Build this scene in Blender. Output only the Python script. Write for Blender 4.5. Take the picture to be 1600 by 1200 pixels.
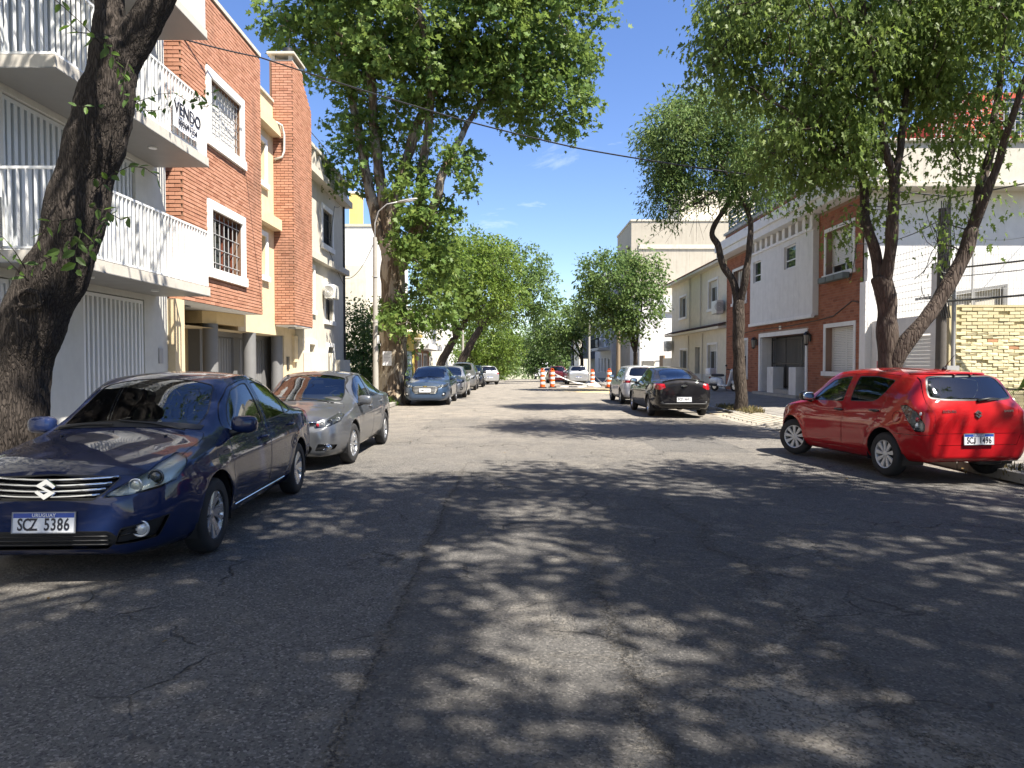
import bpy, bmesh, math, random
import numpy as np
from mathutils import Vector, Matrix, noise
from mathutils.bvhtree import BVHTree

for _o in list(bpy.data.objects):
    bpy.data.objects.remove(_o)
SC = bpy.context.scene
COL = SC.collection
PI = math.pi
R = math.radians

# ------------------------------------------------------------------ camera
cam_d = bpy.data.cameras.new('camera')
cam_d.sensor_width = 36.0
cam_d.lens = 36.0 * 1109 / 1600
cam_d.clip_start = 0.05
cam_d.clip_end = 3000
cam = bpy.data.objects.new('camera', cam_d)
COL.objects.link(cam)
CAM_H = 1.55
cam.location = (0, 0, CAM_H)
cam.rotation_euler = (R(90) - math.atan(32 / 1109), 0, 0)
SC.camera = cam

# ------------------------------------------------------------------ sky and sun
SUN_TO = Vector((0.50, -0.42, 1.0)).normalized()
SUN_EL = math.asin(SUN_TO.z)
SUN_AZ = math.atan2(SUN_TO.x, SUN_TO.y)
W = bpy.data.worlds.new('World')
SC.world = W
W.use_nodes = True
_nt = W.node_tree
_nt.nodes.clear()
_out = _nt.nodes.new('ShaderNodeOutputWorld')
_bg = _nt.nodes.new('ShaderNodeBackground')
_sky = _nt.nodes.new('ShaderNodeTexSky')
_sky.sky_type = 'NISHITA'
_sky.sun_disc = False
_sky.sun_elevation = SUN_EL
_sky.sun_rotation = SUN_AZ
_sky.altitude = 50
_sky.air_density = 1.0
_sky.dust_density = 0.35
_sky.ozone_density = 2.6
_bg.inputs['Strength'].default_value = 0.076
# thin cirrus wisps drifting over the whole sky
_tc = _nt.nodes.new('ShaderNodeTexCoord')
_sep = _nt.nodes.new('ShaderNodeSeparateXYZ')
_nt.links.new(_tc.outputs['Generated'], _sep.inputs[0])
def _m(op, a, b=None, nt=_nt):
    n = nt.nodes.new('ShaderNodeMath'); n.operation = op
    for i, v in enumerate((a, b)):
        if v is None: continue
        if isinstance(v, (int, float)): n.inputs[i].default_value = v
        else: nt.links.new(v, n.inputs[i])
    return n.outputs[0]
_zz = _m('ADD', _m('MAXIMUM', _sep.outputs['Z'], 0.0), 0.12)
_cx = _m('DIVIDE', _sep.outputs['X'], _zz)
_cy = _m('DIVIDE', _sep.outputs['Y'], _zz)
_cmb = _nt.nodes.new('ShaderNodeCombineXYZ')
_nt.links.new(_m('MULTIPLY', _m('ADD', _cx, _m('MULTIPLY', _cy, 0.35)), 1.5), _cmb.inputs[0])
_nt.links.new(_m('MULTIPLY', _cy, 1.9), _cmb.inputs[1])
_cmb.inputs[2].default_value = 7.7
_n1 = _nt.nodes.new('ShaderNodeTexNoise')
_n1.inputs['Scale'].default_value = 1.15; _n1.inputs['Detail'].default_value = 8; _n1.inputs['Roughness'].default_value = 0.62
_n1.inputs['Distortion'].default_value = 0.7
_nt.links.new(_cmb.outputs[0], _n1.inputs['Vector'])
_cr = _nt.nodes.new('ShaderNodeMapRange')
_cr.inputs['From Min'].default_value = 0.595; _cr.inputs['From Max'].default_value = 0.86
_cr.inputs['To Max'].default_value = 0.5
_nt.links.new(_n1.outputs['Fac'], _cr.inputs['Value'])
_hsv = _nt.nodes.new('ShaderNodeHueSaturation')
_hsv.inputs['Saturation'].default_value = 1.16
_hsv.inputs['Hue'].default_value = 0.513
_nt.links.new(_sky.outputs[0], _hsv.inputs['Color'])
_mx = _nt.nodes.new('ShaderNodeMixRGB')
_mx.inputs[2].default_value = (7.5, 7.8, 8.2, 1)
_nt.links.new(_cr.outputs[0], _mx.inputs[0])
_nt.links.new(_hsv.outputs[0], _mx.inputs[1])
_nt.links.new(_mx.outputs[0], _bg.inputs['Color'])
_nt.links.new(_bg.outputs[0], _out.inputs['Surface'])

sun_d = bpy.data.lights.new('sun', 'SUN')
sun_d.energy = 4.9
sun_d.angle = R(0.53)
sun_d.color = (1.0, 0.93, 0.82)
sun = bpy.data.objects.new('sun', sun_d)
COL.objects.link(sun)
sun.location = (20, -10, 40)
sun.rotation_euler = SUN_TO.to_track_quat('Z', 'Y').to_euler()

SC.view_settings.view_transform = 'Standard'
SC.view_settings.look = 'None'
SC.view_settings.exposure = 1.6
SC.view_settings.gamma = 1.0
SC.view_settings.use_curve_mapping = False
SC.render.engine = 'CYCLES'
SC.cycles.use_denoising = True
SC.cycles.max_bounces = 8
SC.cycles.diffuse_bounces = 3
SC.cycles.glossy_bounces = 4
SC.cycles.transmission_bounces = 4
SC.cycles.transparent_max_bounces = 12
SC.cycles.caustics_reflective = False
SC.cycles.caustics_refractive = False
SC.cycles.sample_clamp_indirect = 6.0

# ------------------------------------------------------------------ terrain profile: level, then over a crest and downhill
def gz(y):
    if y <= 30: return 0.0
    if y <= 150: return -0.0001344 * (y - 30) ** 2
    return -0.0001344 * 120 ** 2 - 0.0323 * (y - 150)

# ------------------------------------------------------------------ helpers
ORG = {}
def org(o):
    return ORG.get(o.name, Vector((0, 0, 0))) if o else Vector((0, 0, 0))

def tag(o, label=None, cat=None, group=None, kind=None):
    if label: o['label'] = label
    if cat: o['category'] = cat
    if group: o['group'] = group
    if kind: o['kind'] = kind
    return o

def thing(name, label, cat, loc=(0, 0, 0), rz=0.0, group=None):
    o = bpy.data.objects.new(name, None)
    COL.objects.link(o)
    o.empty_display_size = 0.3
    o.location = loc
    o.rotation_euler = (0, 0, rz)
    ORG[o.name] = Vector(loc) if rz == 0 else Vector((0, 0, 0))
    return tag(o, label, cat, group)

def link_mesh(name, me, parent=None, loc=None):
    o = bpy.data.objects.new(name, me)
    COL.objects.link(o)
    if parent:
        o.parent = parent
        ORG[o.name] = org(parent)
    if loc is not None: o.location = loc
    return o

def copy_tree(o, parent=None):
    c = o.copy()
    COL.objects.link(c)
    c.parent = parent
    ORG[c.name] = org(o)
    for ch in o.children:
        copy_tree(ch, c)
    return c

class MB:
    """collects polygons, then links them as one mesh object"""
    def __init__(s):
        s.v = []; s.f = []; s.m = []
    def add(s, vs, fs, mi=0):
        b = len(s.v)
        s.v.extend([tuple(p) for p in vs])
        for f in fs:
            s.f.append(tuple(b + i for i in f)); s.m.append(mi)
        return s
    def quad(s, a, b, c, d, mi=0):
        return s.add([a, b, c, d], [(0, 1, 2, 3)], mi)
    def box(s, x0, x1, y0, y1, z0, z1, mi=0):
        v = [(x0, y0, z0), (x1, y0, z0), (x1, y1, z0), (x0, y1, z0), (x0, y0, z1), (x1, y0, z1), (x1, y1, z1), (x0, y1, z1)]
        return s.add(v, [(3, 2, 1, 0), (4, 5, 6, 7), (0, 1, 5, 4), (1, 2, 6, 5), (2, 3, 7, 6), (3, 0, 4, 7)], mi)
    def bevbox(s, x0, x1, y0, y1, z0, z1, b=0.02, mi=0):
        bm = bmesh.new()
        M = Matrix.Translation(((x0 + x1) / 2, (y0 + y1) / 2, (z0 + z1) / 2)) @ Matrix.Diagonal((x1 - x0, y1 - y0, z1 - z0, 1))
        bmesh.ops.create_cube(bm, size=1, matrix=M)
        bmesh.ops.bevel(bm, geom=bm.edges[:], offset=b, segments=2, affect='EDGES', profile=0.6)
        bm.verts.index_update()
        s.add([v.co[:] for v in bm.verts], [[v.index for v in f.verts] for f in bm.faces], mi)
        bm.free()
        return s
    def prism(s, poly, axis, a, b, mi=0):
        """poly: 2D outline (counter-clockwise seen against +axis); extruded along axis from a to b"""
        n = len(poly)
        def P(p, t):
            return {'x': (t, p[0], p[1]), 'y': (p[0], t, p[1]), 'z': (p[0], p[1], t)}[axis]
        v = [P(p, a) for p in poly] + [P(p, b) for p in poly]
        fs = [tuple(range(n - 1, -1, -1)), tuple(range(n, 2 * n))]
        fs += [(i, (i + 1) % n, n + (i + 1) % n, n + i) for i in range(n)]
        if axis == 'y': fs = [tuple(reversed(f)) for f in fs]
        return s.add(v, fs, mi)
    def tube(s, pts, rad, n=8, mi=0, caps=True):
        pts = [Vector(p) for p in pts]
        if not hasattr(rad, '__len__'): rad = [rad] * len(pts)
        b = len(s.v)
        ref = None
        for i, p in enumerate(pts):
            t = (pts[min(i + 1, len(pts) - 1)] - pts[max(i - 1, 0)]).normalized()
            if ref is None:
                ref = Vector((1, 0, 0)) if abs(t.x) < 0.8 else Vector((0, 1, 0))
            u = (ref - t * ref.dot(t)).normalized(); w = t.cross(u); ref = u
            for k in range(n):
                a = 2 * PI * k / n
                s.v.append(tuple(p + (u * math.cos(a) + w * math.sin(a)) * rad[i]))
        for i in range(len(pts) - 1):
            for k in range(n):
                k2 = (k + 1) % n
                s.f.append((b + i * n + k, b + i * n + k2, b + (i + 1) * n + k2, b + (i + 1) * n + k)); s.m.append(mi)
        if caps:
            s.f.append(tuple(b + k for k in range(n - 1, -1, -1))); s.m.append(mi)
            e = b + (len(pts) - 1) * n
            s.f.append(tuple(e + k for k in range(n))); s.m.append(mi)
        return s
    def lathe(s, prof, c=(0, 0, 0), axis='z', n=24, mi=0, caps=True):
        """prof: list of (r, h)"""
        b = len(s.v)
        def P(r, h, a):
            x, y = r * math.cos(a), r * math.sin(a)
            q = {'z': (x, y, h), 'x': (h, x, y), 'y': (y, h, x)}[axis]
            return (q[0] + c[0], q[1] + c[1], q[2] + c[2])
        for r, h in prof:
            for k in range(n): s.v.append(P(r, h, 2 * PI * k / n))
        for i in range(len(prof) - 1):
            for k in range(n):
                k2 = (k + 1) % n
                s.f.append((b + i * n + k, b + i * n + k2, b + (i + 1) * n + k2, b + (i + 1) * n + k)); s.m.append(mi)
        if caps:
            s.f.append(tuple(b + k for k in range(n - 1, -1, -1))); s.m.append(mi)
            e = b + (len(prof) - 1) * n
            s.f.append(tuple(e + k for k in range(n))); s.m.append(mi)
        return s
    def ell(s, c, r, e=1.0, nu=16, nv=10, mi=0):
        """superellipsoid"""
        b = len(s.v)
        def sp(x, p): return math.copysign(abs(x) ** p, x)
        for j in range(nv + 1):
            ph = -PI / 2 + PI * j / nv
            for i in range(nu):
                th = 2 * PI * i / nu
                s.v.append((c[0] + r[0] * sp(math.cos(ph), e) * sp(math.cos(th), e), c[1] + r[1] * sp(math.cos(ph), e) * sp(math.sin(th), e), c[2] + r[2] * sp(math.sin(ph), e)))
        for j in range(nv):
            for i in range(nu):
                i2 = (i + 1) % nu
                s.f.append((b + j * nu + i, b + j * nu + i2, b + (j + 1) * nu + i2, b + (j + 1) * nu + i)); s.m.append(mi)
        return s
    def mesh(s, name, mats, off=None, smooth=False):
        me = bpy.data.meshes.new(name)
        v = s.v if off is None else [(p[0] - off[0], p[1] - off[1], p[2] - off[2]) for p in s.v]
        me.from_pydata(v, [], s.f)
        if not isinstance(mats, (list, tuple)): mats = [mats]
        for m in mats: me.materials.append(m)
        if len(mats) > 1: me.polygons.foreach_set('material_index', s.m)
        if smooth: me.polygons.foreach_set('use_smooth', [True] * len(s.f))
        me.update()
        return me
    def build(s, name, mats, parent=None, smooth=False, sharp=None):
        o = org(parent)
        me = s.mesh(name, mats, o, smooth)
        ob = link_mesh(name, me, parent)
        if smooth and sharp:
            me.set_sharp_from_angle(angle=R(sharp))
        return ob
    def solo(s, name, mats, label, cat, loc=None, group=None, kind=None, smooth=False, sharp=None):
        """a top-level thing that is one mesh; its origin sits at loc"""
        loc = loc if loc is not None else (0, 0, 0)
        me = s.mesh(name, mats, loc, smooth)
        ob = link_mesh(name, me, None, loc)
        ORG[ob.name] = Vector(loc)
        if smooth and sharp: me.set_sharp_from_angle(angle=R(sharp))
        return tag(ob, label, cat, group, kind)

def np_mesh(name, verts, faces_flat, loop_tot, mat, smooth=False):
    """fast mesh from numpy arrays; loop_tot = verts per face (constant int or array)"""
    me = bpy.data.meshes.new(name)
    nv = len(verts)
    me.vertices.add(nv)
    me.vertices.foreach_set('co', np.asarray(verts, dtype=np.float32).ravel())
    ff = np.asarray(faces_flat, dtype=np.int32).ravel()
    me.loops.add(len(ff))
    me.loops.foreach_set('vertex_index', ff)
    if isinstance(loop_tot, int):
        nf = len(ff) // loop_tot
        tot = np.full(nf, loop_tot, dtype=np.int32)
    else:
        tot = np.asarray(loop_tot, dtype=np.int32); nf = len(tot)
    st = np.concatenate(([0], np.cumsum(tot)[:-1])).astype(np.int32)
    me.polygons.add(nf)
    me.polygons.foreach_set('loop_start', st)
    me.polygons.foreach_set('loop_total', tot)
    if smooth: me.polygons.foreach_set('use_smooth', np.ones(nf, dtype=bool))
    me.materials.append(mat)
    me.update(calc_edges=True)
    me.validate()
    return me

def text_mb(txt, size, depth=0.004, bold=0.0, space=1.0, sx=1.0):
    """flat lettering as mesh data in the xy plane, centred on the origin"""
    cu = bpy.data.curves.new('lettering', 'FONT')
    cu.body = txt; cu.size = size; cu.extrude = depth; cu.offset = bold
    cu.align_x = 'CENTER'; cu.align_y = 'CENTER'; cu.space_character = space
    cu.resolution_u = 3
    o = bpy.data.objects.new('lettering', cu)
    me = o.to_mesh()
    V = [(v.co.x * sx, v.co.y, v.co.z) for v in me.vertices]
    F = [tuple(p.vertices) for p in me.polygons]
    o.to_mesh_clear()
    bpy.data.objects.remove(o)
    bpy.data.curves.remove(cu)
    return V, F

# ------------------------------------------------------------------ material toolkit
class NT:
    def __init__(s, name):
        s.mat = bpy.data.materials.new(name)
        s.mat.use_nodes = True
        s.t = s.mat.node_tree
        s.t.nodes.clear()
        s.out = s.t.nodes.new('ShaderNodeOutputMaterial')
    def n(s, typ, **kw):
        nd = s.t.nodes.new('ShaderNode' + typ)
        for k, v in kw.items(): setattr(nd, k, v)
        return nd
    def l(s, a, b): s.t.links.new(a, b)
    def setin(s, nd, i, v):
        if v is None: return
        if hasattr(v, 'is_output') or hasattr(v, 'links'): s.l(v, nd.inputs[i])
        else: nd.inputs[i].default_value = v
    def math(s, op, a, b=None, c=None, clamp=False):
        nd = s.n('Math', operation=op); nd.use_clamp = clamp
        for i, v in enumerate((a, b, c)): s.setin(nd, i, v)
        return nd.outputs[0]
    def pos(s, obj=False):
        if obj: return s.n('TexCoord').outputs['Object']
        return s.n('NewGeometry').outputs['Position']
    def scale(s, vec, sc):
        nd = s.n('Mapping'); nd.inputs['Scale'].default_value = sc; s.l(vec, nd.inputs['Vector']); return nd.outputs[0]
    def noise(s, vec, sc, det=4, rough=0.55, dist=0.0):
        nd = s.n('TexNoise')
        nd.inputs['Scale'].default_value = sc; nd.inputs['Detail'].default_value = det
        nd.inputs['Roughness'].default_value = rough; nd.inputs['Distortion'].default_value = dist
        s.l(vec, nd.inputs['Vector'])
        return nd.outputs['Fac']
    def rng(s, v, a, b, c=0.0, d=1.0):
        nd = s.n('MapRange')
        s.l(v, nd.inputs['Value'])
        for k, x in zip(('From Min', 'From Max', 'To Min', 'To Max'), (a, b, c, d)): nd.inputs[k].default_value = x
        return nd.outputs[0]
    def mix(s, f, a, b, mode='MIX'):
        nd = s.n('MixRGB', blend_type=mode)
        s.setin(nd, 0, f)
        for i, v in ((1, a), (2, b)):
            if isinstance(v, tuple): nd.inputs[i].default_value = v if len(v) == 4 else v + (1,)
            else: s.l(v, nd.inputs[i])
        return nd.outputs[0]
    def bump(s, h, st=0.3, d=0.02, nrm=None):
        nd = s.n('Bump'); nd.inputs['Strength'].default_value = st; nd.inputs['Distance'].default_value = d
        s.l(h, nd.inputs['Height'])
        if nrm: s.l(nrm, nd.inputs['Normal'])
        return nd.outputs[0]
    def bsdf(s, col, rough=0.6, metal=0.0, nrm=None, **kw):
        b = s.n('BsdfPrincipled')
        if isinstance(col, tuple): b.inputs['Base Color'].default_value = col if len(col) == 4 else col + (1,)
        else: s.l(col, b.inputs['Base Color'])
        s.setin(b, 'Roughness', rough); s.setin(b, 'Metallic', metal)
        if nrm: s.l(nrm, b.inputs['Normal'])
        for k, v in kw.items(): s.setin(b, k.replace('_', ' '), v)
        return b.outputs[0]
    def done(s, sh):
        s.l(sh, s.out.inputs['Surface']); return s.mat

_MC = {}
def plain(name, col, rough=0.55, metal=0.0, var=0.12, sc=6.0, bump=0.0, coat=0.0, spec=None):
    """one colour with a little uneven wear"""
    if name in _MC: return _MC[name]
    t = NT(name); p = t.pos(True)
    nz = t.noise(p, sc, 5, 0.6)
    c = t.mix(nz, tuple(x * (1 - var) for x in col), tuple(min(1, x * (1 + var)) for x in col))
    r = t.rng(nz, 0.3, 0.7, max(0.02, rough - 0.06), min(1, rough + 0.06))
    nrm = t.bump(t.noise(p, sc * 14, 3), bump, 0.01) if bump else None
    kw = {}
    if coat: kw['Coat_Weight'] = coat
    if spec is not None: kw['Specular_IOR_Level'] = spec
    _MC[name] = t.done(t.bsdf(c, r, metal, nrm, **kw))
    return _MC[name]

def plaster(name, col, stain=(0.16, 0.14, 0.11), amount=0.5, rough=0.85, bump=0.25, streak=True, sc=1.0):
    """painted render with rain streaks, blotches and fine grain"""
    if name in _MC: return _MC[name]
    t = NT(name); p = t.pos()
    big = t.noise(p, 0.55 * sc, 5, 0.6)
    mid = t.noise(p, 3.2 * sc, 6, 0.65)
    c = t.mix(t.rng(mid, 0.3, 0.75), tuple(x * 0.9 for x in col), tuple(min(1, x * 1.05) for x in col))
    if streak:
        st = t.noise(t.scale(p, (5.5, 5.5, 0.28)), 1.3 * sc, 6, 0.7)
        f = t.math('MULTIPLY', t.rng(st, 0.5, 0.85), t.rng(big, 0.35, 0.7))
        f = t.math('MULTIPLY', f, amount, clamp=True)
        c = t.mix(f, c, stain)
    f2 = t.math('MULTIPLY', t.rng(t.noise(p, 1.4 * sc, 8, 0.7), 0.58, 0.85), amount * 0.6)
    c = t.mix(f2, c, stain)
    nrm = t.bump(t.noise(p, 60, 4, 0.7), bump, 0.006)
    _MC[name] = t.done(t.bsdf(c, rough, 0, nrm, Specular_IOR_Level=0.25))
    return _MC[name]

def brickmat(name, ca, cb, cc, dark=0.35):
    """fired brick: every brick its own shade, with grain and soot"""
    if name in _MC: return _MC[name]
    t = NT(name); p = t.pos()
    rnd = t.n('NewGeometry').outputs['Random Per Island']
    c = t.mix(t.rng(rnd, 0.0, 0.6), ca, cb)
    c = t.mix(t.rng(rnd, 0.8, 1.0), c, cc)
    c = t.mix(t.math('MULTIPLY', t.rng(t.noise(p, 26, 4, 0.7), 0.45, 0.8), 0.35), c, tuple(x * 0.55 for x in ca))
    st = t.math('MULTIPLY', t.rng(t.noise(t.scale(p, (1, 1, 0.35)), 0.8, 6, 0.65), 0.55, 0.8), dark)
    c = t.mix(st, c, (0.07, 0.055, 0.045))
    nrm = t.bump(t.noise(p, 70, 3, 0.7), 0.5, 0.006)
    _MC[name] = t.done(t.bsdf(c, 0.9, 0, nrm, Specular_IOR_Level=0.2))
    return _MC[name]

def glassmat(name, tint=(0.35, 0.42, 0.4), refl=1.0, rough=0.01):
    """thin pane: mirror reflection by angle over a tinted see-through"""
    if name in _MC: return _MC[name]
    t = NT(name)
    fr = t.n('Fresnel'); fr.inputs['IOR'].default_value = 1.5
    f = t.math('ADD', t.math('MULTIPLY', fr.outputs[0], 1.25 * refl), 0.03 * refl, clamp=True)
    tr = t.n('BsdfTransparent'); tr.inputs['Color'].default_value = tint + (1,)
    gl = t.n('BsdfGlossy'); gl.inputs['Roughness'].default_value = rough
    gl.inputs['Color'].default_value = (0.95, 0.97, 1, 1)
    m = t.n('MixShader')
    t.l(f, m.inputs[0]); t.l(tr.outputs[0], m.inputs[1]); t.l(gl.outputs[0], m.inputs[2])
    _MC[name] = t.done(m.outputs[0])
    return _MC[name]

def winglass(name, col=(0.012, 0.015, 0.018), rough=0.03):
    """opaque window pane, the dim room behind it painted into its colour"""
    if name in _MC: return _MC[name]
    t = NT(name); p = t.pos()
    c = t.mix(t.rng(t.noise(p, 1.2, 2), 0.4, 0.7), col, tuple(x * 2.6 for x in col))
    _MC[name] = t.done(t.bsdf(c, rough, 0, t.bump(t.noise(p, 1.5, 2), 0.04, 0.02), Specular_IOR_Level=0.7))
    return _MC[name]

def paint(name, col, flake=0.35, rough=0.32, dust=0.12):
    """clear-coated car paint with a film of street dust on the upward faces"""
    if name in _MC: return _MC[name]
    t = NT(name); p = t.pos(True)
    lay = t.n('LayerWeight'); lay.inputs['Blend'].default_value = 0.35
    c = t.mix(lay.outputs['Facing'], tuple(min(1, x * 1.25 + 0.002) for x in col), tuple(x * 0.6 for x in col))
    geo = t.n('NewGeometry')
    sep = t.n('SeparateXYZ'); t.l(geo.outputs['Normal'], sep.inputs[0])
    up = t.rng(sep.outputs['Z'], 0.35, 1.0)
    d = t.math('MULTIPLY', t.rng(t.noise(p, 2.3, 8, 0.7), 0.3, 0.75), dust)
    d = t.math('MULTIPLY', d, t.math('ADD', t.math('MULTIPLY', up, 0.9), 0.15))
    c = t.mix(d, c, (0.30, 0.26, 0.21))
    cr = t.math('ADD', t.math('MULTIPLY', d, 0.5), 0.012)
    _MC[name] = t.done(t.bsdf(c, rough, flake, None, Coat_Weight=0.9, Coat_Roughness=cr, Coat_IOR=1.5, Specular_IOR_Level=0.5 if flake > .25 else 0.05))
    return _MC[name]
# ================================================================== GROUND
def asphalt_mat():
    t = NT('asphalt'); p = t.pos()
    sep = t.n('SeparateXYZ'); t.l(p, sep.inputs[0])
    X, Y = sep.outputs['X'], sep.outputs['Y']
    big = t.noise(p, 0.32, 4, 0.6)
    mid = t.noise(p, 1.7, 7, 0.65, 0.4)
    fine = t.noise(p, 9.0, 6, 0.7)
    c = t.mix(t.rng(big, 0.3, 0.7), (0.112, 0.107, 0.101), (0.158, 0.150, 0.139))
    c = t.mix(t.math('MULTIPLY', t.rng(mid, 0.42, 0.72), 0.5), c, (0.215, 0.20, 0.178))
    c = t.mix(t.math('MULTIPLY', t.rng(fine, 0.45, 0.8), 0.35), c, (0.062, 0.060, 0.058))
    # worn bare patches in the wheel tracks
    wx = t.math('SUBTRACT', 1.0, t.math('ABSOLUTE', t.math('DIVIDE', t.math('SUBTRACT', X, 1.3), 2.6)), clamp=True)
    wy = t.rng(Y, 15.0, 4.0)
    worn = t.rng(t.noise(p, 1.05, 8, 0.76, 0.6), 0.495, 0.56)
    worn = t.math('MULTIPLY', t.math('MULTIPLY', worn, wx), t.math('ADD', t.math('MULTIPLY', wy, 0.9), 0.15), clamp=True)
    c = t.mix(t.math('MULTIPLY', worn, 0.75), c, (0.27, 0.245, 0.205))
    # stones of the aggregate
    vo = t.n('TexVoronoi'); vo.inputs['Scale'].default_value = 85; t.l(p, vo.inputs['Vector'])
    vs = t.n('SeparateColor'); t.l(vo.outputs['Color'], vs.inputs[0])
    c = t.mix(t.math('MULTIPLY', t.rng(vs.outputs[0], 0.70, 1.0), 0.75), c, (0.33, 0.31, 0.28))
    c = t.mix(t.math('MULTIPLY', t.rng(vs.outputs[1], 0.62, 1.0), 0.75), c, (0.040, 0.039, 0.038))
    # dust and sand washed to the gutters; the sunlit stretch beyond is painted lighter
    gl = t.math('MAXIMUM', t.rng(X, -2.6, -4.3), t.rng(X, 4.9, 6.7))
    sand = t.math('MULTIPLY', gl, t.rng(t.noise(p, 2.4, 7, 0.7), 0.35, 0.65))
    sand = t.math('MAXIMUM', sand, t.math('MULTIPLY', t.rng(Y, 9.5, 22.0), t.rng(mid, 0.2, 0.62)))  # brightness of the sunlit road put into the colour, sharing the gutter mask
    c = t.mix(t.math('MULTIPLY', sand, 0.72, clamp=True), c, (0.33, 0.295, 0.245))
    # long seams between paving lanes, with a wandering, broken edge
    wob = t.noise(t.scale(p, (0.0, 1.0, 0.0)), 0.7, 3, 0.5)
    wob2 = t.noise(p, 7.0, 5, 0.7)
    wob3 = t.noise(p, 30.0, 4, 0.7)
    crumb_n = t.rng(t.noise(p, 26.0, 5, 0.75), 0.50, 0.56)
    def seam(x0, amp, w, ymax, jag=0.16):
        d = t.math('SUBTRACT', X, x0)
        d = t.math('SUBTRACT', d, t.math('MULTIPLY', t.math('SUBTRACT', wob, 0.5), amp))
        d = t.math('SUBTRACT', d, t.math('MULTIPLY', t.math('SUBTRACT', wob2, 0.5), jag))
        d = t.math('ABSOLUTE', t.math('SUBTRACT', d, t.math('MULTIPLY', t.math('SUBTRACT', wob3, 0.5), 0.05)))
        k = t.rng(Y, ymax, ymax - 3.0)
        core = t.math('MULTIPLY', t.rng(d, 0.012, 0.004), k)
        crumb = t.math('MULTIPLY', t.math('MULTIPLY', t.rng(d, w * 2.2, w * .6), crumb_n), k)
        return crumb, core
    s1, e1 = seam(-0.72, 0.16, 0.030, 11.5)
    s2, e2 = seam(0.60, 0.55, 0.045, 7.5, .3)
    s3, e3 = seam(1.75, 0.9, 0.05, 9.0, .4)
    # net of shrinkage cracks
    pd = t.n('VectorMath', operation='ADD'); t.l(p, pd.inputs[0])
    nzv = t.n('TexNoise'); nzv.inputs['Scale'].default_value = 1.6; nzv.inputs['Detail'].default_value = 5; t.l(p, nzv.inputs['Vector'])
    sv = t.n('VectorMath', operation='SCALE'); t.l(nzv.outputs['Color'], sv.inputs[0]); sv.inputs['Scale'].default_value = 0.9
    t.l(sv.outputs[0], pd.inputs[1])
    vc = t.n('TexVoronoi', feature='DISTANCE_TO_EDGE'); vc.inputs['Scale'].default_value = 1.1; t.l(pd.outputs[0], vc.inputs['Vector'])
    cm = t.rng(t.noise(p, 0.7, 4, 0.6), 0.50, 0.60)
    net = t.math('MULTIPLY', t.rng(vc.outputs['Distance'], 0.016, 0.004), cm)
    vc2 = t.n('TexVoronoi', feature='DISTANCE_TO_EDGE'); vc2.inputs['Scale'].default_value = 4.5; t.l(pd.outputs[0], vc2.inputs['Vector'])
    net2 = t.math('MULTIPLY', t.rng(vc2.outputs['Distance'], 0.045, 0.010), t.math('ADD', t.math('MULTIPLY', worn, 0.7), t.math('MULTIPLY', cm, 0.3)))
    crack = t.math('MAXIMUM', t.math('MAXIMUM', s1, s2), s3)
    edge = t.math('MAXIMUM', t.math('MAXIMUM', e1, e2), t.math('MAXIMUM', e3, net))
    brk = t.rng(t.noise(p, 5.0, 5, 0.7), 0.38, 0.55)
    crack = t.math('MULTIPLY', crack, t.math('ADD', t.math('MULTIPLY', brk, .75), .25))
    edge = t.math('MULTIPLY', edge, t.rng(fine, 0.32, 0.5))
    # a transverse trench patch ten metres ahead
    dy = t.math('ABSOLUTE', t.math('SUBTRACT', t.math('SUBTRACT', Y, 10.0), t.math('MULTIPLY', t.math('SUBTRACT', t.noise(p, 0.9, 6, 0.7), 0.5), 0.9)))
    tr = t.math('MULTIPLY', t.rng(dy, 0.16, 0.03), t.math('MULTIPLY', t.rng(X, -2.2, -1.6), t.rng(X, 2.2, 0.8)))
    c = t.mix(t.math('MULTIPLY', tr, 0.5), c, (0.045, 0.042, 0.04))
    c = t.mix(t.math('MULTIPLY', edge, 0.8), c, (0.035, 0.033, 0.030))
    c = t.mix(t.math('MULTIPLY', crack, 0.75), c, (0.33, 0.295, 0.24))
    c = t.mix(t.math('MULTIPLY', net2, 0.55), c, (0.04, 0.038, 0.036))
    # a later overlay strip right of the long seam, darker and closer grained; oil drips down the parking lanes
    ov = t.math('MULTIPLY', t.rng(t.math('ADD', X, t.math('MULTIPLY', t.math('SUBTRACT', wob2, 0.5), 0.10)), -0.74, -0.70), t.rng(t.math('ADD', Y, t.math('MULTIPLY', wob2, 0.5)), 10.2, 10.0))
    ov = t.math('MULTIPLY', ov, t.math('SUBTRACT', 1.0, t.math('MULTIPLY', worn, 0.8)))
    c = t.mix(t.math('MULTIPLY', ov, 0.42), c, (0.060, 0.060, 0.062))
    def patch(x0, x1, y0, y1, f, col, cc):
        jx = t.math('ADD', X, t.math('MULTIPLY', t.math('SUBTRACT', wob2, 0.5), 0.14)); jy = t.math('ADD', Y, t.math('MULTIPLY', t.math('SUBTRACT', wob3, 0.5), 0.12))
        m1 = t.math('MULTIPLY', t.rng(jx, x0, x0 + .03), t.rng(jx, x1, x1 - .03)); m2 = t.math('MULTIPLY', t.rng(jy, y0, y0 + .03), t.rng(jy, y1, y1 - .03))
        return t.mix(t.math('MULTIPLY', t.math('MULTIPLY', m1, m2), f), cc, col)
    c = patch(2.6, 4.3, 12.4, 15.2, .5, (0.10, 0.098, 0.095), c)
    c = patch(-2.2, -0.9, 17.0, 20.5, .45, (0.15, 0.143, 0.132), c)
    c = patch(0.4, 3.2, 31.0, 33.0, .4, (0.13, 0.125, 0.117), c)
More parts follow.
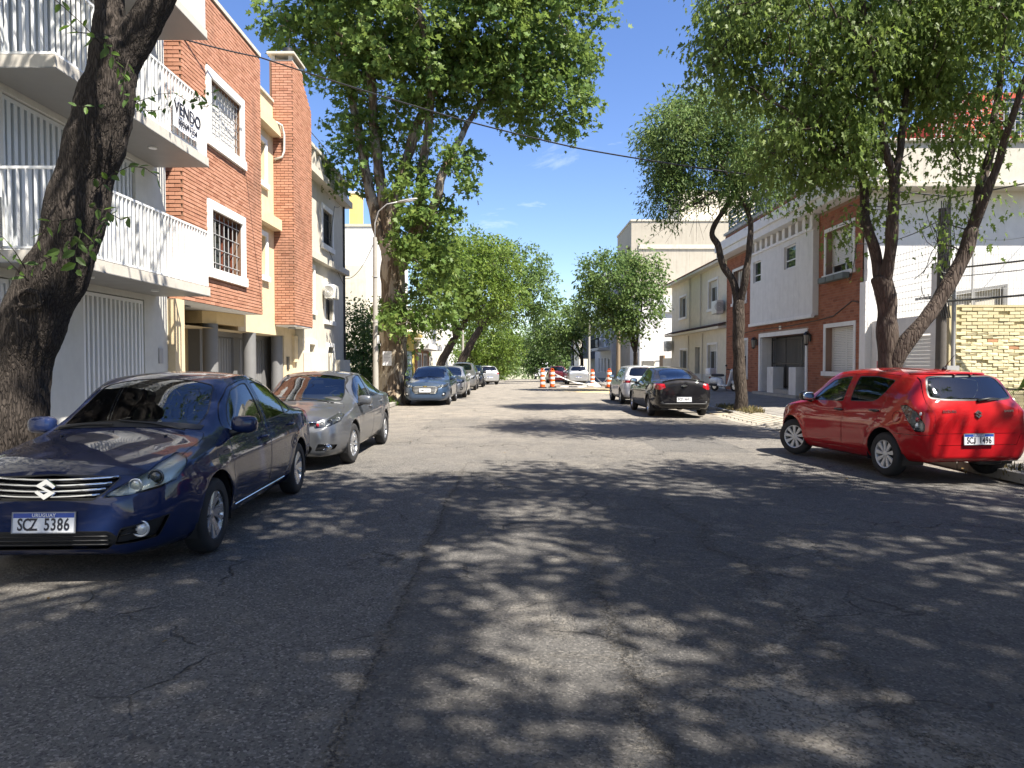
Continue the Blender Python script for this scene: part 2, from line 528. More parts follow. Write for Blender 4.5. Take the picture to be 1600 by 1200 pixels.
    oil = t.math('MULTIPLY', t.rng(t.noise(p, 3.1, 3, 0.5), 0.66, 0.74), t.math('MAXIMUM', t.rng(X, -2.2, -2.8), t.rng(X, 4.3, 5.0)))
    oil = t.math('MAXIMUM', oil, t.math('MULTIPLY', t.rng(t.noise(p, 2.2, 4, 0.55), 0.70, 0.76), 0.6))
    c = t.mix(t.math('MULTIPLY', oil, 0.6), c, (0.035, 0.034, 0.034))
    # relief
    h = t.math('MULTIPLY', vs.outputs[2], 0.45)
    h = t.math('ADD', h, t.math('MULTIPLY', t.noise(p, 34, 5, 0.75), 1.1))
    h = t.math('ADD', h, t.math('MULTIPLY', fine, 1.3))
    h = t.math('SUBTRACT', h, t.math('MULTIPLY', t.math('MAXIMUM', crack, edge), 1.3))
    h = t.math('SUBTRACT', h, t.math('MULTIPLY', worn, 0.9))
    h = t.math('SUBTRACT', h, t.math('MULTIPLY', tr, 1.5))
    nrm = t.bump(h, 1.0, 0.022)
    nrm = t.bump(mid, 0.25, 0.06, nrm)
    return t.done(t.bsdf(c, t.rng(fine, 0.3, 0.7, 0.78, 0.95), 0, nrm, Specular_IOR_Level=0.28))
M_ASPH = asphalt_mat()
M_CONC = plaster('concrete', (0.36, 0.345, 0.31), (0.12, 0.11, 0.095), 0.7, 0.9, 0.5)
M_KERB = plaster('kerb granite', (0.30, 0.285, 0.26), (0.07, 0.065, 0.055), 0.9, 0.85, 0.6, sc=2.0)

def paving_mat():
    t = NT('paving tiles'); p = t.pos()
    bt = t.n('TexBrick'); bt.offset = 0.0
    bt.inputs['Scale'].default_value = 1.0
    bt.inputs['Brick Width'].default_value = 0.2; bt.inputs['Row Height'].default_value = 0.2
    bt.inputs['Mortar Size'].default_value = 0.006; bt.inputs['Bias'].default_value = 0.0
    bt.inputs['Color1'].default_value = (0.21, 0.20, 0.185, 1); bt.inputs['Color2'].default_value = (0.27, 0.258, 0.235, 1)
    bt.inputs['Mortar'].default_value = (0.10, 0.092, 0.08, 1)
    t.l(p, bt.inputs['Vector'])
    n1 = t.noise(p, 0.9, 6, 0.7)
    c = t.mix(t.math('MULTIPLY', t.rng(n1, 0.4, 0.7), 0.55), bt.outputs['Color'], (0.13, 0.12, 0.105))
    c = t.mix(t.math('MULTIPLY', t.rng(t.noise(p, 4, 6, 0.7), 0.5, 0.8), 0.5), c, (0.33, 0.29, 0.23))
    h = t.math('SUBTRACT', t.math('MULTIPLY', n1, 0.6), bt.outputs['Fac'])
    return t.done(t.bsdf(c, 0.85, 0, t.bump(h, 0.6, 0.01), Specular_IOR_Level=0.25))
M_PAVE = paving_mat()

def earth_mat():
    t = NT('dry earth'); p = t.pos()
    c = t.mix(t.noise(p, 0.05, 5, 0.6), (0.11, 0.10, 0.06), (0.17, 0.14, 0.10))
    c = t.mix(t.math('MULTIPLY', t.rng(t.noise(p, 3, 6, 0.7), 0.4, 0.7), 0.5), c, (0.07, 0.085, 0.035))
    return t.done(t.bsdf(c, 0.95, 0, t.bump(t.noise(p, 9, 5, 0.7), 0.5, 0.03)))
M_EARTH = earth_mat()

KL, KR = -4.35, 6.75         # kerb lines
YS = [-40, -20, -8, 0, 10, 20, 30] + list(range(35, 156, 5)) + [170, 200, 250, 320, 420, 600, 900, 1500]
def strip_sheet(name, x0, x1, z0, z1, mat, ys=YS, kind='structure', dz=0.0):
    mb = MB()
    for a, b in zip(ys[:-1], ys[1:]):
        mb.quad((x0, a, gz(a) + z0 + dz), (x1, a, gz(a) + z1 + dz), (x1, b, gz(b) + z1 + dz), (x0, b, gz(b) + z0 + dz))
    o = mb.build(name, mat)
    return tag(o, kind=kind)
strip_sheet('ground', -700, 700, -0.08, -0.08, M_EARTH)
# the carriageway, gently crowned
mb = MB()
_xs = np.linspace(KL - 0.05, KR + 0.05, 15)
for a, b in zip(YS[:-4], YS[1:-3]):
    for x0, x1 in zip(_xs[:-1], _xs[1:]):
        f = lambda x: -0.055 * ((x - 1.0) / 5.4) ** 2 if x > 1.0 else -0.035 * ((x - 1.0) / 5.4) ** 2
        mb.quad((x0, a, gz(a) + f(x0)), (x1, a, gz(a) + f(x1)), (x1, b, gz(b) + f(x1)), (x0, b, gz(b) + f(x0)))
tag(mb.build('road', M_ASPH, smooth=True), kind='structure')

def sidewalk(name, xk, xf, zk, zf):
    mb = MB()
    for a, b in zip(YS[:-4], YS[1:-3]):
        mb.quad((xk, a, gz(a) + zk), (xf, a, gz(a) + zf), (xf, b, gz(b) + zf), (xk, b, gz(b) + zk)) if xf > xk else \
            mb.quad((xf, a, gz(a) + zf), (xk, a, gz(a) + zk), (xk, b, gz(b) + zk), (xf, b, gz(b) + zf))
    return tag(mb.build(name, M_PAVE), kind='structure')
ZSW_R = 0.36
sidewalk('left_sidewalk', KL - 0.14, -9.6, 0.10, 0.16)
sidewalk('right_sidewalk', KR + 0.14, 10.9, 0.08, ZSW_R + 0.05)
def sw_z(x, y):
    """top of whichever pavement lies under (x, y)"""
    if x > KR + 0.14: return gz(y) + 0.08 + (ZSW_R - 0.03) * (x - KR - 0.14) / (10.9 - KR - 0.14)
    if x < KL - 0.14: return gz(y) + 0.10 + 0.06 * (KL - 0.14 - x) / 5.1
    return gz(y) - 0.02

# kerb stones, each its own block
def kerb(name, x, top, skip=()):
    k = bpy.data.objects.new(name, None); COL.objects.link(k); k.location = (x, 0, 0); k['kind'] = 'structure'
    rnd = random.Random(int(x * 10))
    me = MB().bevbox(-0.075, 0.075, -0.445, 0.445, -0.14, 0.0, 0.014).mesh('kerb_stone', M_KERB)
    y = -6.0
    while y < 75:
        if not any(a < y < b for a, b in skip):
            o = link_mesh('kerb_stone', me, k, (rnd.uniform(-0.012, 0.012), y, gz(y) + top + rnd.uniform(-0.012, 0.008)))
            o.rotation_euler = (rnd.uniform(-0.008, 0.008) + math.atan((gz(y + 1) - gz(y))), rnd.uniform(-0.03, 0.03), rnd.uniform(-0.012, 0.012))
        y += 0.905
    return k
kerb('left_kerb', KL - 0.07, 0.115)
kerb('right_kerb', KR + 0.07, 0.095, skip=((17.2, 21.6),))

# worn concrete driveway ramp with grip ridges
M_RAMP = plaster('ramp concrete', (0.31, 0.285, 0.24), (0.13, 0.115, 0.09), 0.8, 0.9, 0.7, sc=1.6)
mb = MB()
yy = np.linspace(17.0, 21.8, 13); xx = np.linspace(6.15, 7.35, 7)
def ramp_z(x, y):
    e = min(1, (y - 17.0) / 0.5, (21.8 - y) / 0.5)
    return -0.045 + 0.15 * max(0.0, min(1.0, (x - 6.15) / 0.9)) * (0.35 + 0.65 * max(0, e)) + 0.012 * noise.noise((x * 3, y * 3, 0))
for i in range(12):
    for j in range(6):
        mb.quad(*[(a, b, ramp_z(a, b)) for a, b in ((xx[j], yy[i]), (xx[j + 1], yy[i]), (xx[j + 1], yy[i + 1]), (xx[j], yy[i + 1]))])
rampo = tag(mb.build('driveway_ramp', M_RAMP, smooth=True), kind='structure')
for i in range(11):
    y0 = 17.55 + i * 0.36
    pts = [(6.3 + 0.9 * k / 5, y0 + 0.35 * k / 5, ramp_z(6.3 + 0.9 * k / 5, min(21.7, y0 + 0.35 * k / 5)) + 0.012) for k in range(6)]
    MB().tube(pts, 0.026, 6).build('ridge', M_RAMP, rampo)

# sandy spoil of the road works
M_SAND = plaster('yellow sand', (0.46, 0.36, 0.21), (0.3, 0.24, 0.15), 0.5, 0.95, 0.8, streak=False)
def mound(name, cx, cy, rx, ry, h, mat, seed=0, z0=None, n=22, kind='stuff'):
    mb = MB(); rr = 7
    base = gz(cy) - 0.035 if z0 is None else z0
    P = [[None] * n for _ in range(rr + 1)]
    for j in range(rr + 1):
        for i in range(n):
            a = 2 * PI * i / n; t = j / rr
            k = 1 + 0.28 * noise.noise((math.cos(a) * 1.7 + seed, math.sin(a) * 1.7, 0.3))
            x, y = cx + rx * t * k * math.cos(a), cy + ry * t * k * math.sin(a)
            z = base + h * (1 - t ** 1.6) * (1 + 0.5 * noise.noise((x * 1.6, y * 1.6, seed))) + (gz(y) - gz(cy))
            P[j][i] = (x, y, z)
    for j in range(rr):
        for i in range(n):
            i2 = (i + 1) % n
            mb.quad(P[j][i], P[j + 1][i], P[j + 1][i2], P[j][i2])
    return tag(mb.build(name, mat, smooth=True), kind=kind)
mound('spilled_sand', 4.2, 42.0, 3.6, 4.5, 0.05, M_SAND, 3)
mound('sand_heap', 6.7, 41.0, 1.2, 2.0, 0.22, M_SAND, 9)
mound('rubble', 6.0, 53.5, 0.7, 1.0, 0.38, M_CONC, 5)
M_MUD = plaster('pale dust', (0.33, 0.28, 0.205), (0.17, 0.14, 0.10), 0.7, 0.95, 0.8, streak=False)
mound('dust', 6.75, 22.6, 0.5, 1.5, 0.05, M_MUD, 6)
# ================================================================== TREES
def leafmat(name, ca, cb, cy, trans=0.35, rough=0.5):
    if name in _MC: return _MC[name]
    t = NT(name)
    rnd = t.n('NewGeometry').outputs['Random Per Island']
    p = t.pos()
    c = t.mix(rnd, ca, cb)
    c = t.mix(t.math('MULTIPLY', t.rng(rnd, 0.86, 1.0), 0.7), c, cy)
    c = t.mix(t.math('MULTIPLY', t.rng(t.noise(p, 0.8, 3), 0.4, 0.7), 0.35), c, cy)
    pb = t.bsdf(c, rough, 0, None, Specular_IOR_Level=0.22)
    tl = t.n('BsdfTranslucent')
    c2 = t.mix(0.5, c, cy, 'ADD')
    t.l(c2, tl.inputs['Color'])
    m = t.n('MixShader'); m.inputs[0].default_value = trans
    t.l(pb, m.inputs[1]); t.l(tl.outputs[0], m.inputs[2])
    _MC[name] = t.done(m.outputs[0])
    return _MC[name]

def barkmat(name, ca, cb, furrow=14.0, bump=1.0, patch=None):
    if name in _MC: return _MC[name]
    t = NT(name); p = t.pos()
    q = t.scale(p, (1, 1, 0.16))
    f = t.noise(q, furrow, 6, 0.65, 0.5)
    vo = t.n('TexVoronoi', feature='DISTANCE_TO_EDGE'); vo.inputs['Scale'].default_value = furrow * 1.5
    nz = t.n('TexNoise'); nz.inputs['Scale'].default_value = furrow * 0.5; nz.inputs['Detail'].default_value = 4; t.l(q, nz.inputs['Vector'])
    ad = t.n('VectorMath', operation='ADD'); sc = t.n('VectorMath', operation='SCALE'); sc.inputs['Scale'].default_value = 0.12
    t.l(nz.outputs['Color'], sc.inputs[0]); t.l(q, ad.inputs[0]); t.l(sc.outputs[0], ad.inputs[1])
    t.l(ad.outputs[0], vo.inputs['Vector'])
    e = t.rng(vo.outputs['Distance'], 0.0, 0.22)
    c = t.mix(t.math('MULTIPLY', e, f), ca, cb)
    if patch:
        c = t.mix(t.rng(t.noise(t.scale(p, (1, 1, 0.45)), 3.2, 5, 0.6, 0.8), 0.5, 0.56), c, patch)
    c = t.mix(t.math('MULTIPLY', t.rng(t.noise(p, 1.3, 6, 0.7), 0.55, 0.8), 0.4), c, tuple(x * 1.7 for x in cb))
    h = t.math('ADD', e, f)
    return _MC.setdefault(name, t.done(t.bsdf(c, 0.92, 0, t.bump(h, bump, 0.035), Specular_IOR_Level=0.2)))

LEAF = {
    # outlines in a unit leaf: x across, y along, z fold; then faces
    'oval': ([(0, 0, 0), (-0.24, 0.3, 0.05), (0.24, 0.3, 0.05), (-0.2, 0.68, 0.04), (0.2, 0.68, 0.04), (0, 1, -0.05), (0, 0.5, -0.03)],
             [(0, 6, 1), (0, 2, 6), (1, 6, 3), (2, 4, 6), (3, 6, 5), (6, 4, 5)]),
    'lance': ([(0, 0, 0), (-0.16, 0.42, 0.05), (0.16, 0.42, 0.05), (0, 1, -0.08)], [(0, 3, 1), (0, 2, 3)]),
    'drooping': ([(0, 0, 0), (-0.30, 0.10, 0.06), (-0.15, 0.34, 0.0), (-0.34, 0.62, 0.05), (-0.11, 0.64, -0.02), (0, 1.12, -0.10),
               (0.11, 0.64, -0.02), (0.34, 0.62, 0.05), (0.15, 0.34, 0.0), (0.30, 0.10, 0.06)],
              [(0, 2, 1), (0, 8, 2), (0, 9, 8), (2, 4, 3), (2, 8, 4), (8, 6, 4), (8, 7, 6), (4, 6, 5)]),
    'lobed': ([(0, 0, 0), (-0.42, 0.12, 0.06), (-0.22, 0.34, 0.0), (-0.52, 0.58, 0.05), (-0.17, 0.62, -0.02), (0, 1.0, -0.08),
               (0.17, 0.62, -0.02), (0.52, 0.58, 0.05), (0.22, 0.34, 0.0), (0.42, 0.12, 0.06)],
              [(0, 2, 1), (0, 8, 2), (0, 9, 8), (2, 4, 3), (2, 8, 4), (8, 6, 4), (8, 7, 6), (4, 6, 5)]),
    'quad': ([(-0.26, 0, 0.04), (0.26, 0, 0.04), (0.2, 0.9, -0.03), (-0.2, 0.9, -0.03)], [(0, 1, 2), (0, 2, 3)]),
}

def leaves_mesh(name, P, D, L, kind, mat, rs, upbias=0.6):
    """P: leaf base points, D: leaf directions (unit-ish), L: lengths"""
    tv, tf = LEAF[kind]
    tv = np.array(tv); tf = np.array(tf)
    n = len(P)
    D = D / np.maximum(1e-6, np.linalg.norm(D, axis=1, keepdims=True))
    N = rs.normal(0, 1, (n, 3)) * 0.75; N[:, 2] += upbias
    N -= D * np.sum(N * D, axis=1, keepdims=True)
    N /= np.maximum(1e-6, np.linalg.norm(N, axis=1, keepdims=True))
    S = np.cross(D, N)
    wv = rs.uniform(0.75, 1.15, (n, 1, 1))
    V = P[:, None, :] + L[:, None, None] * (S[:, None, :] * tv[None, :, 0:1] * wv + D[:, None, :] * tv[None, :, 1:2] + N[:, None, :] * tv[None, :, 2:3])
    F = tf[None, :, :] + (np.arange(n) * len(tv))[:, None, None]
    return np_mesh(name, V.reshape(-1, 3), F.reshape(-1), 3, mat)

def blob_points(blobs, n, rs, shell=0.45, gap=0.0, gsc=0.5, ok=None):
    """points through a union of ellipsoids (cx,cy,cz,rx,ry,rz[,weight]), fuller toward the skin, with open gaps"""
    vol = np.array([b[3] * b[4] * b[5] * (b[6] if len(b) > 6 else 1.0) for b in blobs]) ** 0.8
    pr = vol / vol.sum()
    out = []
    tries = 0
    while len(out) < n and tries < n * 30:
        tries += 1
        b = blobs[rs.choice(len(blobs), p=pr)]
        d = rs.normal(0, 1, 3); d /= np.linalg.norm(d)
        r = (shell + (1 - shell) * rs.random()) ** (1 / 1.6)
        k = 1 + 0.32 * noise.noise(Vector(d * 1.9) + Vector((b[0], b[1], b[2])))
        q = np.array(b[:3]) + d * r * k * np.array(b[3:6])
        if gap and noise.noise(Vector(q * gsc)) < gap - 0.55: continue
        if ok and not ok(q): continue
        out.append((q, d))
    return np.array([o[0] for o in out]), np.array([o[1] for o in out])

def crown(name, blobs, n_tw, per, leaf, kind, mat, seed, spread=0.45, tw_len=0.55, droop=0.35, shell=0.45, gap=0.0, ok=None, pts=None, lift=0.0, gsc=0.5):
    """foliage mesh: twigs through the blobs, each with a spray of leaves. Returns (mesh, twig tips, twig dirs)"""
    rs = np.random.RandomState(seed)
    C, O = pts if pts is not None else blob_points(blobs, n_tw, rs, shell, gap, gsc, ok=ok)
    n = len(C)
    T = O * np.array([1, 1, 0.55]) + rs.normal(0, 0.45, (n, 3)); T[:, 2] += lift - droop * 0.6
    T /= np.linalg.norm(T, axis=1, keepdims=True)
    m = per
    u = rs.random((n, m)) ** 0.8
    len_ = tw_len * rs.uniform(0.6, 1.3, (n, 1))
    P = C[:, None, :] + T[:, None, :] * (u * len_)[:, :, None] + rs.normal(0, spread * 0.36, (n, m, 3)) * np.array([1, 1, 0.8])
    P[:, :, 2] -= droop * 0.5 * (u * len_) ** 2
    D = T[:, None, :] * 0.7 + rs.normal(0, 0.75, (n, m, 3)); D[:, :, 2] -= droop * 1.1
    L = leaf * rs.uniform(0.4, 1.3, n * m)
    P = P.reshape(-1, 3); D = D.reshape(-1, 3)
    if ok is not None:
        k = np.array([ok(q) for q in P]); P, D, L = P[k], D[k], L[k]
    return leaves_mesh(name, P, D, L, kind, mat, rs), C, T

def limb_obj(limbs, twigs, mat, name, parent, seed, n=10, flare=None, ridge=0.0, kseg=7, joint_noise=0.035, nearest_r=0.012, tw_frac=1.0, maxd=4.5):
    """trunk and limbs as one continuous wooden mesh, then thin branches reaching for the twigs"""
    rnd = random.Random(seed)
    mb = MB()
    pool = []
    for pts, r0, r1 in limbs:
        pts = [Vector(p) for p in pts]
        seg = []
        k = kseg
        # smooth the polyline (Catmull-Rom)
        for i in range(len(pts) - 1):
            p0, p1, p2, p3 = pts[max(0, i - 1)], pts[i], pts[i + 1], pts[min(len(pts) - 1, i + 2)]
            for j in range(k):
                t = j / k
                seg.append(0.5 * ((2 * p1) + (p2 - p0) * t + (2 * p0 - 5 * p1 + 4 * p2 - p3) * t * t + (3 * p1 - p0 - 3 * p2 + p3) * t ** 3))
        seg.append(pts[-1])
        m = len(seg)
        rad = [r0 + (r1 - r0) * (i / (m - 1)) for i in range(m)]
        seg = [s + Vector((noise.noise(s * 1.3 + Vector((seed, 0, 0))), noise.noise(s * 1.3 + Vector((0, seed, 7))), 0)) * joint_noise * 2 for s in seg]
        rad = [r * (1 + 0.16 * noise.noise(s * 2.6 + Vector((0, 0, seed)))) for r, s in zip(rad, seg)]
        if flare and seg[0].z < flare[1] + 0.3 and r0 > 0.1:
            z0 = seg[0].z
            rad = [r * (1 + flare[0] * max(0, 1 - (s.z - z0) / 0.9) ** 2) for r, s in zip(rad, seg)]
        if r1 > .08:      # round the end over so that no flat cut shows in a fork
            rad = [r * math.sqrt(max(.06, 1 - max(0, (i / (m - 1) - .93) / .07) ** 2)) for i, r in enumerate(rad)]
        b0 = len(mb.v)
        mb.tube(seg, rad, n)
        if ridge:
            for i in range(m):
                for q in range(n):
                    v = Vector(mb.v[b0 + i * n + q]); o_ = v - seg[i]
                    if o_.length < .05: continue
                    e = o_.normalized() * min(rad[i], .35)
                    w = Vector((e.x * 15, e.y * 15 , e.z * 9 + i * .02 + (seg[i].z) * 2.6))
                    f = 1 - 2 * abs(noise.noise(w)); g_ = 1 - 2 * abs(noise.noise(w * 2.3 + Vector((5, 1, 2))))
                    mb.v[b0 + i * n + q] = tuple(v + o_.normalized() * ridge * min(1, rad[i] / .2) * (f * .7 + g_ * .45 - .5))
        pool += [(s, r) for s, r in zip(seg[m // 4:], rad[m // 4:])]
    if twigs is not None and len(twigs):
        A = np.array([p[0] for p in pool])
        order = np.argsort([np.min(np.linalg.norm(A - t, axis=1)) for t in twigs])
        for ii in order:
            if rnd.random() > tw_frac: continue
            t = twigs[ii]
            w = np.linalg.norm(A - t, axis=1) + 0.6 * np.maximum(0, A[:, 2] - t[2] + 0.2)
            j = int(np.argmin(w))
            if np.linalg.norm(A[j] - t) > maxd: continue
            a = Vector(A[j]); b = Vector(t)
            d = (b - a).length
            mid = a.lerp(b, 0.5) + Vector((rnd.uniform(-1, 1), rnd.uniform(-1, 1), rnd.uniform(0.0, 0.9))) * d * 0.13
            r = max(nearest_r * 0.5, min(nearest_r + 0.012 * d, 0.05))
            mb.tube([a, a.lerp(mid, 0.55) + Vector((0, 0, 0.03 * d)), mid, b], [r, r * 0.8, r * 0.62, r * 0.25], 4, caps=False)
            A = np.vstack([A, np.array(mid)[None], np.array(a.lerp(b, 0.8))[None]])
    return mb.build(name, mat, parent, smooth=True)

M_LEAF_PLANE = leafmat('plane leaf', (0.065, 0.120, 0.026), (0.112, 0.180, 0.042), (0.20, 0.25, 0.06))
M_LEAF_ASH = leafmat('ash leaf', (0.070, 0.130, 0.034), (0.120, 0.190, 0.058), (0.20, 0.25, 0.08))
M_LEAF_ASH2 = leafmat('lime green leaf', (0.075, 0.135, 0.022), (0.125, 0.20, 0.035), (0.21, 0.25, 0.05))
M_LEAF_MAPLE = leafmat('maple leaf', (0.074, 0.122, 0.028), (0.122, 0.180, 0.042), (0.19, 0.245, 0.06), trans=0.42)
M_LEAF_DARK = leafmat('dark leaf', (0.036, 0.072, 0.020), (0.065, 0.115, 0.028), (0.11, 0.16, 0.04), trans=0.3)
M_BARK_DARK = barkmat('furrowed dark bark', (0.022, 0.018, 0.0155), (0.090, 0.074, 0.063), 26.0, 0.6)
M_BARK_PLANE = barkmat('flaking plane bark', (0.10, 0.075, 0.05), (0.26, 0.20, 0.145), 5.0, 0.6, patch=(0.33, 0.285, 0.22))
M_BARK_GREY = barkmat('grey brown bark', (0.04, 0.032, 0.026), (0.14, 0.112, 0.09), 16.0, 0.7)
M_BARK_MAPLE = barkmat('smooth brown bark', (0.055, 0.042, 0.034), (0.125, 0.098, 0.082), 13.0, 0.45)

def px(x, y, Y):
    """where a sight line through photograph pixel (x, y) reaches the distance Y"""
    return Vector(((x - 797) * Y / 1109, Y, CAM_H - (y - 568) * Y / 1109))

def make_tree(label, base, limbs, blobs, n_tw, per, leaf, kind, lmat, bmat, seed, group=None, name='street_tree', flare=(0.5, 0.3), tw_frac=1.0, maxd=4.5, n=10, **kw):
    t = thing(name, label, 'tree', base, 0, group)
    me, C, T = crown('crown', blobs, n_tw, per, leaf, kind, lmat, seed, **kw)
    limb_obj(limbs, C, bmat, 'trunk', t, seed, n=n, flare=flare, tw_frac=tw_frac, maxd=maxd)
    co = link_mesh('crown', me, t, -Vector(base))
    co['kind'] = 'stuff'
    return t, C, T

# ---- the dark leaning tree beside the navy car (left)
bx, by = -5.0, 7.2
B0 = (bx, by, 0.05)
Yt = 7.2
trunk_pts = [(bx - 0.2, by, -0.05), px(18, 640, Yt), px(52, 500, Yt), px(94, 400, Yt), px(124, 300, Yt), px(159, 200, Yt), px(186, 120, Yt), px(196, 72, Yt)]
limbs = [(trunk_pts, 0.305, 0.238),
         ([px(182, 128, Yt), px(182, 70, Yt), px(173, 0, Yt), px(160, -120, Yt), px(120, -330, Yt + 0.3), px(40, -560, Yt)], 0.175, 0.06),
         ([px(190, 125, Yt), px(222, 65, Yt), px(262, 0, Yt), px(320, -110, Yt), px(420, -320, Yt + 0.2), px(520, -520, Yt + 0.8)], 0.185, 0.06),
         ([px(160, -120, Yt), px(230, -300, Yt - 1), px(330, -500, Yt - 2)], 0.09, 0.04),
         ([px(173, -60, Yt), px(30, -250, Yt + 1), px(-120, -420, Yt + 1.5)], 0.09, 0.04)]
def above_frame(q, m=0.35):
    return q[1] < 0.3 or (q[2] - CAM_H) > 0.535 * q[1] + m or abs(q[0]) > 0.78 * q[1] + 0.4
t_near = thing('street_tree', 'thick dark furrowed trunk leaning over the navy sedan, forking above the balconies', 'tree', B0)
near_blobs = [(-4.2, 7.6, 9.3, 3.4, 3.2, 2.3), (-2.3, 7.6, 9.5, 2.6, 2.6, 2.0), (-5.0, 4.5, 9.2, 3.0, 3.0, 2.2), (-5.6, 9.6, 9.6, 2.2, 2.2, 1.8)]
me, C, T = crown('crown', near_blobs, 260, 26, 0.13, 'quad', M_LEAF_DARK, 11, ok=lambda q: above_frame(q))
limb_obj(limbs, C, M_BARK_DARK, 'trunk', t_near, 11, n=80, flare=(0.22, 0.3), tw_frac=0.5, ridge=.019, kseg=30)
co = link_mesh('crown', me, t_near, -Vector(B0)); co['kind'] = 'stuff'
# pruning scar: a ring of callus round a dark hollow
scar_c = px(44, 468, Yt - 0.36)
mbs = MB()
ring = []
for i in range(15):
    a = 2 * PI * i / 14
    ring.append(scar_c + Vector((math.cos(a) * 0.105, 0.02 * math.cos(a), math.sin(a) * 0.085)))
mbs.tube(ring, 0.024, 8)
mbs.ell(scar_c + Vector((0, 0.045, 0)), (0.10, 0.03, 0.08), 1.0, 14, 8)
mbs.build('pruning_scar', M_BARK_DARK, t_near, smooth=True)
# twigs with single leaves growing from the trunk
def leaf_data(kind, mat):
    tv, tf = LEAF[kind]
    me = bpy.data.meshes.new('leaf'); me.from_pydata(tv, [], tf); me.materials.append(mat)
    return me
LEAF_ME = [leaf_data('oval', M_LEAF_DARK), leaf_data('oval', leafmat('young leaf', (0.06, 0.12, 0.02), (0.09, 0.16, 0.03), (0.15, 0.22, 0.04)))]
rnd = random.Random(5)
def twig(parent, pts, step, size, bright=0.2, r=0.006):
    pts = [Vector(p) for p in pts]
    MB().tube(pts, [r] + [r * 0.7] * (len(pts) - 2) + [r * 0.4], 5).build('twig', M_BARK_DARK, parent, smooth=True)
    side = 1
    for i in range(len(pts) - 1):
        L = (pts[i + 1] - pts[i]).length
        k = max(1, int(L / step))
        for j in range(k):
            p = pts[i].lerp(pts[i + 1], (j + 0.7) / k)
            d = (pts[i + 1] - pts[i]).normalized()
            sd = d.cross(Vector((0, 1, 0))).normalized() * side
            side = -side
            dr = (d * 0.6 + sd * rnd.uniform(0.5, 1.1) + Vector((rnd.uniform(-.4, .4), rnd.uniform(-.8, .8), -rnd.uniform(0.1, 0.8)))).normalized()
            nn = Vector((rnd.uniform(-.6, .6), rnd.uniform(-1.0, .3), rnd.uniform(0.0, 1))).normalized()
            s_ = dr.cross(nn).normalized(); nn = s_.cross(dr).normalized()
            M = Matrix((s_, dr, nn)).transposed().to_4x4()
            o = link_mesh('leaf', LEAF_ME[1 if rnd.random() < bright else 0], parent)
            sc = size * rnd.uniform(0.7, 1.25)
            o.matrix_basis = Matrix.Translation(p - org(parent)) @ M @ Matrix.Diagonal((sc, sc, sc, 1))
Yf = Yt - 0.42
twig(t_near, [px(160, 72, Yf), px(135, 45, Yf - .1), px(110, 22, Yf - .2), px(84, 0, Yf - .3), px(60, -20, Yf - .4)], 0.075, 0.12, 0.45)
twig(t_near, [px(150, 60, Yf), px(128, 58, Yf - .2), px(112, 42, Yf - .3)], 0.075, 0.11, 0.4)
twig(t_near, [px(165, 62, Yf), px(182, 95, Yf - .1), px(194, 122, Yf - .1)], 0.05, 0.11, 0.3)
twig(t_near, [px(205, 100, Yf), px(195, 140, Yf - .1), px(205, 160, Yf - .2)], 0.06, 0.11, 0.1)
twig(t_near, [px(170, 165, Yf), px(150, 172, Yf - .1), px(120, 170, Yf - .2)], 0.06, 0.09, 0.5)
twig(t_near, [px(210, 160, Yf), px(228, 172, Yf - .1), px(236, 182, Yf - .1)], 0.045, 0.09, 0.4)
twig(t_near, [px(215, 165, Yt - .2), px(250, 152, Yt - .3), px(275, 150, Yt - .3), px(300, 165, Yt - .4), px(325, 172, Yt - .5), px(340, 160, Yt - .5)], 0.055, 0.085, 0.1, 0.004)
twig(t_near, [px(215, 178, Yt - .2), px(245, 177, Yt - .3), px(270, 172, Yt - .4)], 0.06, 0.08, 0.1, 0.004)
twig(t_near, [px(300, 165, Yt - .4), px(328, 148, Yt - .5), px(338, 150, Yt - .5)], 0.04, 0.07, 0.1, 0.003)
twig(t_near, [px(150, 300, Yf), px(178, 275, Yf - .1), px(205, 262, Yf - .2), px(228, 265, Yf - .3), px(250, 280, Yf - .3)], 0.062, 0.10, 0.25)
twig(t_near, [px(140, 325, Yf), px(165, 330, Yf - .1), px(190, 345, Yf - .2), px(205, 340, Yf - .2)], 0.06, 0.12, 0.2)
twig(t_near, [px(130, 340, Yf), px(105, 345, Yf - .1), px(78, 348, Yf - .2), px(60, 380, Yf - .2)], 0.055, 0.12, 0.1)
twig(t_near, [px(125, 350, Yf), px(110, 380, Yf - .1), px(85, 400, Yf - .1), px(50, 420, Yf - .1)], 0.05, 0.12, 0.1)
twig(t_near, [px(130, 355, Yf), px(118, 395, Yf - .1), px(120, 425, Yf - .1)], 0.06, 0.13, 0.1)
twig(t_near, [px(45, 440, Yf), px(20, 415, Yf - .2), px(0, 395, Yf - .3), px(-20, 380, Yf - .3)], 0.06, 0.11, 0.3)
twig(t_near, [px(40, 420, Yf), px(25, 395, Yf - .2), px(5, 370, Yf - .3)], 0.06, 0.10, 0.2)
twig(t_near, [px(175, 330, Yt - .1), px(150, 375, Yf), px(140, 395, Yf)], 0.06, 0.10, 0.2)

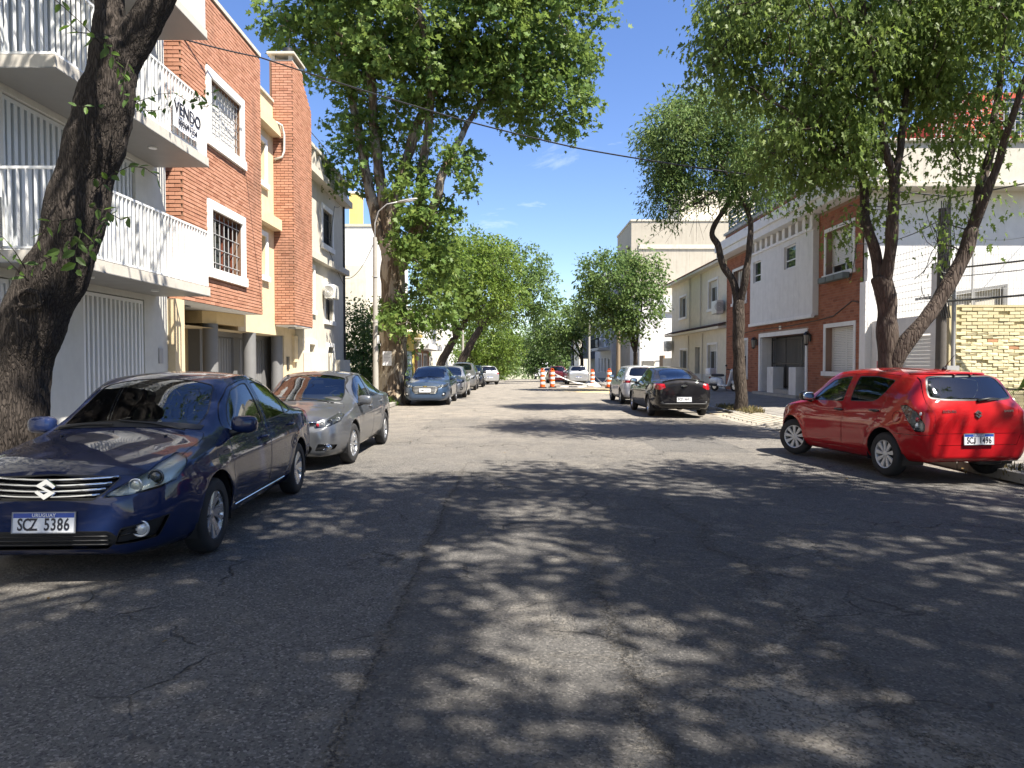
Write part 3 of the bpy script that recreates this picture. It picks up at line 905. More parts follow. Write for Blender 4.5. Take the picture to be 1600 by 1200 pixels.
# ---- big plane tree on the left kerb
pb = (-4.78, 27.5, 0.06); Y2 = 27.5
P2 = lambda x, y, dy=0: px(x, y, Y2 + dy)
limbs = [([(pb[0], pb[1], -0.05), P2(611, 560), P2(612, 480), P2(611, 400), P2(610, 375)], 0.55, 0.44),
         ([P2(606, 400), P2(588, 350), P2(575, 290), P2(563, 230), P2(548, 150), P2(530, 60), P2(510, -40)], 0.26, 0.09),
         ([P2(610, 395), P2(602, 340), P2(592, 280), P2(584, 210), P2(580, 120), P2(575, 20), P2(585, -90)], 0.27, 0.09),
         ([P2(612, 395), P2(612, 340), P2(624, 285), P2(640, 230), P2(662, 175), P2(700, 110), P2(740, 40), P2(770, -40)], 0.27, 0.09),
         ([P2(622, 420), P2(648, 360, -.4), P2(655, 300, -.4), P2(662, 240, -.4), P2(672, 150, -.4), P2(660, 50, -1), P2(640, -60, -1.5)], 0.26, 0.08),
         ([P2(650, 370, -.4), P2(678, 320, -1), P2(690, 270, -1.2), P2(712, 230, -.6), P2(745, 170, .6), P2(800, 120, 1.2), P2(860, 90, 1.4)], 0.20, 0.05),
         ([P2(700, 110), P2(770, 110, 1), P2(840, 70, 2), P2(890, 60, 2.5)], 0.11, 0.04)]
def eb(x, y, rx, ry, dy=0, ryd=None, Y=27.5, w=1.0):
    c = px(x, y, Y + dy); s = Y / 1109
    return (c.x, c.y, c.z, rx * s, (ryd if ryd else rx * s), ry * s, w)
blobs = [eb(500, 50, 72, 62, 0, 2.0), eb(470, 5, 50, 60, 0, 1.5), eb(560, 40, 80, 90, 0, 2.2), eb(640, 30, 80, 100, -1, 2.2), eb(720, 40, 85, 100, 0, 2.4), eb(800, 50, 85, 100, 0, 2.4),
         eb(870, 45, 75, 80, 0, 2.2), eb(900, 70, 48, 55, 0, 1.2), eb(830, 140, 70, 60, 0, 1.8), eb(875, 165, 38, 40, 0, 1.0), eb(815, 210, 14, 26, 0, 0.5), eb(760, 130, 70, 55, 0, 1.8),
         eb(690, 130, 75, 50, 0, 1.8), eb(610, 130, 70, 60, 0, 1.8), eb(550, 150, 48, 75, 0, 1.4), eb(550, 240, 34, 65, 0, 0.9), eb(620, 210, 40, 45, 0, 1.0),
         eb(555, 285, 28, 30, -.4, 0.6), eb(715, 235, 25, 24, -1, 0.6), eb(640, 270, 24, 50, 0, 0.7), eb(698, 290, 26, 34, -.8, 0.7),
         eb(640, 330, 42, 55, -.5, 1.1), eb(675, 370, 38, 60, -.8, 1.1), eb(640, 430, 46, 60, -.8, 1.2), eb(660, 470, 42, 36, -.8, 1.1), eb(622, 500, 30, 26, -1.0, 0.8), eb(690, 440, 28, 40, -.5, 0.9),
         eb(640, -60, 200, 60, 0, 3.5), eb(790, -70, 130, 60, 0, 3.0)]
make_tree('tall plane tree with flaking pale bark and a paper notice on its trunk', pb, limbs, blobs, 1750, 30, 0.225, 'lobed', M_LEAF_PLANE, M_BARK_PLANE, 21,
          flare=(0.32, 0.3), shell=0.35, spread=0.55, tw_len=0.75, droop=0.35, gap=.44, gsc=.75, n=18, maxd=3.2)
# burl and painted foot are part of the bark; the paper notice is a thing of its own
M_PAPER = plain('paper', (0.72, 0.72, 0.74), 0.7, var=0.05)
nb = px(602, 560, 26.93)
MBn = MB().box(nb.x - 0.17, nb.x + 0.17, nb.y - 0.004, nb.y + 0.004, nb.z - 0.27, nb.z + 0.27)
no = MBn.solo('paper_notice', M_PAPER, 'white paper notice fixed to the plane tree trunk', 'notice', tuple(nb))
M_INK = plain('faded ink', (0.30, 0.30, 0.36), 0.7, var=0.1)
for i in range(7):
    zz = nb.z + 0.19 - i * 0.055
    MB().box(nb.x - 0.12, nb.x + 0.12 - (i % 3) * 0.04, nb.y - 0.008, nb.y - 0.0045, zz, zz + 0.018).build('text_line', M_INK, no)

# ---- smaller trees down the left side
def kerb_tree(label, base, H, blobs, n_tw, per, leaf, lmat, seed, lean=(0, 0), r=0.2, fork=0.45, kind='oval', n_l=5, group='trees further down the street', **kw):
    b = Vector(base); rs = random.Random(seed)
    f = b + Vector((lean[0] * fork, lean[1] * fork, H * fork * 0.6))
    limbs = [([b - Vector((0, 0, 0.12)), b.lerp(f, 0.5) + Vector((rs.uniform(-.12, .12), 0, 0)), f], r, r * 0.8)]
    bl = sorted(blobs, key=lambda q: -q[3])[:n_l]
    for q in bl:
        e = Vector(q[:3])
        m = f.lerp(e, 0.45) + Vector((rs.uniform(-.3, .3), rs.uniform(-.3, .3), 0.3))
        limbs.append(([f - Vector((0, 0, 0.1)), m, e], r * 0.58, r * 0.14))
    return make_tree(label, tuple(b), limbs, blobs, n_tw, per, leaf, kind, lmat, M_BARK_GREY, seed, group=group, flare=(0.3, 0.2), **kw)
kerb_tree('leafy yellow green tree on a leaning trunk in front of the low brick house', (-5.3, 47, gz(47) + 0.1), 9, [eb(735, 430, 62, 55, 0, 2.8, 47), eb(690, 470, 45, 45, 0, 2.0, 47), eb(770, 470, 45, 40, 0, 2.0, 47), eb(700, 400, 40, 38, 0, 2.0, 47), eb(770, 410, 40, 36, 0, 2.0, 47), eb(665, 500, 25, 28, 0, 1.0, 47)],
          760, 22, 0.24, M_LEAF_ASH2, 31, lean=(2.6, 0), r=0.30, fork=0.6, shell=0.4, spread=0.6)
kerb_tree('tallest of the distant left trees, its dark green crown arching over the road', (-5.0, 58, gz(58) + 0.1), 11, [eb(735, 400, 60, 36, 0, 3.2, 58), eb(800, 420, 52, 42, 0, 3.2, 58), eb(835, 450, 32, 36, 0, 2.4, 58), eb(845, 478, 25, 22, 0, 1.6, 58), eb(680, 410, 45, 40, 0, 2.8, 58), eb(800, 480, 40, 22, 0, 2.4, 58)],
          760, 22, 0.27, M_LEAF_ASH, 32, lean=(3.6, 0), r=0.34, fork=0.7, shell=0.4, spread=0.7)
kerb_tree('rounded mid green tree beyond the arching one on the left', (-5.0, 78, gz(78) + 0.1), 8, [eb(765, 530, 48, 42, 0, 3.2, 78), eb(735, 545, 36, 36, 0, 2.6, 78), eb(780, 560, 24, 28, 0, 2.0, 78), eb(752, 505, 30, 24, 0, 2.2, 78)],
          480, 20, 0.30, M_LEAF_ASH2, 33, lean=(1.0, 0), r=0.24, shell=0.4, spread=0.75)
kerb_tree('small tree low beside the farthest parked cars on the left', (-4.9, 100, gz(100) + 0.1), 8, [eb(785, 545, 22, 34, 0, 3.0, 100), eb(770, 575, 18, 24, 0, 2.4, 100), eb(795, 570, 10, 20, 0, 2.0, 100)],
          260, 20, 0.34, M_LEAF_ASH, 34, r=0.24, shell=0.4, spread=0.8)
# ---- down the right side
kerb_tree('slim green tree behind the wooden pole, before the beige block', (6.95, 40, gz(40) + 0.1), 8, [eb(965, 440, 52, 42, 0, 2.0, 40), eb(930, 430, 30, 34, 0, 1.2, 40), eb(1000, 430, 34, 40, 0, 1.3, 40), eb(925, 475, 32, 30, 0, 1.3, 40), eb(985, 480, 45, 30, 0, 1.6, 40), eb(955, 505, 40, 22, 0, 1.4, 40), eb(985, 530, 16, 18, 0, 0.6, 40)],
          620, 22, 0.20, M_LEAF_ASH, 35, r=0.15, shell=0.35, spread=0.5)
kerb_tree('green tree by the low white fence far down the right pavement', (6.7, 68, gz(68) + 0.1), 8, [eb(870, 505, 38, 30, 0, 2.4, 68), eb(895, 500, 25, 28, 0, 2.0, 68), eb(850, 525, 26, 26, 0, 1.8, 68), eb(885, 530, 20, 26, 0, 1.6, 68)],
          420, 20, 0.27, M_LEAF_ASH, 36, r=0.18, shell=0.4, spread=0.65)
kerb_tree('dark rounded tree far down the right pavement', (6.4, 92, gz(92) + 0.1), 8, [eb(838, 540, 34, 30, 0, 3.0, 92), eb(855, 560, 22, 26, 0, 2.4, 92), eb(826, 565, 16, 22, 0, 2.2, 92)],
          320, 20, 0.32, M_LEAF_DARK, 37, r=0.2, shell=0.4, spread=0.75)
# far wood that closes the view at the bottom of the hill
fb = [(-3.5 + 3.2 * i, 150 + (i % 2) * 8, gz(150) + 4.5 + (i % 3), 3.2, 3, 4.2) for i in range(6)] + [(-30 + 7 * i, 190 + (i % 3) * 16, gz(190) + 6.0 + (i * 37 % 5) * 0.7, 5.5, 5.0, 6.0) for i in range(10)] + [(-45 + 13 * i, 260, gz(260) + 8.5, 8, 6, 8.0) for i in range(8)]
me, _, _ = crown('far_trees', fb, 1700, 16, 0.7, 'quad', M_LEAF_ASH, 41, shell=0.5, spread=1.3, tw_len=1.2)
tag(link_mesh('far_trees', me), kind='stuff')

# ---- ash tree with a bare forked trunk in front of the brick house
ab = (7.1, 22.0, sw_z(7.1, 22.0)); Y3 = 22.0
P3 = lambda x, y, dy=0: px(x, y, Y3 + dy)
limbs = [([(ab[0], ab[1], ab[2] - 0.1), P3(1153, 600), P3(1152, 540), P3(1150, 490), P3(1152, 465)], 0.195, 0.165),
         ([P3(1151, 480), P3(1140, 440), P3(1126, 415), P3(1118, 385), P3(1108, 365), P3(1125, 330), P3(1150, 300), P3(1185, 265), P3(1215, 230), P3(1240, 180)], 0.125, 0.04),
         ([P3(1152, 478), P3(1158, 440, -.2), P3(1165, 400, -.3), P3(1167, 360, -.3), P3(1163, 330, -.3), P3(1152, 312, -.2)], 0.12, 0.055),
         ([P3(1164, 335, -.3), P3(1175, 300, -.5), P3(1180, 250, -.6), P3(1175, 200, -.4)], 0.06, 0.025),
         ([P3(1152, 312, -.2), P3(1135, 285), P3(1110, 250), P3(1080, 220)], 0.045, 0.02),
         ([P3(1140, 312), P3(1110, 303), P3(1085, 318), P3(1060, 330), P3(1040, 335)], 0.045, 0.015)]
blobs = [eb(1055, 215, 48, 42, 0, 1.6, 22), eb(1030, 270, 28, 30, 0, .9, 22), eb(1090, 180, 40, 30, 0, 1.2, 22), eb(1110, 205, 52, 45, 0, 1.5, 22), eb(1150, 240, 50, 45, 0, 1.4, 22), eb(1065, 265, 40, 34, 0, 1.2, 22), eb(1110, 275, 48, 34, 0, 1.3, 22), eb(1035, 305, 26, 34, 0, .8, 22),
         eb(1170, 295, 38, 34, -.4, 1.0, 22), eb(1045, 175, 16, 18, 0, .5, 22), eb(1185, 200, 48, 50, .5, 1.5, 22), eb(1028, 230, 20, 12, 0, .5, 22)]
make_tree('ash tree with a twisted forked trunk in front of the brick house', ab, limbs, blobs, 1450, 24, 0.155, 'lance', M_LEAF_ASH, M_BARK_GREY, 51, flare=(0.25, 0.3), shell=0.25, spread=0.40, tw_len=0.5, droop=0.45, n=14, maxd=2.6, gap=.30, gsc=.9)
# bare hanging twigs under its crown
rb = random.Random(8)
mb = MB()
for i in range(26):
    a = P3(1095 + rb.uniform(-30, 40), 318 + rb.uniform(-8, 8), rb.uniform(-.6, .6))
    e = P3(1040 + rb.uniform(-40, 60), 355 + rb.uniform(-15, 28), rb.uniform(-.8, .8))
    mid = a.lerp(e, 0.5) + Vector((0, 0, 0.25))
    mb.tube([a, mid, e], [0.009, 0.007, 0.003], 4, caps=False)
ash = [o for o in bpy.data.objects if o.get('label', '').startswith('ash tree')][0]
mb.build('bare_twigs', M_BARK_GREY, ash)['kind'] = 'stuff'

# ---- big silver maple behind the red hatchback
mbase = (7.32, 13.8, sw_z(7.32, 13.8)); Y4 = 13.8
P4 = lambda x, y, dy=0: px(x, y, Y4 + dy)
limbs = [([(mbase[0], mbase[1], mbase[2] - 0.1), P4(1386, 640), P4(1387, 600)], 0.25, 0.19),
         ([P4(1386, 590), P4(1387, 540), P4(1382, 490), P4(1375, 452), P4(1370, 430)], 0.205, 0.165),
         ([P4(1372, 445), P4(1364, 405), P4(1352, 360), P4(1344, 320, .2), P4(1338, 270, .3), P4(1325, 200, .5), P4(1300, 110, .6), P4(1270, 20, .8), P4(1250, -80, 1)], 0.115, 0.035),
         ([P4(1374, 450), P4(1384, 400, -.2), P4(1388, 350, -.3), P4(1387, 300, -.3), P4(1385, 265, -.3)], 0.12, 0.09),
         ([P4(1386, 280, -.3), P4(1374, 235, -.4), P4(1368, 180, -.6), P4(1350, 100, -.8), P4(1340, 0, -1), P4(1330, -90, -1)], 0.075, 0.03),
         ([P4(1386, 280, -.3), P4(1398, 235, -.3), P4(1404, 190, -.2), P4(1410, 110, 0), P4(1395, 10, .2), P4(1400, -90, .4)], 0.075, 0.03),
         ([P4(1388, 590), P4(1400, 555, -.1), P4(1432, 510, -.2), P4(1462, 468, -.2), P4(1488, 430, -.2), P4(1505, 390, -.2), P4(1514, 352, -.2)], 0.16, 0.125),
         ([P4(1512, 365, -.2), P4(1522, 320, -.2), P4(1532, 270, -.1), P4(1540, 215, 0), P4(1548, 150, .3), P4(1555, 60, .6), P4(1560, -50, .8)], 0.10, 0.04),
         ([P4(1514, 360, -.2), P4(1532, 315, -.4), P4(1550, 255, -.6), P4(1570, 190, -1), P4(1600, 110, -1.4), P4(1640, 10, -2)], 0.095, 0.035),
         ([P4(1300, 110, .6), P4(1230, 90, .4), P4(1160, 70, 0), P4(1110, 90, 0)], 0.05, 0.015),
         ([P4(1338, 270, .3), P4(1290, 230, -.3), P4(1240, 190, -.6), P4(1190, 160, -.8)], 0.05, 0.015)]
blobs = [eb(1150, 45, 62, 60, 0, 1.6, Y4), eb(1120, 90, 42, 30, 0, .9, Y4), eb(1120, 10, 30, 40, 0, .9, Y4), eb(1220, 60, 80, 75, 0, 1.8, Y4), eb(1210, 140, 65, 55, 0, 1.4, Y4), eb(1290, 100, 80, 80, 0, 1.8, Y4), eb(1275, 200, 60, 55, 0, 1.2, Y4),
         eb(1240, 232, 44, 46, -.3, 1.2, Y4), eb(1320, 220, 45, 60, 0, 1.0, Y4), eb(1290, 265, 36, 34, 0, 1.1, Y4), eb(1205, 215, 34, 36, -.3, .8, Y4), eb(1350, 60, 75, 70, 0, 1.8, Y4), eb(1345, 150, 60, 55, .3, 1.3, Y4), eb(1420, 60, 75, 80, 0, 1.8, Y4), eb(1430, 145, 50, 55, .3, 1.2, Y4),
         eb(1480, 110, 55, 70, 0, 1.4, Y4), eb(1500, 30, 80, 60, 0, 1.8, Y4), eb(1540, 90, 60, 70, 0, 1.6, Y4), eb(1490, 195, 34, 40, 0, .8, Y4), eb(1530, 180, 36, 44, 0, .8, Y4), eb(1590, 60, 55, 80, -.5, 1.6, Y4), eb(1595, 150, 30, 44, -.5, .9, Y4),
         eb(1405, 225, 30, 40, 0, .6, Y4), eb(1370, 300, 20, 44, 0, .5, Y4), eb(1350, 360, 12, 26, 0, .2, Y4), eb(1500, 250, 22, 34, 0, .45, Y4), eb(1520, 340, 16, 40, 0, .35, Y4), eb(1460, 360, 16, 26, 0, .3, Y4), eb(1315, 345, 16, 18, 0, .2, Y4),
         eb(1330, -60, 210, 60, 0, 3.0, Y4), eb(1520, -60, 160, 60, 0, 3.0, Y4), eb(1180, -50, 90, 60, 0, 2.0, Y4)]
make_tree('silver maple with two leaning stems and drooping leaves behind the red hatchback', mbase, limbs, blobs, 2300, 21, 0.125, 'drooping', M_LEAF_MAPLE, M_BARK_MAPLE, 61,
          flare=(0.25, 0.3), shell=0.25, spread=0.38, tw_len=0.55, droop=1.3, n=16, maxd=2.0, gap=.42, gsc=.9)

# ---- trees of the same rows beside and behind the viewer, which shade the foreground
def over(q): return above_frame(q, 0.5)
def shade_tree(label, base, blobs, n_tw, seed, per=34, gap=0.0):
    limbs = []
    b = Vector(base); f = b + Vector((-0.3, 0.1, 3.6))
    limbs.append(([b - Vector((0, 0, .1)), b.lerp(f, .5), f], 0.24, 0.17))
    for q in blobs:
        e = Vector(q[:3]); limbs.append(([f, f.lerp(e, .5) + Vector((0, 0, .8)), e], 0.10, 0.03))
    return make_tree(label, base, limbs, blobs, n_tw, per, 0.17, 'quad', M_LEAF_MAPLE, M_BARK_MAPLE, seed, group='trees beside the viewer', shell=0.3, spread=0.6, tw_len=0.6, droop=0.5, ok=over, gap=gap, gsc=.62, tw_frac=0.15)
def sh(lst, n, seed, gap, label, base):
    """crown blobs given by where their shade falls on the road: (shade x, shade y, height, rx, ry, rz)"""
    bl = [(x + .5 * (z + 2), y - .42 * (z + 2), z + 2, rx, ry, rz) for x, y, z, rx, ry, rz in lst]
    shade_tree(label, base, bl, n, seed, gap=gap)
sh([(5.3, 8.6, 8.6, 2.6, 2.4, 1.4), (2.6, 8.9, 9.0, 2.4, 2.0, 1.2), (3.4, 6.2, 8.8, 2.8, 2.2, 1.4), (6.6, 6.0, 8.8, 2.6, 2.4, 1.6), (0.6, 8.8, 9.2, 2.2, 1.9, 1.1), (0.7, 6.4, 9.0, 2.4, 2.0, 1.2), (1.6, 4.2, 8.8, 2.6, 2.2, 1.3)],
   920, 71, 0.46, 'roadside maple reaching over the near road beside the viewer', (7.3, 4.6, sw_z(7.3, 4.6)))
sh([(4.4, 3.8, 8.4, 2.8, 2.4, 1.6), (3.4, 1.2, 8.6, 2.8, 2.4, 1.5), (0.6, 1.8, 8.6, 2.6, 2.4, 1.4), (7.4, 2.6, 8.6, 2.6, 2.6, 1.6)], 640, 72, 0.43, 'roadside maple behind the viewer on the right', (7.3, -4.5, sw_z(7.3, -4.5)))
sh([(-1.6, 8.6, 9.4, 2.0, 1.7, 1.1), (-1.8, 6.2, 9.0, 2.4, 2.0, 1.3), (-1.4, 3.8, 8.8, 2.4, 2.2, 1.4), (-3.6, 4.6, 8.8, 2.4, 2.4, 1.5), (-3.6, 7.6, 9.0, 2.0, 2.0, 1.3), (-2.4, 1.6, 8.6, 2.8, 2.4, 1.5), (-5.2, 2.4, 8.6, 2.4, 2.4, 1.6), (-0.3, 3.0, 9.0, 2.2, 1.8, 1.2), (0.1, 5.2, 9.0, 2.2, 1.8, 1.2), (-0.2, 7.4, 9.4, 2.0, 1.6, 1.1)],
   900, 73, 0.50, 'roadside tree behind the viewer on the left', (-5.0, -2.6, sw_z(-5.0, -2.6)))
# ================================================================== BUILDINGS
M_WHITE = plaster('white render', (0.70, 0.69, 0.66), (0.30, 0.28, 0.25), 0.6)
M_WHITE_TRIM = plaster('white trim', (0.78, 0.77, 0.74), (0.36, 0.33, 0.29), 0.45)
M_GREYWHITE = plaster('pale grey render', (0.56, 0.56, 0.53), (0.25, 0.24, 0.22), 0.55)
M_SLAB = plaster('board marked concrete', (0.50, 0.47, 0.42), (0.16, 0.13, 0.10), 0.45, sc=0.9)
M_CREAM = plaster('cream render', (0.64, 0.52, 0.34), (0.30, 0.24, 0.16), 0.6)
M_CREAM_PALE = plaster('pale cream render', (0.70, 0.645, 0.52), (0.22, 0.19, 0.15), 0.6)
M_OCHRE = plaster('ochre cream render', (0.66, 0.50, 0.27), (0.36, 0.28, 0.17), 0.3)
M_OLDCREAM = plaster('old cream grey render', (0.56, 0.52, 0.44), (0.20, 0.17, 0.14), 0.75)
M_BEIGE = plaster('weathered beige render', (0.40, 0.365, 0.30), (0.13, 0.115, 0.09), 0.9, sc=0.5)
M_ROUGH = plaster('rough grey beige render', (0.52, 0.49, 0.42), (0.17, 0.155, 0.13), 0.8, 0.95, 0.9, sc=1.2)
M_PUREWHITE = plaster('fresh white wall paint', (0.68, 0.67, 0.645), (0.33, 0.30, 0.26), 0.7)
M_STEELW = plain('white painted steel', (0.72, 0.73, 0.73), 0.4, var=0.05, sc=3)
M_SLATG = plain('pale grey steel slats', (0.56, 0.59, 0.61), 0.42, var=0.05, sc=3)
M_GREYP = plain('grey paint', (0.165, 0.165, 0.165), 0.5, var=0.08, sc=3)
M_GREYD = plain('grey door paint', (0.20, 0.20, 0.198), 0.5, var=0.06, sc=3)
M_BLACKM = plain('black iron', (0.018, 0.018, 0.019), 0.5, var=0.2)
M_IRONG = plain('grey iron', (0.34, 0.34, 0.34), 0.5, var=0.1)
M_WOODR = plain('red brown joinery', (0.16, 0.045, 0.022), 0.5, var=0.2)
M_MORTAR_L = plaster('mortar of the orange brick', (0.17, 0.10, 0.065), (0.10, 0.07, 0.05), 0.4, streak=False)
M_MORTAR_R = plaster('mortar of the red brick', (0.30, 0.20, 0.15), (0.12, 0.08, 0.06), 0.4, streak=False)
M_BRICK_L = brickmat('orange brick', (0.38, 0.188, 0.118), (0.47, 0.24, 0.16), (0.31, 0.14, 0.088), 0.7)
M_BRICK_R = brickmat('red brown brick', (0.29, 0.110, 0.066), (0.36, 0.15, 0.09), (0.23, 0.085, 0.052), 0.5)
M_BRICK_Y = brickmat('pale yellow painted brick', (0.55, 0.485, 0.30), (0.60, 0.54, 0.35), (0.50, 0.44, 0.26), 0.15)
M_MORTAR_Y = plaster('yellow painted mortar', (0.52, 0.455, 0.28), (0.25, 0.2, 0.12), 0.5, streak=False, bump=0.6)
M_PANE = winglass('dark window pane')
M_SHUT = plain('white roller shutter', (0.66, 0.65, 0.61), 0.5, var=0.06, sc=2)
M_CURT = plain('white curtain', (0.62, 0.62, 0.60), 0.8, var=0.08)
M_TILE = plain('old red brown roof tile', (0.10, 0.052, 0.038), 0.85, var=0.4, sc=9)
M_RED = plaster('red wall paint', (0.50, 0.085, 0.06), (0.22, 0.04, 0.03), 0.4)
M_PLAST = plain('off white plastic', (0.66, 0.65, 0.60), 0.45, var=0.06)

def P3d(axis, c, u, z):
    return (c, u, z) if axis == 'x' else (u, c, z)
def facade(mb, axis, c, out, u0, u1, z0, z1, holes=(), depth=0.2, mi=0):
    """wall plane at axis=c with rectangular openings (ua, ub, za, zb) and their reveals"""
    us = sorted({u0, u1} | {h[0] for h in holes} | {h[1] for h in holes})
    zs = sorted({z0, z1} | {h[2] for h in holes} | {h[3] for h in holes})
    for a, b in zip(us[:-1], us[1:]):
        for p, q in zip(zs[:-1], zs[1:]):
            m, n = (a + b) / 2, (p + q) / 2
            if any(h[0] < m < h[1] and h[2] < n < h[3] for h in holes): continue
            mb.quad(P3d(axis, c, a, p), P3d(axis, c, b, p), P3d(axis, c, b, q), P3d(axis, c, a, q), mi)
    d = c - out * depth
    for h in holes:
        a, b, p, q = h
        mb.quad(P3d(axis, c, a, p), P3d(axis, c, b, p), P3d(axis, d, b, p), P3d(axis, d, a, p), mi)
        mb.quad(P3d(axis, c, a, q), P3d(axis, c, b, q), P3d(axis, d, b, q), P3d(axis, d, a, q), mi)
        mb.quad(P3d(axis, c, a, p), P3d(axis, d, a, p), P3d(axis, d, a, q), P3d(axis, c, a, q), mi)
        mb.quad(P3d(axis, c, b, p), P3d(axis, d, b, p), P3d(axis, d, b, q), P3d(axis, c, b, q), mi)
def slabbox(mb, axis, c, out, ua, ub, za, zb, d0, d1, mi=0):
    """box standing off the wall plane from d0 to d1 (outward positive)"""
    x0, x1 = sorted((c + out * d0, c + out * d1))
    if axis == 'x': mb.box(x0, x1, ua, ub, za, zb, mi)
    else: mb.box(ua, ub, x0, x1, za, zb, mi)
def shell(mb, x0, x1, y0, y1, z0, z1, skip='', mi=0):
    v = [(x0, y0, z0), (x1, y0, z0), (x1, y1, z0), (x0, y1, z0), (x0, y0, z1), (x1, y0, z1), (x1, y1, z1), (x0, y1, z1)]
    F = {'t': (4, 5, 6, 7), 's': (0, 1, 5, 4), 'e': (1, 2, 6, 5), 'n': (2, 3, 7, 6), 'w': (3, 0, 4, 7)}
    for k, f in F.items():
        if k not in skip: mb.add([v[i] for i in f], [(0, 1, 2, 3)], mi)

def window(par, axis, c, out, ua, ub, za, zb, recess=0.15, fw=0.05, fm=None, pane=None, mull=1, trans=(), surround=None, sw=0.15, sp=0.05, sill=True, sillm=None,
           bars=0, hbars=0, barm=None, bard=0.03, shutter=0.0, barr=0.009, sills=0.05):
    fm = fm or M_STEELW
    f = MB()
    d0, d1 = -recess, -recess + 0.05
    slabbox(f, axis, c, out, ua, ua + fw, za, zb, d0, d1); slabbox(f, axis, c, out, ub - fw, ub, za, zb, d0, d1)
    slabbox(f, axis, c, out, ua + fw, ub - fw, za, za + fw, d0, d1); slabbox(f, axis, c, out, ua + fw, ub - fw, zb - fw, zb, d0, d1)
    for k in range(mull):
        m = ua + (ub - ua) * (k + 1) / (mull + 1)
        slabbox(f, axis, c, out, m - fw * .5, m + fw * .5, za + fw, zb - fw, d0, d1 - 0.004)
    for tz in trans: slabbox(f, axis, c, out, ua + fw, ub - fw, tz - fw * .4, tz + fw * .4, d0, d1 - 0.008)
    w = f.build('window', fm, par)
    p = MB(); slabbox(p, axis, c, out, ua + 0.01, ub - 0.01, za + 0.01, zb - 0.01, d0 + 0.012, d0 + 0.02)
    p.build('pane', pane or M_PANE, w)
    if surround:
        s = MB()
        a, b, p_, q = ua - sw, ub + sw, za, zb + sw
        slabbox(s, axis, c, out, a, ua, za - sw * 0.6, q, 0.0, sp); slabbox(s, axis, c, out, ub, b, za - sw * 0.6, q, 0.0, sp)
        slabbox(s, axis, c, out, ua, ub, zb, q, 0.0, sp)
        s.build('surround', surround, w)
    if sill:
        s = MB(); e = sw + 0.04 if surround else 0.08
        slabbox(s, axis, c, out, ua - e, ub + e, za - sw - 0.02 if surround else za - 0.1, za - 0.002, -recess * 0.5, sp + sills)
        s.build('sill', sillm or surround or M_WHITE_TRIM, w)
    if shutter > 0:
        n = max(3, int((zb - za) * shutter / 0.055)); zc = zb
        m0 = MB(); slabbox(m0, axis, c, out, ua + 0.02, ub - 0.02, -0.023, 0.023, d1 + 0.005, d1 + 0.022)
        me = m0.mesh('shutter_slat', M_SHUT, P3d(axis, c, 0, 0))
        for k in range(n):
            zc = zb - 0.03 - k * 0.055
            if zc < za + 0.02: break
            link_mesh('shutter_slat', me, w, Vector(P3d(axis, c, 0, zc)) - org(par))
    if bars or hbars:
        bm_ = barm or M_IRONG
        if bars:
            m0 = MB(); x = c + out * bard
            m0.tube([P3d(axis, 0, 0, 0), P3d(axis, 0, 0, zb - za - 0.02)], barr, 6)
            me = m0.mesh('grille_bar', bm_)
            for k in range(bars):
                u = ua + (ub - ua) * (k + 0.5) / bars
                link_mesh('grille_bar', me, w, Vector(P3d(axis, x, u, za + 0.01)) - org(par))
        if hbars:
            m0 = MB(); m0.tube([P3d(axis, 0, 0, 0), P3d(axis, 0, ub - ua - 0.01, 0)], barr, 6)
            me = m0.mesh('grille_rail', bm_)
            for k in range(hbars):
                z = za + (zb - za) * (k + 0.5) / hbars
                link_mesh('grille_rail', me, w, Vector(P3d(axis, c + out * (bard + barr), ua + 0.005, z)) - org(par))
    return w

def bricks(mb, axis, c, out, u0, u1, z0, z1, holes=(), L=0.245, H=0.082, joint=0.016, proud=0.016, seed=1, jit=0.004):
    """running-bond bricks standing proud of their bed; five faces each"""
    rb = random.Random(seed)
    z = z0; row = 0
    while z + H * 0.6 < z1:
        zt = min(z + H - joint, z1)
        u = u0 - (L / 2 if row % 2 else 0)
        while u < u1:
            a, b = max(u, u0), min(u + L - joint * 0.7, u1)
            segs = [(a, b)]
            for h in holes:
                if zt > h[2] + 0.005 and z < h[3] - 0.005:
                    ns = []
                    for s, e in segs:
                        if e <= h[0] or s >= h[1]: ns.append((s, e)); continue
                        if s < h[0]: ns.append((s, h[0]))
                        if e > h[1]: ns.append((h[1], e))
                    segs = ns
            for s, e in segs:
                if e - s < 0.03: continue
                p = proud + rb.uniform(-jit, jit); zz = rb.uniform(-.002, .002)
                o_, i_ = c + out * p, c + out * 0.002
                A = [P3d(axis, o_, s, z + zz), P3d(axis, o_, e, z + zz), P3d(axis, o_, e, zt + zz), P3d(axis, o_, s, zt + zz),
                     P3d(axis, i_, s, z + zz), P3d(axis, i_, e, z + zz), P3d(axis, i_, e, zt + zz), P3d(axis, i_, s, zt + zz)]
                mb.add(A, [(0, 1, 2, 3), (0, 4, 5, 1), (3, 2, 6, 7), (0, 3, 7, 4), (1, 5, 6, 2)])
            u += L
        z += H; row += 1

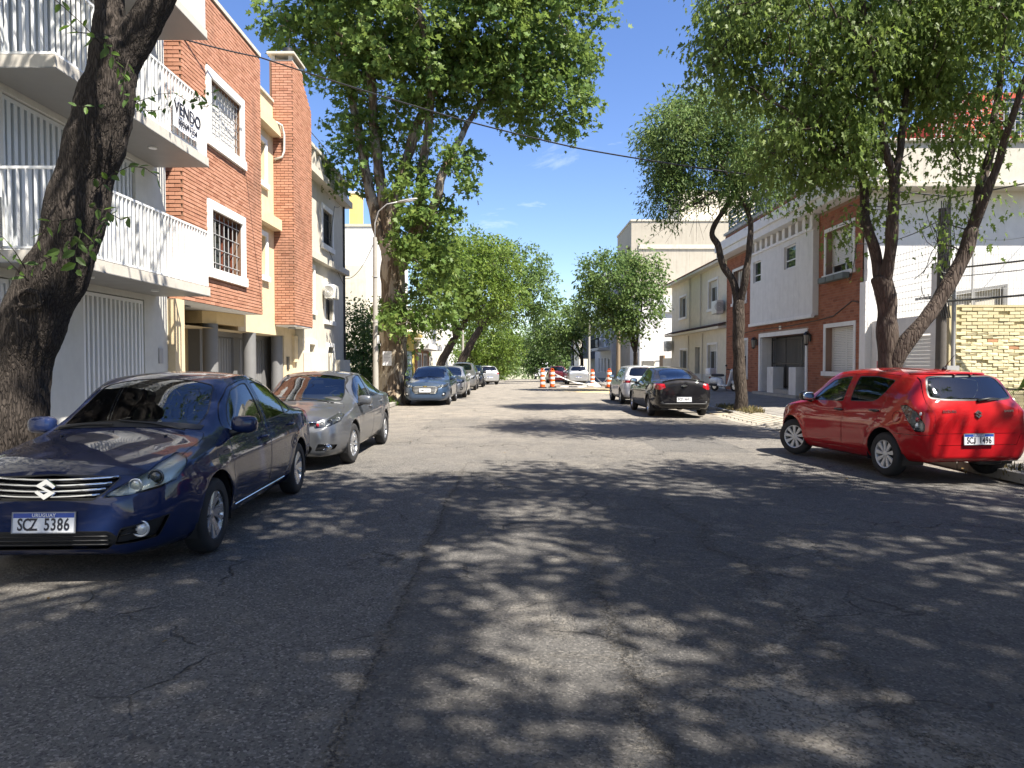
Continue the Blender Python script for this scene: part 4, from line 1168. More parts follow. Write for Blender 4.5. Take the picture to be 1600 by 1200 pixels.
def ac_unit(label, x, y, z, face='y', sgn=-1, w=0.8, h=0.55, d=0.32):
    """outdoor air conditioner: housing with fan grille, on two brackets"""
    t = thing('air_conditioner', label, 'air conditioner', (x, y, z))
    b = MB().bevbox(x - w / 2, x + w / 2, y - d / 2, y + d / 2, z, z + h, 0.02) if face == 'y' else MB().bevbox(x - d / 2, x + d / 2, y - w / 2, y + w / 2, z, z + h, 0.02)
    b.build('housing', M_PLAST, t, smooth=True, sharp=35)
    g = MB()
    fx, fy = (x - w * 0.12, y + sgn * (d / 2 + 0.006)) if face == 'y' else (x + sgn * (d / 2 + 0.006), y - w * 0.12)
    ax = 'y' if face == 'y' else 'x'
    c = (0, 0, 0)
    for r in (0.06, 0.11, 0.16, 0.205):
        ring = []
        for k in range(21):
            a = 2 * PI * k / 20
            ring.append((fx + r * math.cos(a), fy, z + h / 2 + r * math.sin(a)) if face == 'y' else (fx, fy + r * math.cos(a), z + h / 2 + r * math.sin(a)))
        g.tube(ring, 0.008, 5)
    g.build('fan_grille', M_GREYP, t)
    k = MB(); wz = z - 0.03
    for s in (-0.3, 0.3):
        if face == 'y': k.box(x + s * w - .02, x + s * w + .02, y - d / 2 - .02, y + d / 2 + .02, wz, wz + 0.028)
        else: k.box(x - d / 2 - .02, x + d / 2 + .02, y + s * w - .02, y + s * w + .02, wz, wz + 0.028)
    k.build('bracket', M_IRONG, t)
    return t

# ---------------------------------------------------------------- white balconied apartment block (left, near)
XA = -7.0
A = thing('apartment_building', 'white apartment block with slatted balconies behind the leaning tree', 'building', (XA, 5, 0.1))
gh = [(7.4, 9.95, 0.14, 2.74), (11.62, 13.55, 0.14, 2.76)]
up = [(9.86, 13.3, 3.06, 5.30), (9.86, 13.3, 5.60, 7.75), (9.86, 13.3, 8.05, 10.1), (3.0, 6.6, 3.06, 5.30), (3.0, 6.6, 5.60, 7.75)]
m = MB()
facade(m, 'x', XA, 1, -9.0, 14.45, 0.0, 10.9, gh + up, 0.22)
shell(m, -17, XA, -9.0, 14.45, 0.0, 10.9, 'e')
m.build('wall', M_GREYWHITE, A)
def slat_screen(par, name, x, y0, y1, z0, z1, pitch, w=0.05, d=0.04, mat=None, frame=True, rail=()):
    mat = mat or M_SLATG
    f = MB()
    if frame:
        f.box(x - .03, x + .045, y0, y0 + .06, z0, z1); f.box(x - .03, x + .045, y1 - .06, y1, z0, z1)
        f.box(x - .03, x + .045, y0 + .06, y1 - .06, z1 - .06, z1); f.box(x - .03, x + .045, y0 + .06, y1 - .06, z0, z0 + .05)
    for r in rail: f.box(x - .028, x - .005, y0 + .06, y1 - .06, r - .02, r + .02)
    f.box(x - .09, x - .07, y0, y1, z0, z1)
    o = f.build(name, mat, par)
    me = MB().box(-.004, d, -w / 2, w / 2, 0, z1 - z0 - 0.112).mesh('slat', mat)
    n = int((y1 - y0 - .14) / pitch)
    for k in range(n):
        y = y0 + .07 + pitch * (k + .5) * (y1 - y0 - .14) / (n * pitch)
        link_mesh('slat', me, o, Vector((x, y, z0 + 0.051)) - org(par))
    return o
slat_screen(A, 'slatted_door', XA - 0.06, 11.64, 13.53, 0.16, 2.74, 0.125, 0.055, 0.05, M_STEELW, rail=(1.45,))
slat_screen(A, 'slatted_door', XA - 0.06, 7.42, 9.93, 0.16, 2.72, 0.125, 0.055, 0.05, M_STEELW, rail=(1.45,))
for za, zb in ((3.08, 5.28), (5.62, 7.73), (8.07, 10.08)):
    slat_screen(A, 'slatted_shutter', XA - 0.09, 9.9, 13.26, za, zb, 0.135, 0.075, 0.045, M_SLATG)
def balcony(par, y0, y1, xo, zb, zt=0.16, rh=1.06, pitch=0.112, flat=0.045, ends=(True, True)):
    s = MB().box(XA + 0.002, xo, y0, y1, zb, zb + zt)
    o = s.build('balcony', M_SLAB, par)
    # a lamp disc in the soffit and dark edge drip
    MB().box(XA + 0.02, xo + 0.012, y0 - 0.012, y1 + 0.012, zb - 0.014, zb - 0.001).build('drip_edge', M_GREYD, o)
    MB().lathe([(0.07, 0), (0.07, 0.03)], ((XA + xo) / 2 + .1, y0 + (y1 - y0) * .72, zb - 0.043), 'z', 14).build('ceiling_lamp', M_STEELW, o)
    MB().lathe([(0.07, 0), (0.07, 0.03)], ((XA + xo) / 2 + .1, y0 + (y1 - y0) * .3, zb - 0.043), 'z', 14).build('ceiling_lamp', M_STEELW, o)
    z0, z1 = zb + zt + 0.05, zb + zt + rh
    xr = xo - 0.045
    for za, zb_ in ((z1, z1 + .035), (z0 - .03, z0)): MB().box(xr - .02, xr + .02, y0 + .02, y1 - .02, za, zb_).build('handrail', M_STEELW, o)
    me = MB().box(-.02, .02, -.006, .006, 0, z1 - z0).mesh('baluster', M_STEELW)
    me2 = MB().box(-.006, .006, -.02, .02, 0, z1 - z0).mesh('baluster', M_STEELW)
    n = int((y1 - y0 - .06) / pitch)
    for k in range(n + 1):
        b = link_mesh('baluster', me, o, Vector((xr, y0 + .03 + (y1 - y0 - .06) * k / n, z0)) - org(par))
    for i, ye in enumerate((y0 + .045, y1 - .045)):
        if not ends[i]: continue
        for za, zb_ in ((z1, z1 + .035), (z0 - .03, z0)): MB().box(XA + .03, xr - .03, ye - .02, ye + .02, za, zb_).build('handrail', M_STEELW, o)
        m_ = int((xr - XA - .06) / pitch)
        for k in range(m_):
            link_mesh('baluster', me2, o, Vector((XA + .06 + (xr - XA - .1) * k / m_, ye, z0)) - org(par))
    return o
XB = -5.93
balcony(A, 9.33, 14.0, XB, 2.88)
balcony(A, 9.33, 14.0, XB, 5.40)
balcony(A, 9.33, 14.0, XB, 7.86)
MB().bevbox(XA + .01, XA + .36, 9.20, 9.31, 3.06, 3.72, .015).build('concrete_post', M_ROUGH, A)
# house tile and meter box at its far end
MB().box(XA + 0.002, XA + .02, 14.06, 14.22, 1.55, 1.85).build('meter_box', M_IRONG, A)

# for-sale banner tied to the balcony
bn_c = Vector((XB + 0.035, 13.0, 5.99))
t = thing('sale_banner', 'white banner reading VENDO with a phone number, tied to the upper balcony', 'banner', tuple(bn_c))
M_VINYL = plain('white banner vinyl', (0.80, 0.80, 0.82), 0.45, var=0.03)
mb = MB(); N_ = 14
for i in range(N_):
    def bp(k, z):
        u = -0.52 + 1.04 * k / N_
        sag = 0.055 * (1 - (u / 0.52) ** 2) if z > 0 else 0.02 * (1 - (u / .52) ** 2)
        return (bn_c.x + 0.008 * math.sin(k * 1.1), bn_c.y + u, bn_c.z + z - sag)
    mb.quad(bp(i, -.285), bp(i + 1, -.285), bp(i + 1, .285), bp(i, .285))
mb.build('sheet', M_VINYL, t, smooth=True)
for s in ((-.52, .28), (.52, .28), (-.52, -.28), (.52, -.28)):
    MB().tube([(bn_c.x, bn_c.y + s[0], bn_c.z + s[1]), (XB - 0.03, bn_c.y + s[0] * 1.06, bn_c.z + s[1] * 1.12)], 0.004, 4).build('tie', M_IRONG, t)
M_BLK = plain('black lettering', (0.02, 0.02, 0.03), 0.5, var=0.05)
def lettering(par, txt, c, size, mat, face, depth=0.003, bold=0.0, sx=1.0, space=1.0, name='lettering', rot=None):
    """text standing on a vertical face; face = direction it looks to ('+x','-y','+y','-x') or a matrix"""
    V, F = text_mb(txt, size, depth, bold, space, sx)
    Mx = {'+x': lambda p: (p[2], p[0], p[1]), '-x': lambda p: (-p[2], -p[0], p[1]), '-y': lambda p: (p[0], -p[2], p[1]), '+y': lambda p: (-p[0], p[2], p[1])}[face]
    m_ = MB().add([tuple(Vector(Mx(p)) + Vector(c)) for p in V], F)
    return m_.build(name, mat, par)
lettering(t, 'VENDO', (bn_c.x + 0.016, bn_c.y + 0.02, bn_c.z + 0.055), 0.31, M_BLK, '+x', bold=0.003, sx=0.98)
lettering(t, '099691254', (bn_c.x + 0.016, bn_c.y + 0.02, bn_c.z - 0.175), 0.165, M_BLK, '+x', bold=0.0015, sx=1.0)

# ---------------------------------------------------------------- orange brick building with chimney (left)
XBr = -6.85
Bd = thing('brick_building', 'orange brick apartment house with white framed windows and a tall brick chimney', 'building', (XBr, 17, 0.1))
w1 = (16.22, 18.03, 3.72, 5.06); w2 = (16.22, 18.03, 6.68, 8.02)
m = MB(); facade(m, 'x', XBr, 1, 14.87, 19.48, 2.88, 9.85, [w1, w2], 0.3); shell(m, -12, XBr, 14.87, 19.48, 2.88, 9.85, 'e')
m.quad((-12, 14.87, 2.88), (XBr, 14.87, 2.88), (XBr, 19.48, 2.88), (-12, 19.48, 2.88), 1)
m.build('brick_wall', [M_MORTAR_L, M_WHITE_TRIM], Bd)
m = MB()
def grow(w, s): return (w[0] - s, w[1] + s, w[2] - s * .75, w[3] + s)
bricks(m, 'x', XBr, 1, 14.87, 19.48, 2.89, 9.8, [grow(w1, .21), grow(w2, .21)], L=0.25, H=0.083, joint=.018, proud=.022, seed=3)
bricks(m, 'y', 14.87, -1, -9.0, XBr, 2.89, 9.8, [], L=0.25, H=0.083, joint=.018, proud=.022, seed=4)
bw = m.build('brickwork', M_BRICK_L, Bd); bw['kind'] = 'stuff'
MB().box(-12.05, XBr + 0.035, 14.84, 19.51, 9.852, 9.95).build('coping', M_ROUGH, Bd)
window(Bd, 'x', XBr, 1, *w1, recess=0.27, fw=0.06, fm=M_WOODR, mull=2, surround=M_WHITE_TRIM, sw=0.2, sp=0.06, bars=7, hbars=4, barm=M_IRONG, bard=-0.06, barr=0.012, sills=0.03)
window(Bd, 'x', XBr, 1, *w2, recess=0.17, fw=0.06, fm=M_STEELW, pane=M_SHUT, mull=1, surround=M_WHITE_TRIM, sw=0.2, sp=0.06, bars=10, hbars=7, barm=M_IRONG, bard=-0.05, barr=0.009, sills=0.03)
# cream set-back wall with ledges
XC = -7.5
wc = [(20.5, 21.7, 7.0, 8.2), (20.5, 21.7, 4.2, 5.4)]
m = MB(); facade(m, 'x', XC, 1, 19.48, 24.62, 2.45, 9.7, wc, 0.25); shell(m, -12, XC, 19.5, 24.62, 2.45, 9.7, 'e')
m.quad((-9, 14.9, 2.44), (XC, 14.9, 2.44), (XC, 24.6, 2.44), (-9, 24.6, 2.44))
m.build('cream_wall', M_CREAM, Bd)
for w in wc: window(Bd, 'x', XC, 1, *w, recess=0.2, fm=M_STEELW, surround=M_WHITE_TRIM, sw=0.14, sp=0.05)
for z in (8.62, 5.7): MB().box(XC - 0.05, XC + 0.28, 19.5, 22.42, z, z + 0.34).build('ledge', M_CREAM, Bd)
MB().box(XC - .1, XC + .06, 19.5, 22.44, 9.7, 9.78).build('coping', M_ROUGH, Bd)
MB().tube([(XC + 0.2, 21.9, 8.97), (XC + .34, 22.3, 8.95), (XC + .37, 22.42, 8.7), (XC + .36, 22.44, 8.2), (XC + .30, 22.45, 8.02), (XC + .05, 22.46, 7.95)], 0.035, 8).build('drain_pipe', M_PLAST, Bd, smooth=True)
# chimney breast
XK = -6.88
prof = [(22.5, 2.78), (24.5, 2.78), (24.5, 10.1), (23.55, 10.75), (23.55, 11.02), (22.5, 11.02)]
m = MB(); m.prism(prof, 'x', XC - 0.1, XK)
ch = m.build('chimney', M_MORTAR_L, Bd)
m = MB()
bricks(m, 'y', 22.5, -1, XC - .02, XK, 2.79, 11.0, [], L=0.25, H=0.083, joint=.018, proud=.022, seed=6)
bricks(m, 'x', XK, 1, 22.5, 24.5, 2.79, 10.1, [], L=0.25, H=0.083, joint=.018, proud=.022, seed=7)
zz = 10.1
while zz < 10.98:
    yb = 24.5 - (zz - 10.1) / 0.65 * 0.95 if zz < 10.75 else 23.55
    bricks(m, 'x', XK, 1, 22.5, yb - .02, zz, zz + 0.083, [], L=0.25, H=0.083, joint=.018, proud=.022, seed=int(zz * 100)); zz += 0.083
m.build('brickwork', M_BRICK_L, ch)['kind'] = 'stuff'
m = MB().box(XC - .08, XK - .0, 22.52, 23.53, 11.021, 11.06)
for a, b in ((XC - .06, XC + .06), (XK - .13, XK - .01)):
    m.box(a, b, 22.53, 22.65, 11.061, 11.21); m.box(a, b, 23.4, 23.52, 11.061, 11.21)
m.bevbox(XC - .16, XK + .08, 22.42, 23.62, 11.211, 11.29, .01)
m.build('chimney_cap', M_ROUGH, ch)
m = MB().lathe([(0.17, 0), (0.17, 0.02), (0.165, 0.30), (0.15, .30), (0.15, 0.05)], (XK - .28, 23.0, 11.291), 'z', 18, caps=False)
m.tube([(XK - .28, 23.0, 11.55), (XK - .24, 23.05, 11.95)], 0.02, 6)
m.build('chimney_pot', M_BLACKM, ch, smooth=True, sharp=40)
MB().box(XC + .003, XK - .003, 22.53, 24.49, 2.735, 2.778).build('chimney_soffit', M_WHITE_TRIM, Bd)
MB().lathe([(0.13, 0), (0.11, 0.05)], (XK - .3, 23.2, 2.684), 'z', 16).build('ceiling_lamp', M_IRONG, Bd)
# garage level
m = MB()
m.box(-10, -8.35, 18.2, 18.32, 0.1, 2.87); m.box(-9.6, -9.45, 14.9, 18.2, 0.1, 2.87)
m.build('porch_wall', M_OCHRE, Bd)
MB().box(XBr - .22, XBr - .001, 14.46, 14.88, 0.12, 2.875).build('corner_pier', M_CREAM, Bd)
m = MB()
m.prism([(-8.3, 17.72), (-7.72, 17.72), (-7.52, 18.1), (-7.32, 19.45), (-7.32, 19.47), (-8.3, 19.47)], 'z', 2.56, 2.872)
m.build('beam', M_OCHRE, Bd)
XG = -8.05
m = MB(); facade(m, 'x', XG, 1, 18.32, 24.6, 0.1, 2.44, [(18.5, 20.55, 0.1, 2.3), (20.95, 23.0, 0.1, 2.3)], 0.1)
m.quad((-8.35, 18.32, .1), (XG, 18.32, .1), (XG, 18.32, 2.44), (-8.35, 18.32, 2.44)); m.build('garage_wall', M_GREYP, Bd)
def panel_door(y0, y1, z0, z1):
    o = MB().box(XG - .1, XG - .08, y0, y1, z0, z1).build('garage_door', M_GREYD, Bd)
    n = int((y1 - y0) / 0.17)
    me = MB().box(0, .022, -.072, .072, 0, z1 - z0 - .06).mesh('door_slat', M_GREYD)
    for k in range(n): link_mesh('door_slat', me, o, Vector((XG - .08, y0 + (y1 - y0) * (k + .5) / n, z0 + .03)) - org(Bd))
    return o
panel_door(18.52, 20.53, 0.1, 2.29); panel_door(20.97, 22.98, 0.1, 2.29)
for y in (18.05, 20.72, 23.15):
    MB().lathe([(0.185, 0.1), (0.185, 2.56 if y < 19 else 2.445)], (-7.66, y, 0), 'z', 28).build('column', M_GREYP, Bd, smooth=True, sharp=40)
m = MB(); m.box(XC - .25, XC, 23.36, 24.6, 0.1, 2.45); m.build('entrance_wall', M_CREAM, Bd)
MB().box(XC + .001, XC + .03, 23.62, 23.86, 1.35, 1.78).build('door_plate', M_BLACKM, Bd)
m = MB().box(XC + .001, XC + .10, 24.2, 24.58, 1.6, 2.5); m.build('meter_box', M_CREAM, Bd)
MB().lathe([(0.10, 0), (0.08, 0.04)], (XBr - .6, 16.3, 2.83), 'z', 14).build('ceiling_lamp', M_IRONG, Bd)

# ---------------------------------------------------------------- three-storey cream-grey house beyond the chimney (left)
XD = -7.25
Dd = thing('cream_house', 'three storey cream grey house with stained ledges and an air conditioner, beyond the chimney', 'building', (XD, 27, 0.1))
wd = [(27.3, 28.7, 6.15, 7.5), (27.6, 28.8, 3.25, 4.6), (25.15, 26.0, 3.5, 5.0), (25.3, 26.1, 0.15, 2.25), (27.9, 28.75, 0.15, 2.2)]
m = MB(); facade(m, 'x', XD, 1, 24.64, 30.7, 0.05, 8.4, wd, 0.22); shell(m, -14, XD, 24.64, 30.7, 0.05, 8.4, 'e'); m.build('wall', M_OLDCREAM, Dd)
window(Dd, 'x', XD, 1, *wd[0], recess=0.18, fm=M_BLACKM, mull=1, surround=M_WHITE_TRIM, sw=0.18, sp=0.04, bars=6, hbars=2, barm=M_BLACKM, bard=-.03)
window(Dd, 'x', XD, 1, *wd[1], recess=0.18, fm=M_BLACKM, mull=1, surround=M_WHITE_TRIM, sw=0.15, sp=0.04, bars=6, barm=M_BLACKM, bard=-.03)
window(Dd, 'x', XD, 1, *wd[2], recess=0.18, fm=M_STEELW, pane=M_CURT, mull=0, surround=M_WHITE_TRIM, sw=0.15, sp=0.04)
for w in wd[3:]:
    MB().box(XD - .2, XD - .16, w[0], w[1], w[2], w[3]).build('door', M_GREYD, Dd)
    s = MB().box(XD + .001, XD + .05, w[0] - .16, w[0], w[2], w[3] + .16); s.box(XD + .001, XD + .05, w[1], w[1] + .16, w[2], w[3] + .16); s.box(XD + .001, XD + .05, w[0], w[1], w[3], w[3] + .16)
    s.build('door_surround', M_WHITE_TRIM, Dd)
MB().box(XD - .3, XD + .22, 24.66, 30.85, 5.32, 5.56).build('ledge', M_OLDCREAM, Dd)
MB().box(XD - .3, XD + .34, 24.66, 30.98, 8.25, 8.50).build('cornice', M_OLDCREAM, Dd)
m = MB()
for k in range(9):
    y = 24.9 + k * 0.7
    m.box(XD + .08, XD + .22, y - .11, y + .11, 8.501, 9.18)
m.box(XD - .02, XD + .03, 24.66, 30.75, 8.501, 9.18); m.box(XD - .05, XD + .26, 24.66, 30.8, 9.181, 9.3)
m.build('parapet', M_ROUGH, Dd)
rail = MB()
for y in (25.2, 27.0, 28.8, 30.2): rail.tube([(XD - .4, y, 9.3), (XD - .4, y, 10.35)], 0.018, 6)
rail.tube([(XD - .4, 25.2, 10.35), (XD - .4, 30.2, 10.35), (-9, 30.2, 10.35)], 0.018, 6)
rail.build('roof_railing', M_IRONG, Dd)
MB().tube([(XD + .05, 30.6, 8.4), (XD + .05, 30.62, 0.2)], 0.04, 8).build('drain_pipe', M_BLACKM, Dd)
m = MB(); m.box(XD + .02, XD + .30, 24.66, 27.6, 0.1, 1.95); m.box(XD + .02, XD + .25, 28.9, 30.7, 0.1, 1.7)
m.build('front_wall', M_CREAM_PALE, Dd)
ac_unit('white air conditioner on the cream grey house above its barred window', XD + .28, 27.55, 4.05, 'y', -1, .36, .52, .8)

# ---------------------------------------------------------------- behind the plane tree: hedge, white party wall, yellow tower, low houses
Hh = [(-7.3, 33.0, 1.4, 1.3, 1.6, 1.6), (-6.9, 32.6, 3.2, 1.1, 1.3, 1.5), (-7.0, 35.5, 1.6, 1.3, 2.2, 1.7), (-6.8, 36.0, 3.6, 1.1, 2.0, 1.3), (-7.2, 38.5, 2.0, 1.3, 1.8, 2.0), (-6.3, 33.5, 1.2, .6, 1.2, 1.3), (-7.6, 31.9, 2.4, 1.0, .7, 2.2)]
me, C_, T_ = crown('foliage', Hh, 620, 24, 0.15, 'oval', M_LEAF_DARK, 81, shell=0.3, spread=0.45, tw_len=0.35)
t = thing('shrub', 'tall dark green overgrown hedge between the cream grey house and the plane tree', 'hedge', (-7.0, 34.5, 0.1))
link_mesh('foliage', me, t, -Vector(t.location))['kind'] = 'stuff'
limb_obj([([(-7.0, 33, 0), (-6.9, 33, 2), (-6.8, 32.8, 3.5)], .08, .03), ([(-7.1, 36, 0), (-6.9, 36, 2), (-6.8, 36.2, 3.8)], .08, .03)], None, M_BARK_GREY, 'stem', t, 4)
E = thing('white_building', 'stained white building rising behind the overgrown hedge', 'building', (-9, 42, 0))
m = MB(); m.box(-16, -7.6, 42, 52, -.3, 9.6); m.build('wall', plaster('stained white', (0.66, 0.65, 0.62), (0.25, 0.24, 0.22), 0.7), E)
MB().box(-16.05, -7.55, 41.95, 42.2, 9.6, 9.75).build('coping', M_ROUGH, E)
MB().box(-11.5, -8.1, 39.5, 41.9, -.2, 7.0).build('side_wall', M_CREAM_PALE, E)
T = thing('water_tower', 'yellow square tower standing behind the white party wall', 'tower', (-11.9, 54, 0))
MB().box(-12.3, -11.65, 54, 56, 0, 14.4).build('shaft', plaster('yellow paint', (0.60, 0.46, 0.16), (0.4, 0.3, 0.1), 0.3), T)
MB().box(-12.34, -11.61, 53.95, 56.05, 14.4, 14.55).build('cap', M_WHITE_TRIM, T)
M_MAST = plain('galvanised steel', (0.5, 0.51, 0.52), 0.45, 0.4)
mb = MB(); c = px(610, 440, 70)
for dx, dy in ((-.35, -.2), (.35, -.2), (0, .4)):
    mb.tube([(c.x + dx, c.y + dy, 0), (c.x + dx, c.y + dy, 15.5)], 0.03, 5)
for k in range(15):
    z = k * 1.0 + .5
    mb.tube([(c.x - .35, c.y - .2, z), (c.x + .35, c.y - .2, z + .5), (c.x, c.y + .4, z + 1), (c.x - .35, c.y - .2, z + 1)], 0.018, 4)
for dx, h in ((-.5, 16.5), (.2, 17.3), (.6, 16.0)): mb.tube([(c.x + dx, c.y, 14.0), (c.x + dx, c.y, h)], 0.05, 5)
mb.solo('antenna_mast', M_MAST, 'slender lattice antenna mast on the skyline behind the plane tree', 'antenna', (c.x, c.y, 0))

XF = -7.2
Fd = thing('brick_house', 'low house with yellow pillar, pale blue gate and brick front under a white canopy', 'house', (XF, 52, gz(52)))
g0 = gz(52) + 0.1
m = MB(); wf = [(54.2, 56.2, g0 + .9, g0 + 2.2), (57.6, 59.8, g0 + .9, g0 + 2.2)]
facade(m, 'x', XF, 1, 52.6, 61.5, g0 - .3, g0 + 2.6, wf, .2); shell(m, -14, XF, 52.6, 61.5, g0 - .3, g0 + 5.5, 'e'); m.build('wall', M_MORTAR_R, Fd)
m = MB(); bricks(m, 'x', XF, 1, 52.6, 61.5, g0 - .3, g0 + 2.6, [grow(w, .16) for w in wf], L=.5, H=.165, joint=.03, proud=.02, seed=9)
bricks(m, 'y', 52.6, -1, -9, XF, g0 - .3, g0 + 2.6, [], L=.5, H=.165, joint=.03, proud=.02, seed=10)
m.build('brickwork', brickmat('tan brick', (0.36, 0.17, 0.09), (0.43, 0.22, 0.12), (0.30, 0.13, 0.07)), Fd)['kind'] = 'stuff'
for w in wf: window(Fd, 'x', XF, 1, *w, recess=.12, fm=M_STEELW, pane=M_GREYP, surround=M_WHITE_TRIM, sw=.14)
m = MB(); m.box(-12, XF + 1.1, 52.0, 62, g0 + 2.6, g0 + 3.0); m.box(-12, XF + .6, 52.4, 62, g0 + 3.0, g0 + 5.6); m.build('canopy', M_PUREWHITE, Fd)
MY = plaster('yellow house paint', (0.72, 0.55, 0.14), (0.4, 0.3, 0.1), .25)
m = MB(); m.box(-12, XF, 47.6, 48.1, g0 - .2, g0 + 3.4); m.box(-12, XF, 51.7, 52.4, g0 - .2, g0 + 3.4); m.box(-12, XF, 48.1, 51.7, g0 + 2.4, g0 + 3.4); m.box(-12, XF + .6, 47.5, 52.3, g0 + 3.4, g0 + 3.6)
m.build('yellow_wall', MY, Fd)
MBL = plain('pale blue glazing', (0.42, 0.60, 0.62), .3, var=.08)
gt = MB().box(XF - .14, XF - .1, 48.12, 51.68, g0 - .1, g0 + 2.38).build('gate', MBL, Fd)
m = MB()
for k in range(6): m.box(XF - .1, XF - .06, 48.12 + k * .69, 48.18 + k * .69, g0, g0 + 2.36)
for k in range(7): m.box(XF - .1, XF - .064, 48.12, 51.66, g0 + k * .37, g0 + .05 + k * .37)
m.build('gate_frame', M_STEELW, gt)
# simple terraces farther down the left side and behind the viewer, only seen in gaps and reflections
def terrace(label, x, sgn, y0, y1, h, mat, nw=3, seed=0, floors=2, cat='house', winm=None):
    g = gz((y0 + y1) / 2)
    t = thing('terraced_house', label, cat, (x, (y0 + y1) / 2, g))
    holes = []
    fh = h / floors
    for fl in range(floors):
        for k in range(nw):
            u = y0 + (y1 - y0) * (k + .5) / nw
            holes.append((u - .55, u + .55, g + fl * fh + (1.0 if fl or k % 2 else .15), g + fl * fh + 2.25))
    m = MB(); facade(m, 'x', x, -sgn, y0, y1, g - .5, g + h, holes, .2)
    xs = (x, x + sgn * 8); shell(m, min(xs), max(xs), y0, y1, g - .5, g + h, 'e' if sgn < 0 else 'w')
    m.build('wall', mat, t)
    for hh in holes:
        window(t, 'x', x, -sgn, *hh, recess=.16, fm=M_STEELW, mull=1, surround=M_WHITE_TRIM, sw=.12, sp=.03, shutter=0)
    c = MB(); x2 = x - sgn * .18; c.box(min(x2, x + sgn * .3), max(x2, x + sgn * .3), y0, y1, g + h + .001, g + h + .22); c.build('cornice', M_WHITE_TRIM, t)
    return t
terrace('pale rendered house glimpsed between the tree trunks on the left', -7.3, -1, 62.5, 74, 5.6, M_CREAM_PALE)
terrace('white house hidden behind the far left trees', -7.3, -1, 75, 90, 6.2, M_WHITE)

# ---------------------------------------------------------------- right: red brown brick house
XR = 10.2; Z0 = ZSW_R
Rb = thing('brick_house', 'two storey red brown brick house with a white projecting panel and a barred entrance', 'house', (XR, 27, Z0))
hR = [(21.2, 23.1, 1.30, 2.70), (24.62, 29.1, 0.30, 2.60), (30.8, 32.0, 1.0, 2.55), (21.3, 23.15, 4.4, 5.78), (31.0, 32.8, 4.3, 5.75)]
m = MB(); facade(m, 'x', XR, -1, 20.72, 33.8, 0.0, 6.5, hR, .5); m.build('front_wall', M_MORTAR_R, Rb)
def gw(w, s): return (w[0] - s, w[1] + s, w[2] - s, w[3] + s)
m = MB(); bricks(m, 'x', XR, -1, 20.72, 33.8, 0.1, 6.45, [gw(hR[0], .14), (hR[1][0] - .16, hR[1][1] + .16, 0, 2.78), gw(hR[2], .12), gw(hR[3], .12), gw(hR[4], .12), (23.66, 29.94, 3.14, 6.5)], L=.25, H=.083, joint=.012, proud=.010, seed=12)
m.build('brickwork', M_BRICK_R, Rb)['kind'] = 'stuff'
# side wall facing the viewer, with its thicker rough upper band
XE = 24
m = MB(); m.box(XR + .02, XE, 20.5, 20.7, -.2, 6.55); m.box(XR + 1.0, XE, 20.71, 33.7, -.2, 7.6); m.build('side_wall', M_PUREWHITE, Rb)
m = MB(); m.box(XR - .05, XE, 19.95, 20.71, 6.55, 7.72); m.bevbox(XR - .12, XE, 19.85, 20.72, 6.46, 6.60, .02); m.bevbox(XR - .1, XE, 19.87, 20.73, 7.721, 7.80, .02)
m.build('upper_band', M_ROUGH, Rb)
MB().box(XR - .08, XR + .2, 20.38, 20.72, 0.2, 3.9).build('pilaster', M_WHITE_TRIM, Rb)
# white panel
m = MB(); hp = [(28.65, 29.55, 4.86, 5.72), (25.15, 26.2, 4.98, 5.80)]
facade(m, 'x', 10.0, -1, 23.7, 29.9, 3.16, 6.03, hp, .12)
m.quad((10.0, 23.7, 3.16), (XR, 23.7, 3.16), (XR, 23.7, 6.5), (10.0, 23.7, 6.5)); m.quad((10.0, 29.9, 3.16), (XR, 29.9, 3.16), (XR, 29.9, 6.5), (10.0, 29.9, 6.5))
m.quad((10.0, 23.7, 3.16), (10.0, 29.9, 3.16), (XR, 29.9, 3.16), (XR, 23.7, 3.16)); m.quad((10.0, 23.7, 6.03), (10.0, 29.9, 6.03), (XR, 29.9, 6.03), (XR, 23.7, 6.03))
pn = m.build('white_panel', M_WHITE, Rb)
MB().bevbox(9.94, 10.06, 23.66, 29.94, 3.08, 3.20, .015).build('panel_lip', M_WHITE_TRIM, Rb)
MB().bevbox(9.94, 10.06, 23.66, 29.94, 6.0, 6.10, .015).build('panel_lip', M_WHITE_TRIM, Rb)
for w in hp: window(Rb, 'x', 10.0, -1, *w, recess=.11, fm=M_STEELW, mull=0, trans=(w[2] + .3,), sill=False)
me = MB().box(9.98, 10.18, -.12, .12, 6.101, 6.5).mesh('dentil', M_WHITE_TRIM, (10.08, 0, 6.3))
for k in range(11):
    link_mesh('dentil', me, Rb, Vector((10.08, 23.85 + k * .6, 6.3)) - org(Rb))
MB().box(XR - .02, XR - .004, 23.7, 29.9, 6.1, 6.5).build('shadow_gap', M_OLDCREAM, Rb)
m = MB(); m.bevbox(9.70, 10.6, 20.0, 33.85, 6.51, 6.78, .015); m.bevbox(9.62, 10.6, 19.9, 33.9, 6.781, 7.16, .02); m.build('cornice', M_WHITE_TRIM, Rb)
MB().box(10.1, 10.4, 20.75, 33.75, 7.161, 7.55).build('parapet', M_MORTAR_R, Rb)
m = MB(); bricks(m, 'x', 10.1, -1, 20.75, 33.75, 7.17, 7.55, [], L=.25, H=.083, joint=.012, proud=.01, seed=14); m.build('parapet_bricks', M_BRICK_R, Rb)['kind'] = 'stuff'
MB().box(10.0, 10.45, 20.74, 33.76, 7.551, 7.66).build('coping', M_ROUGH, Rb)
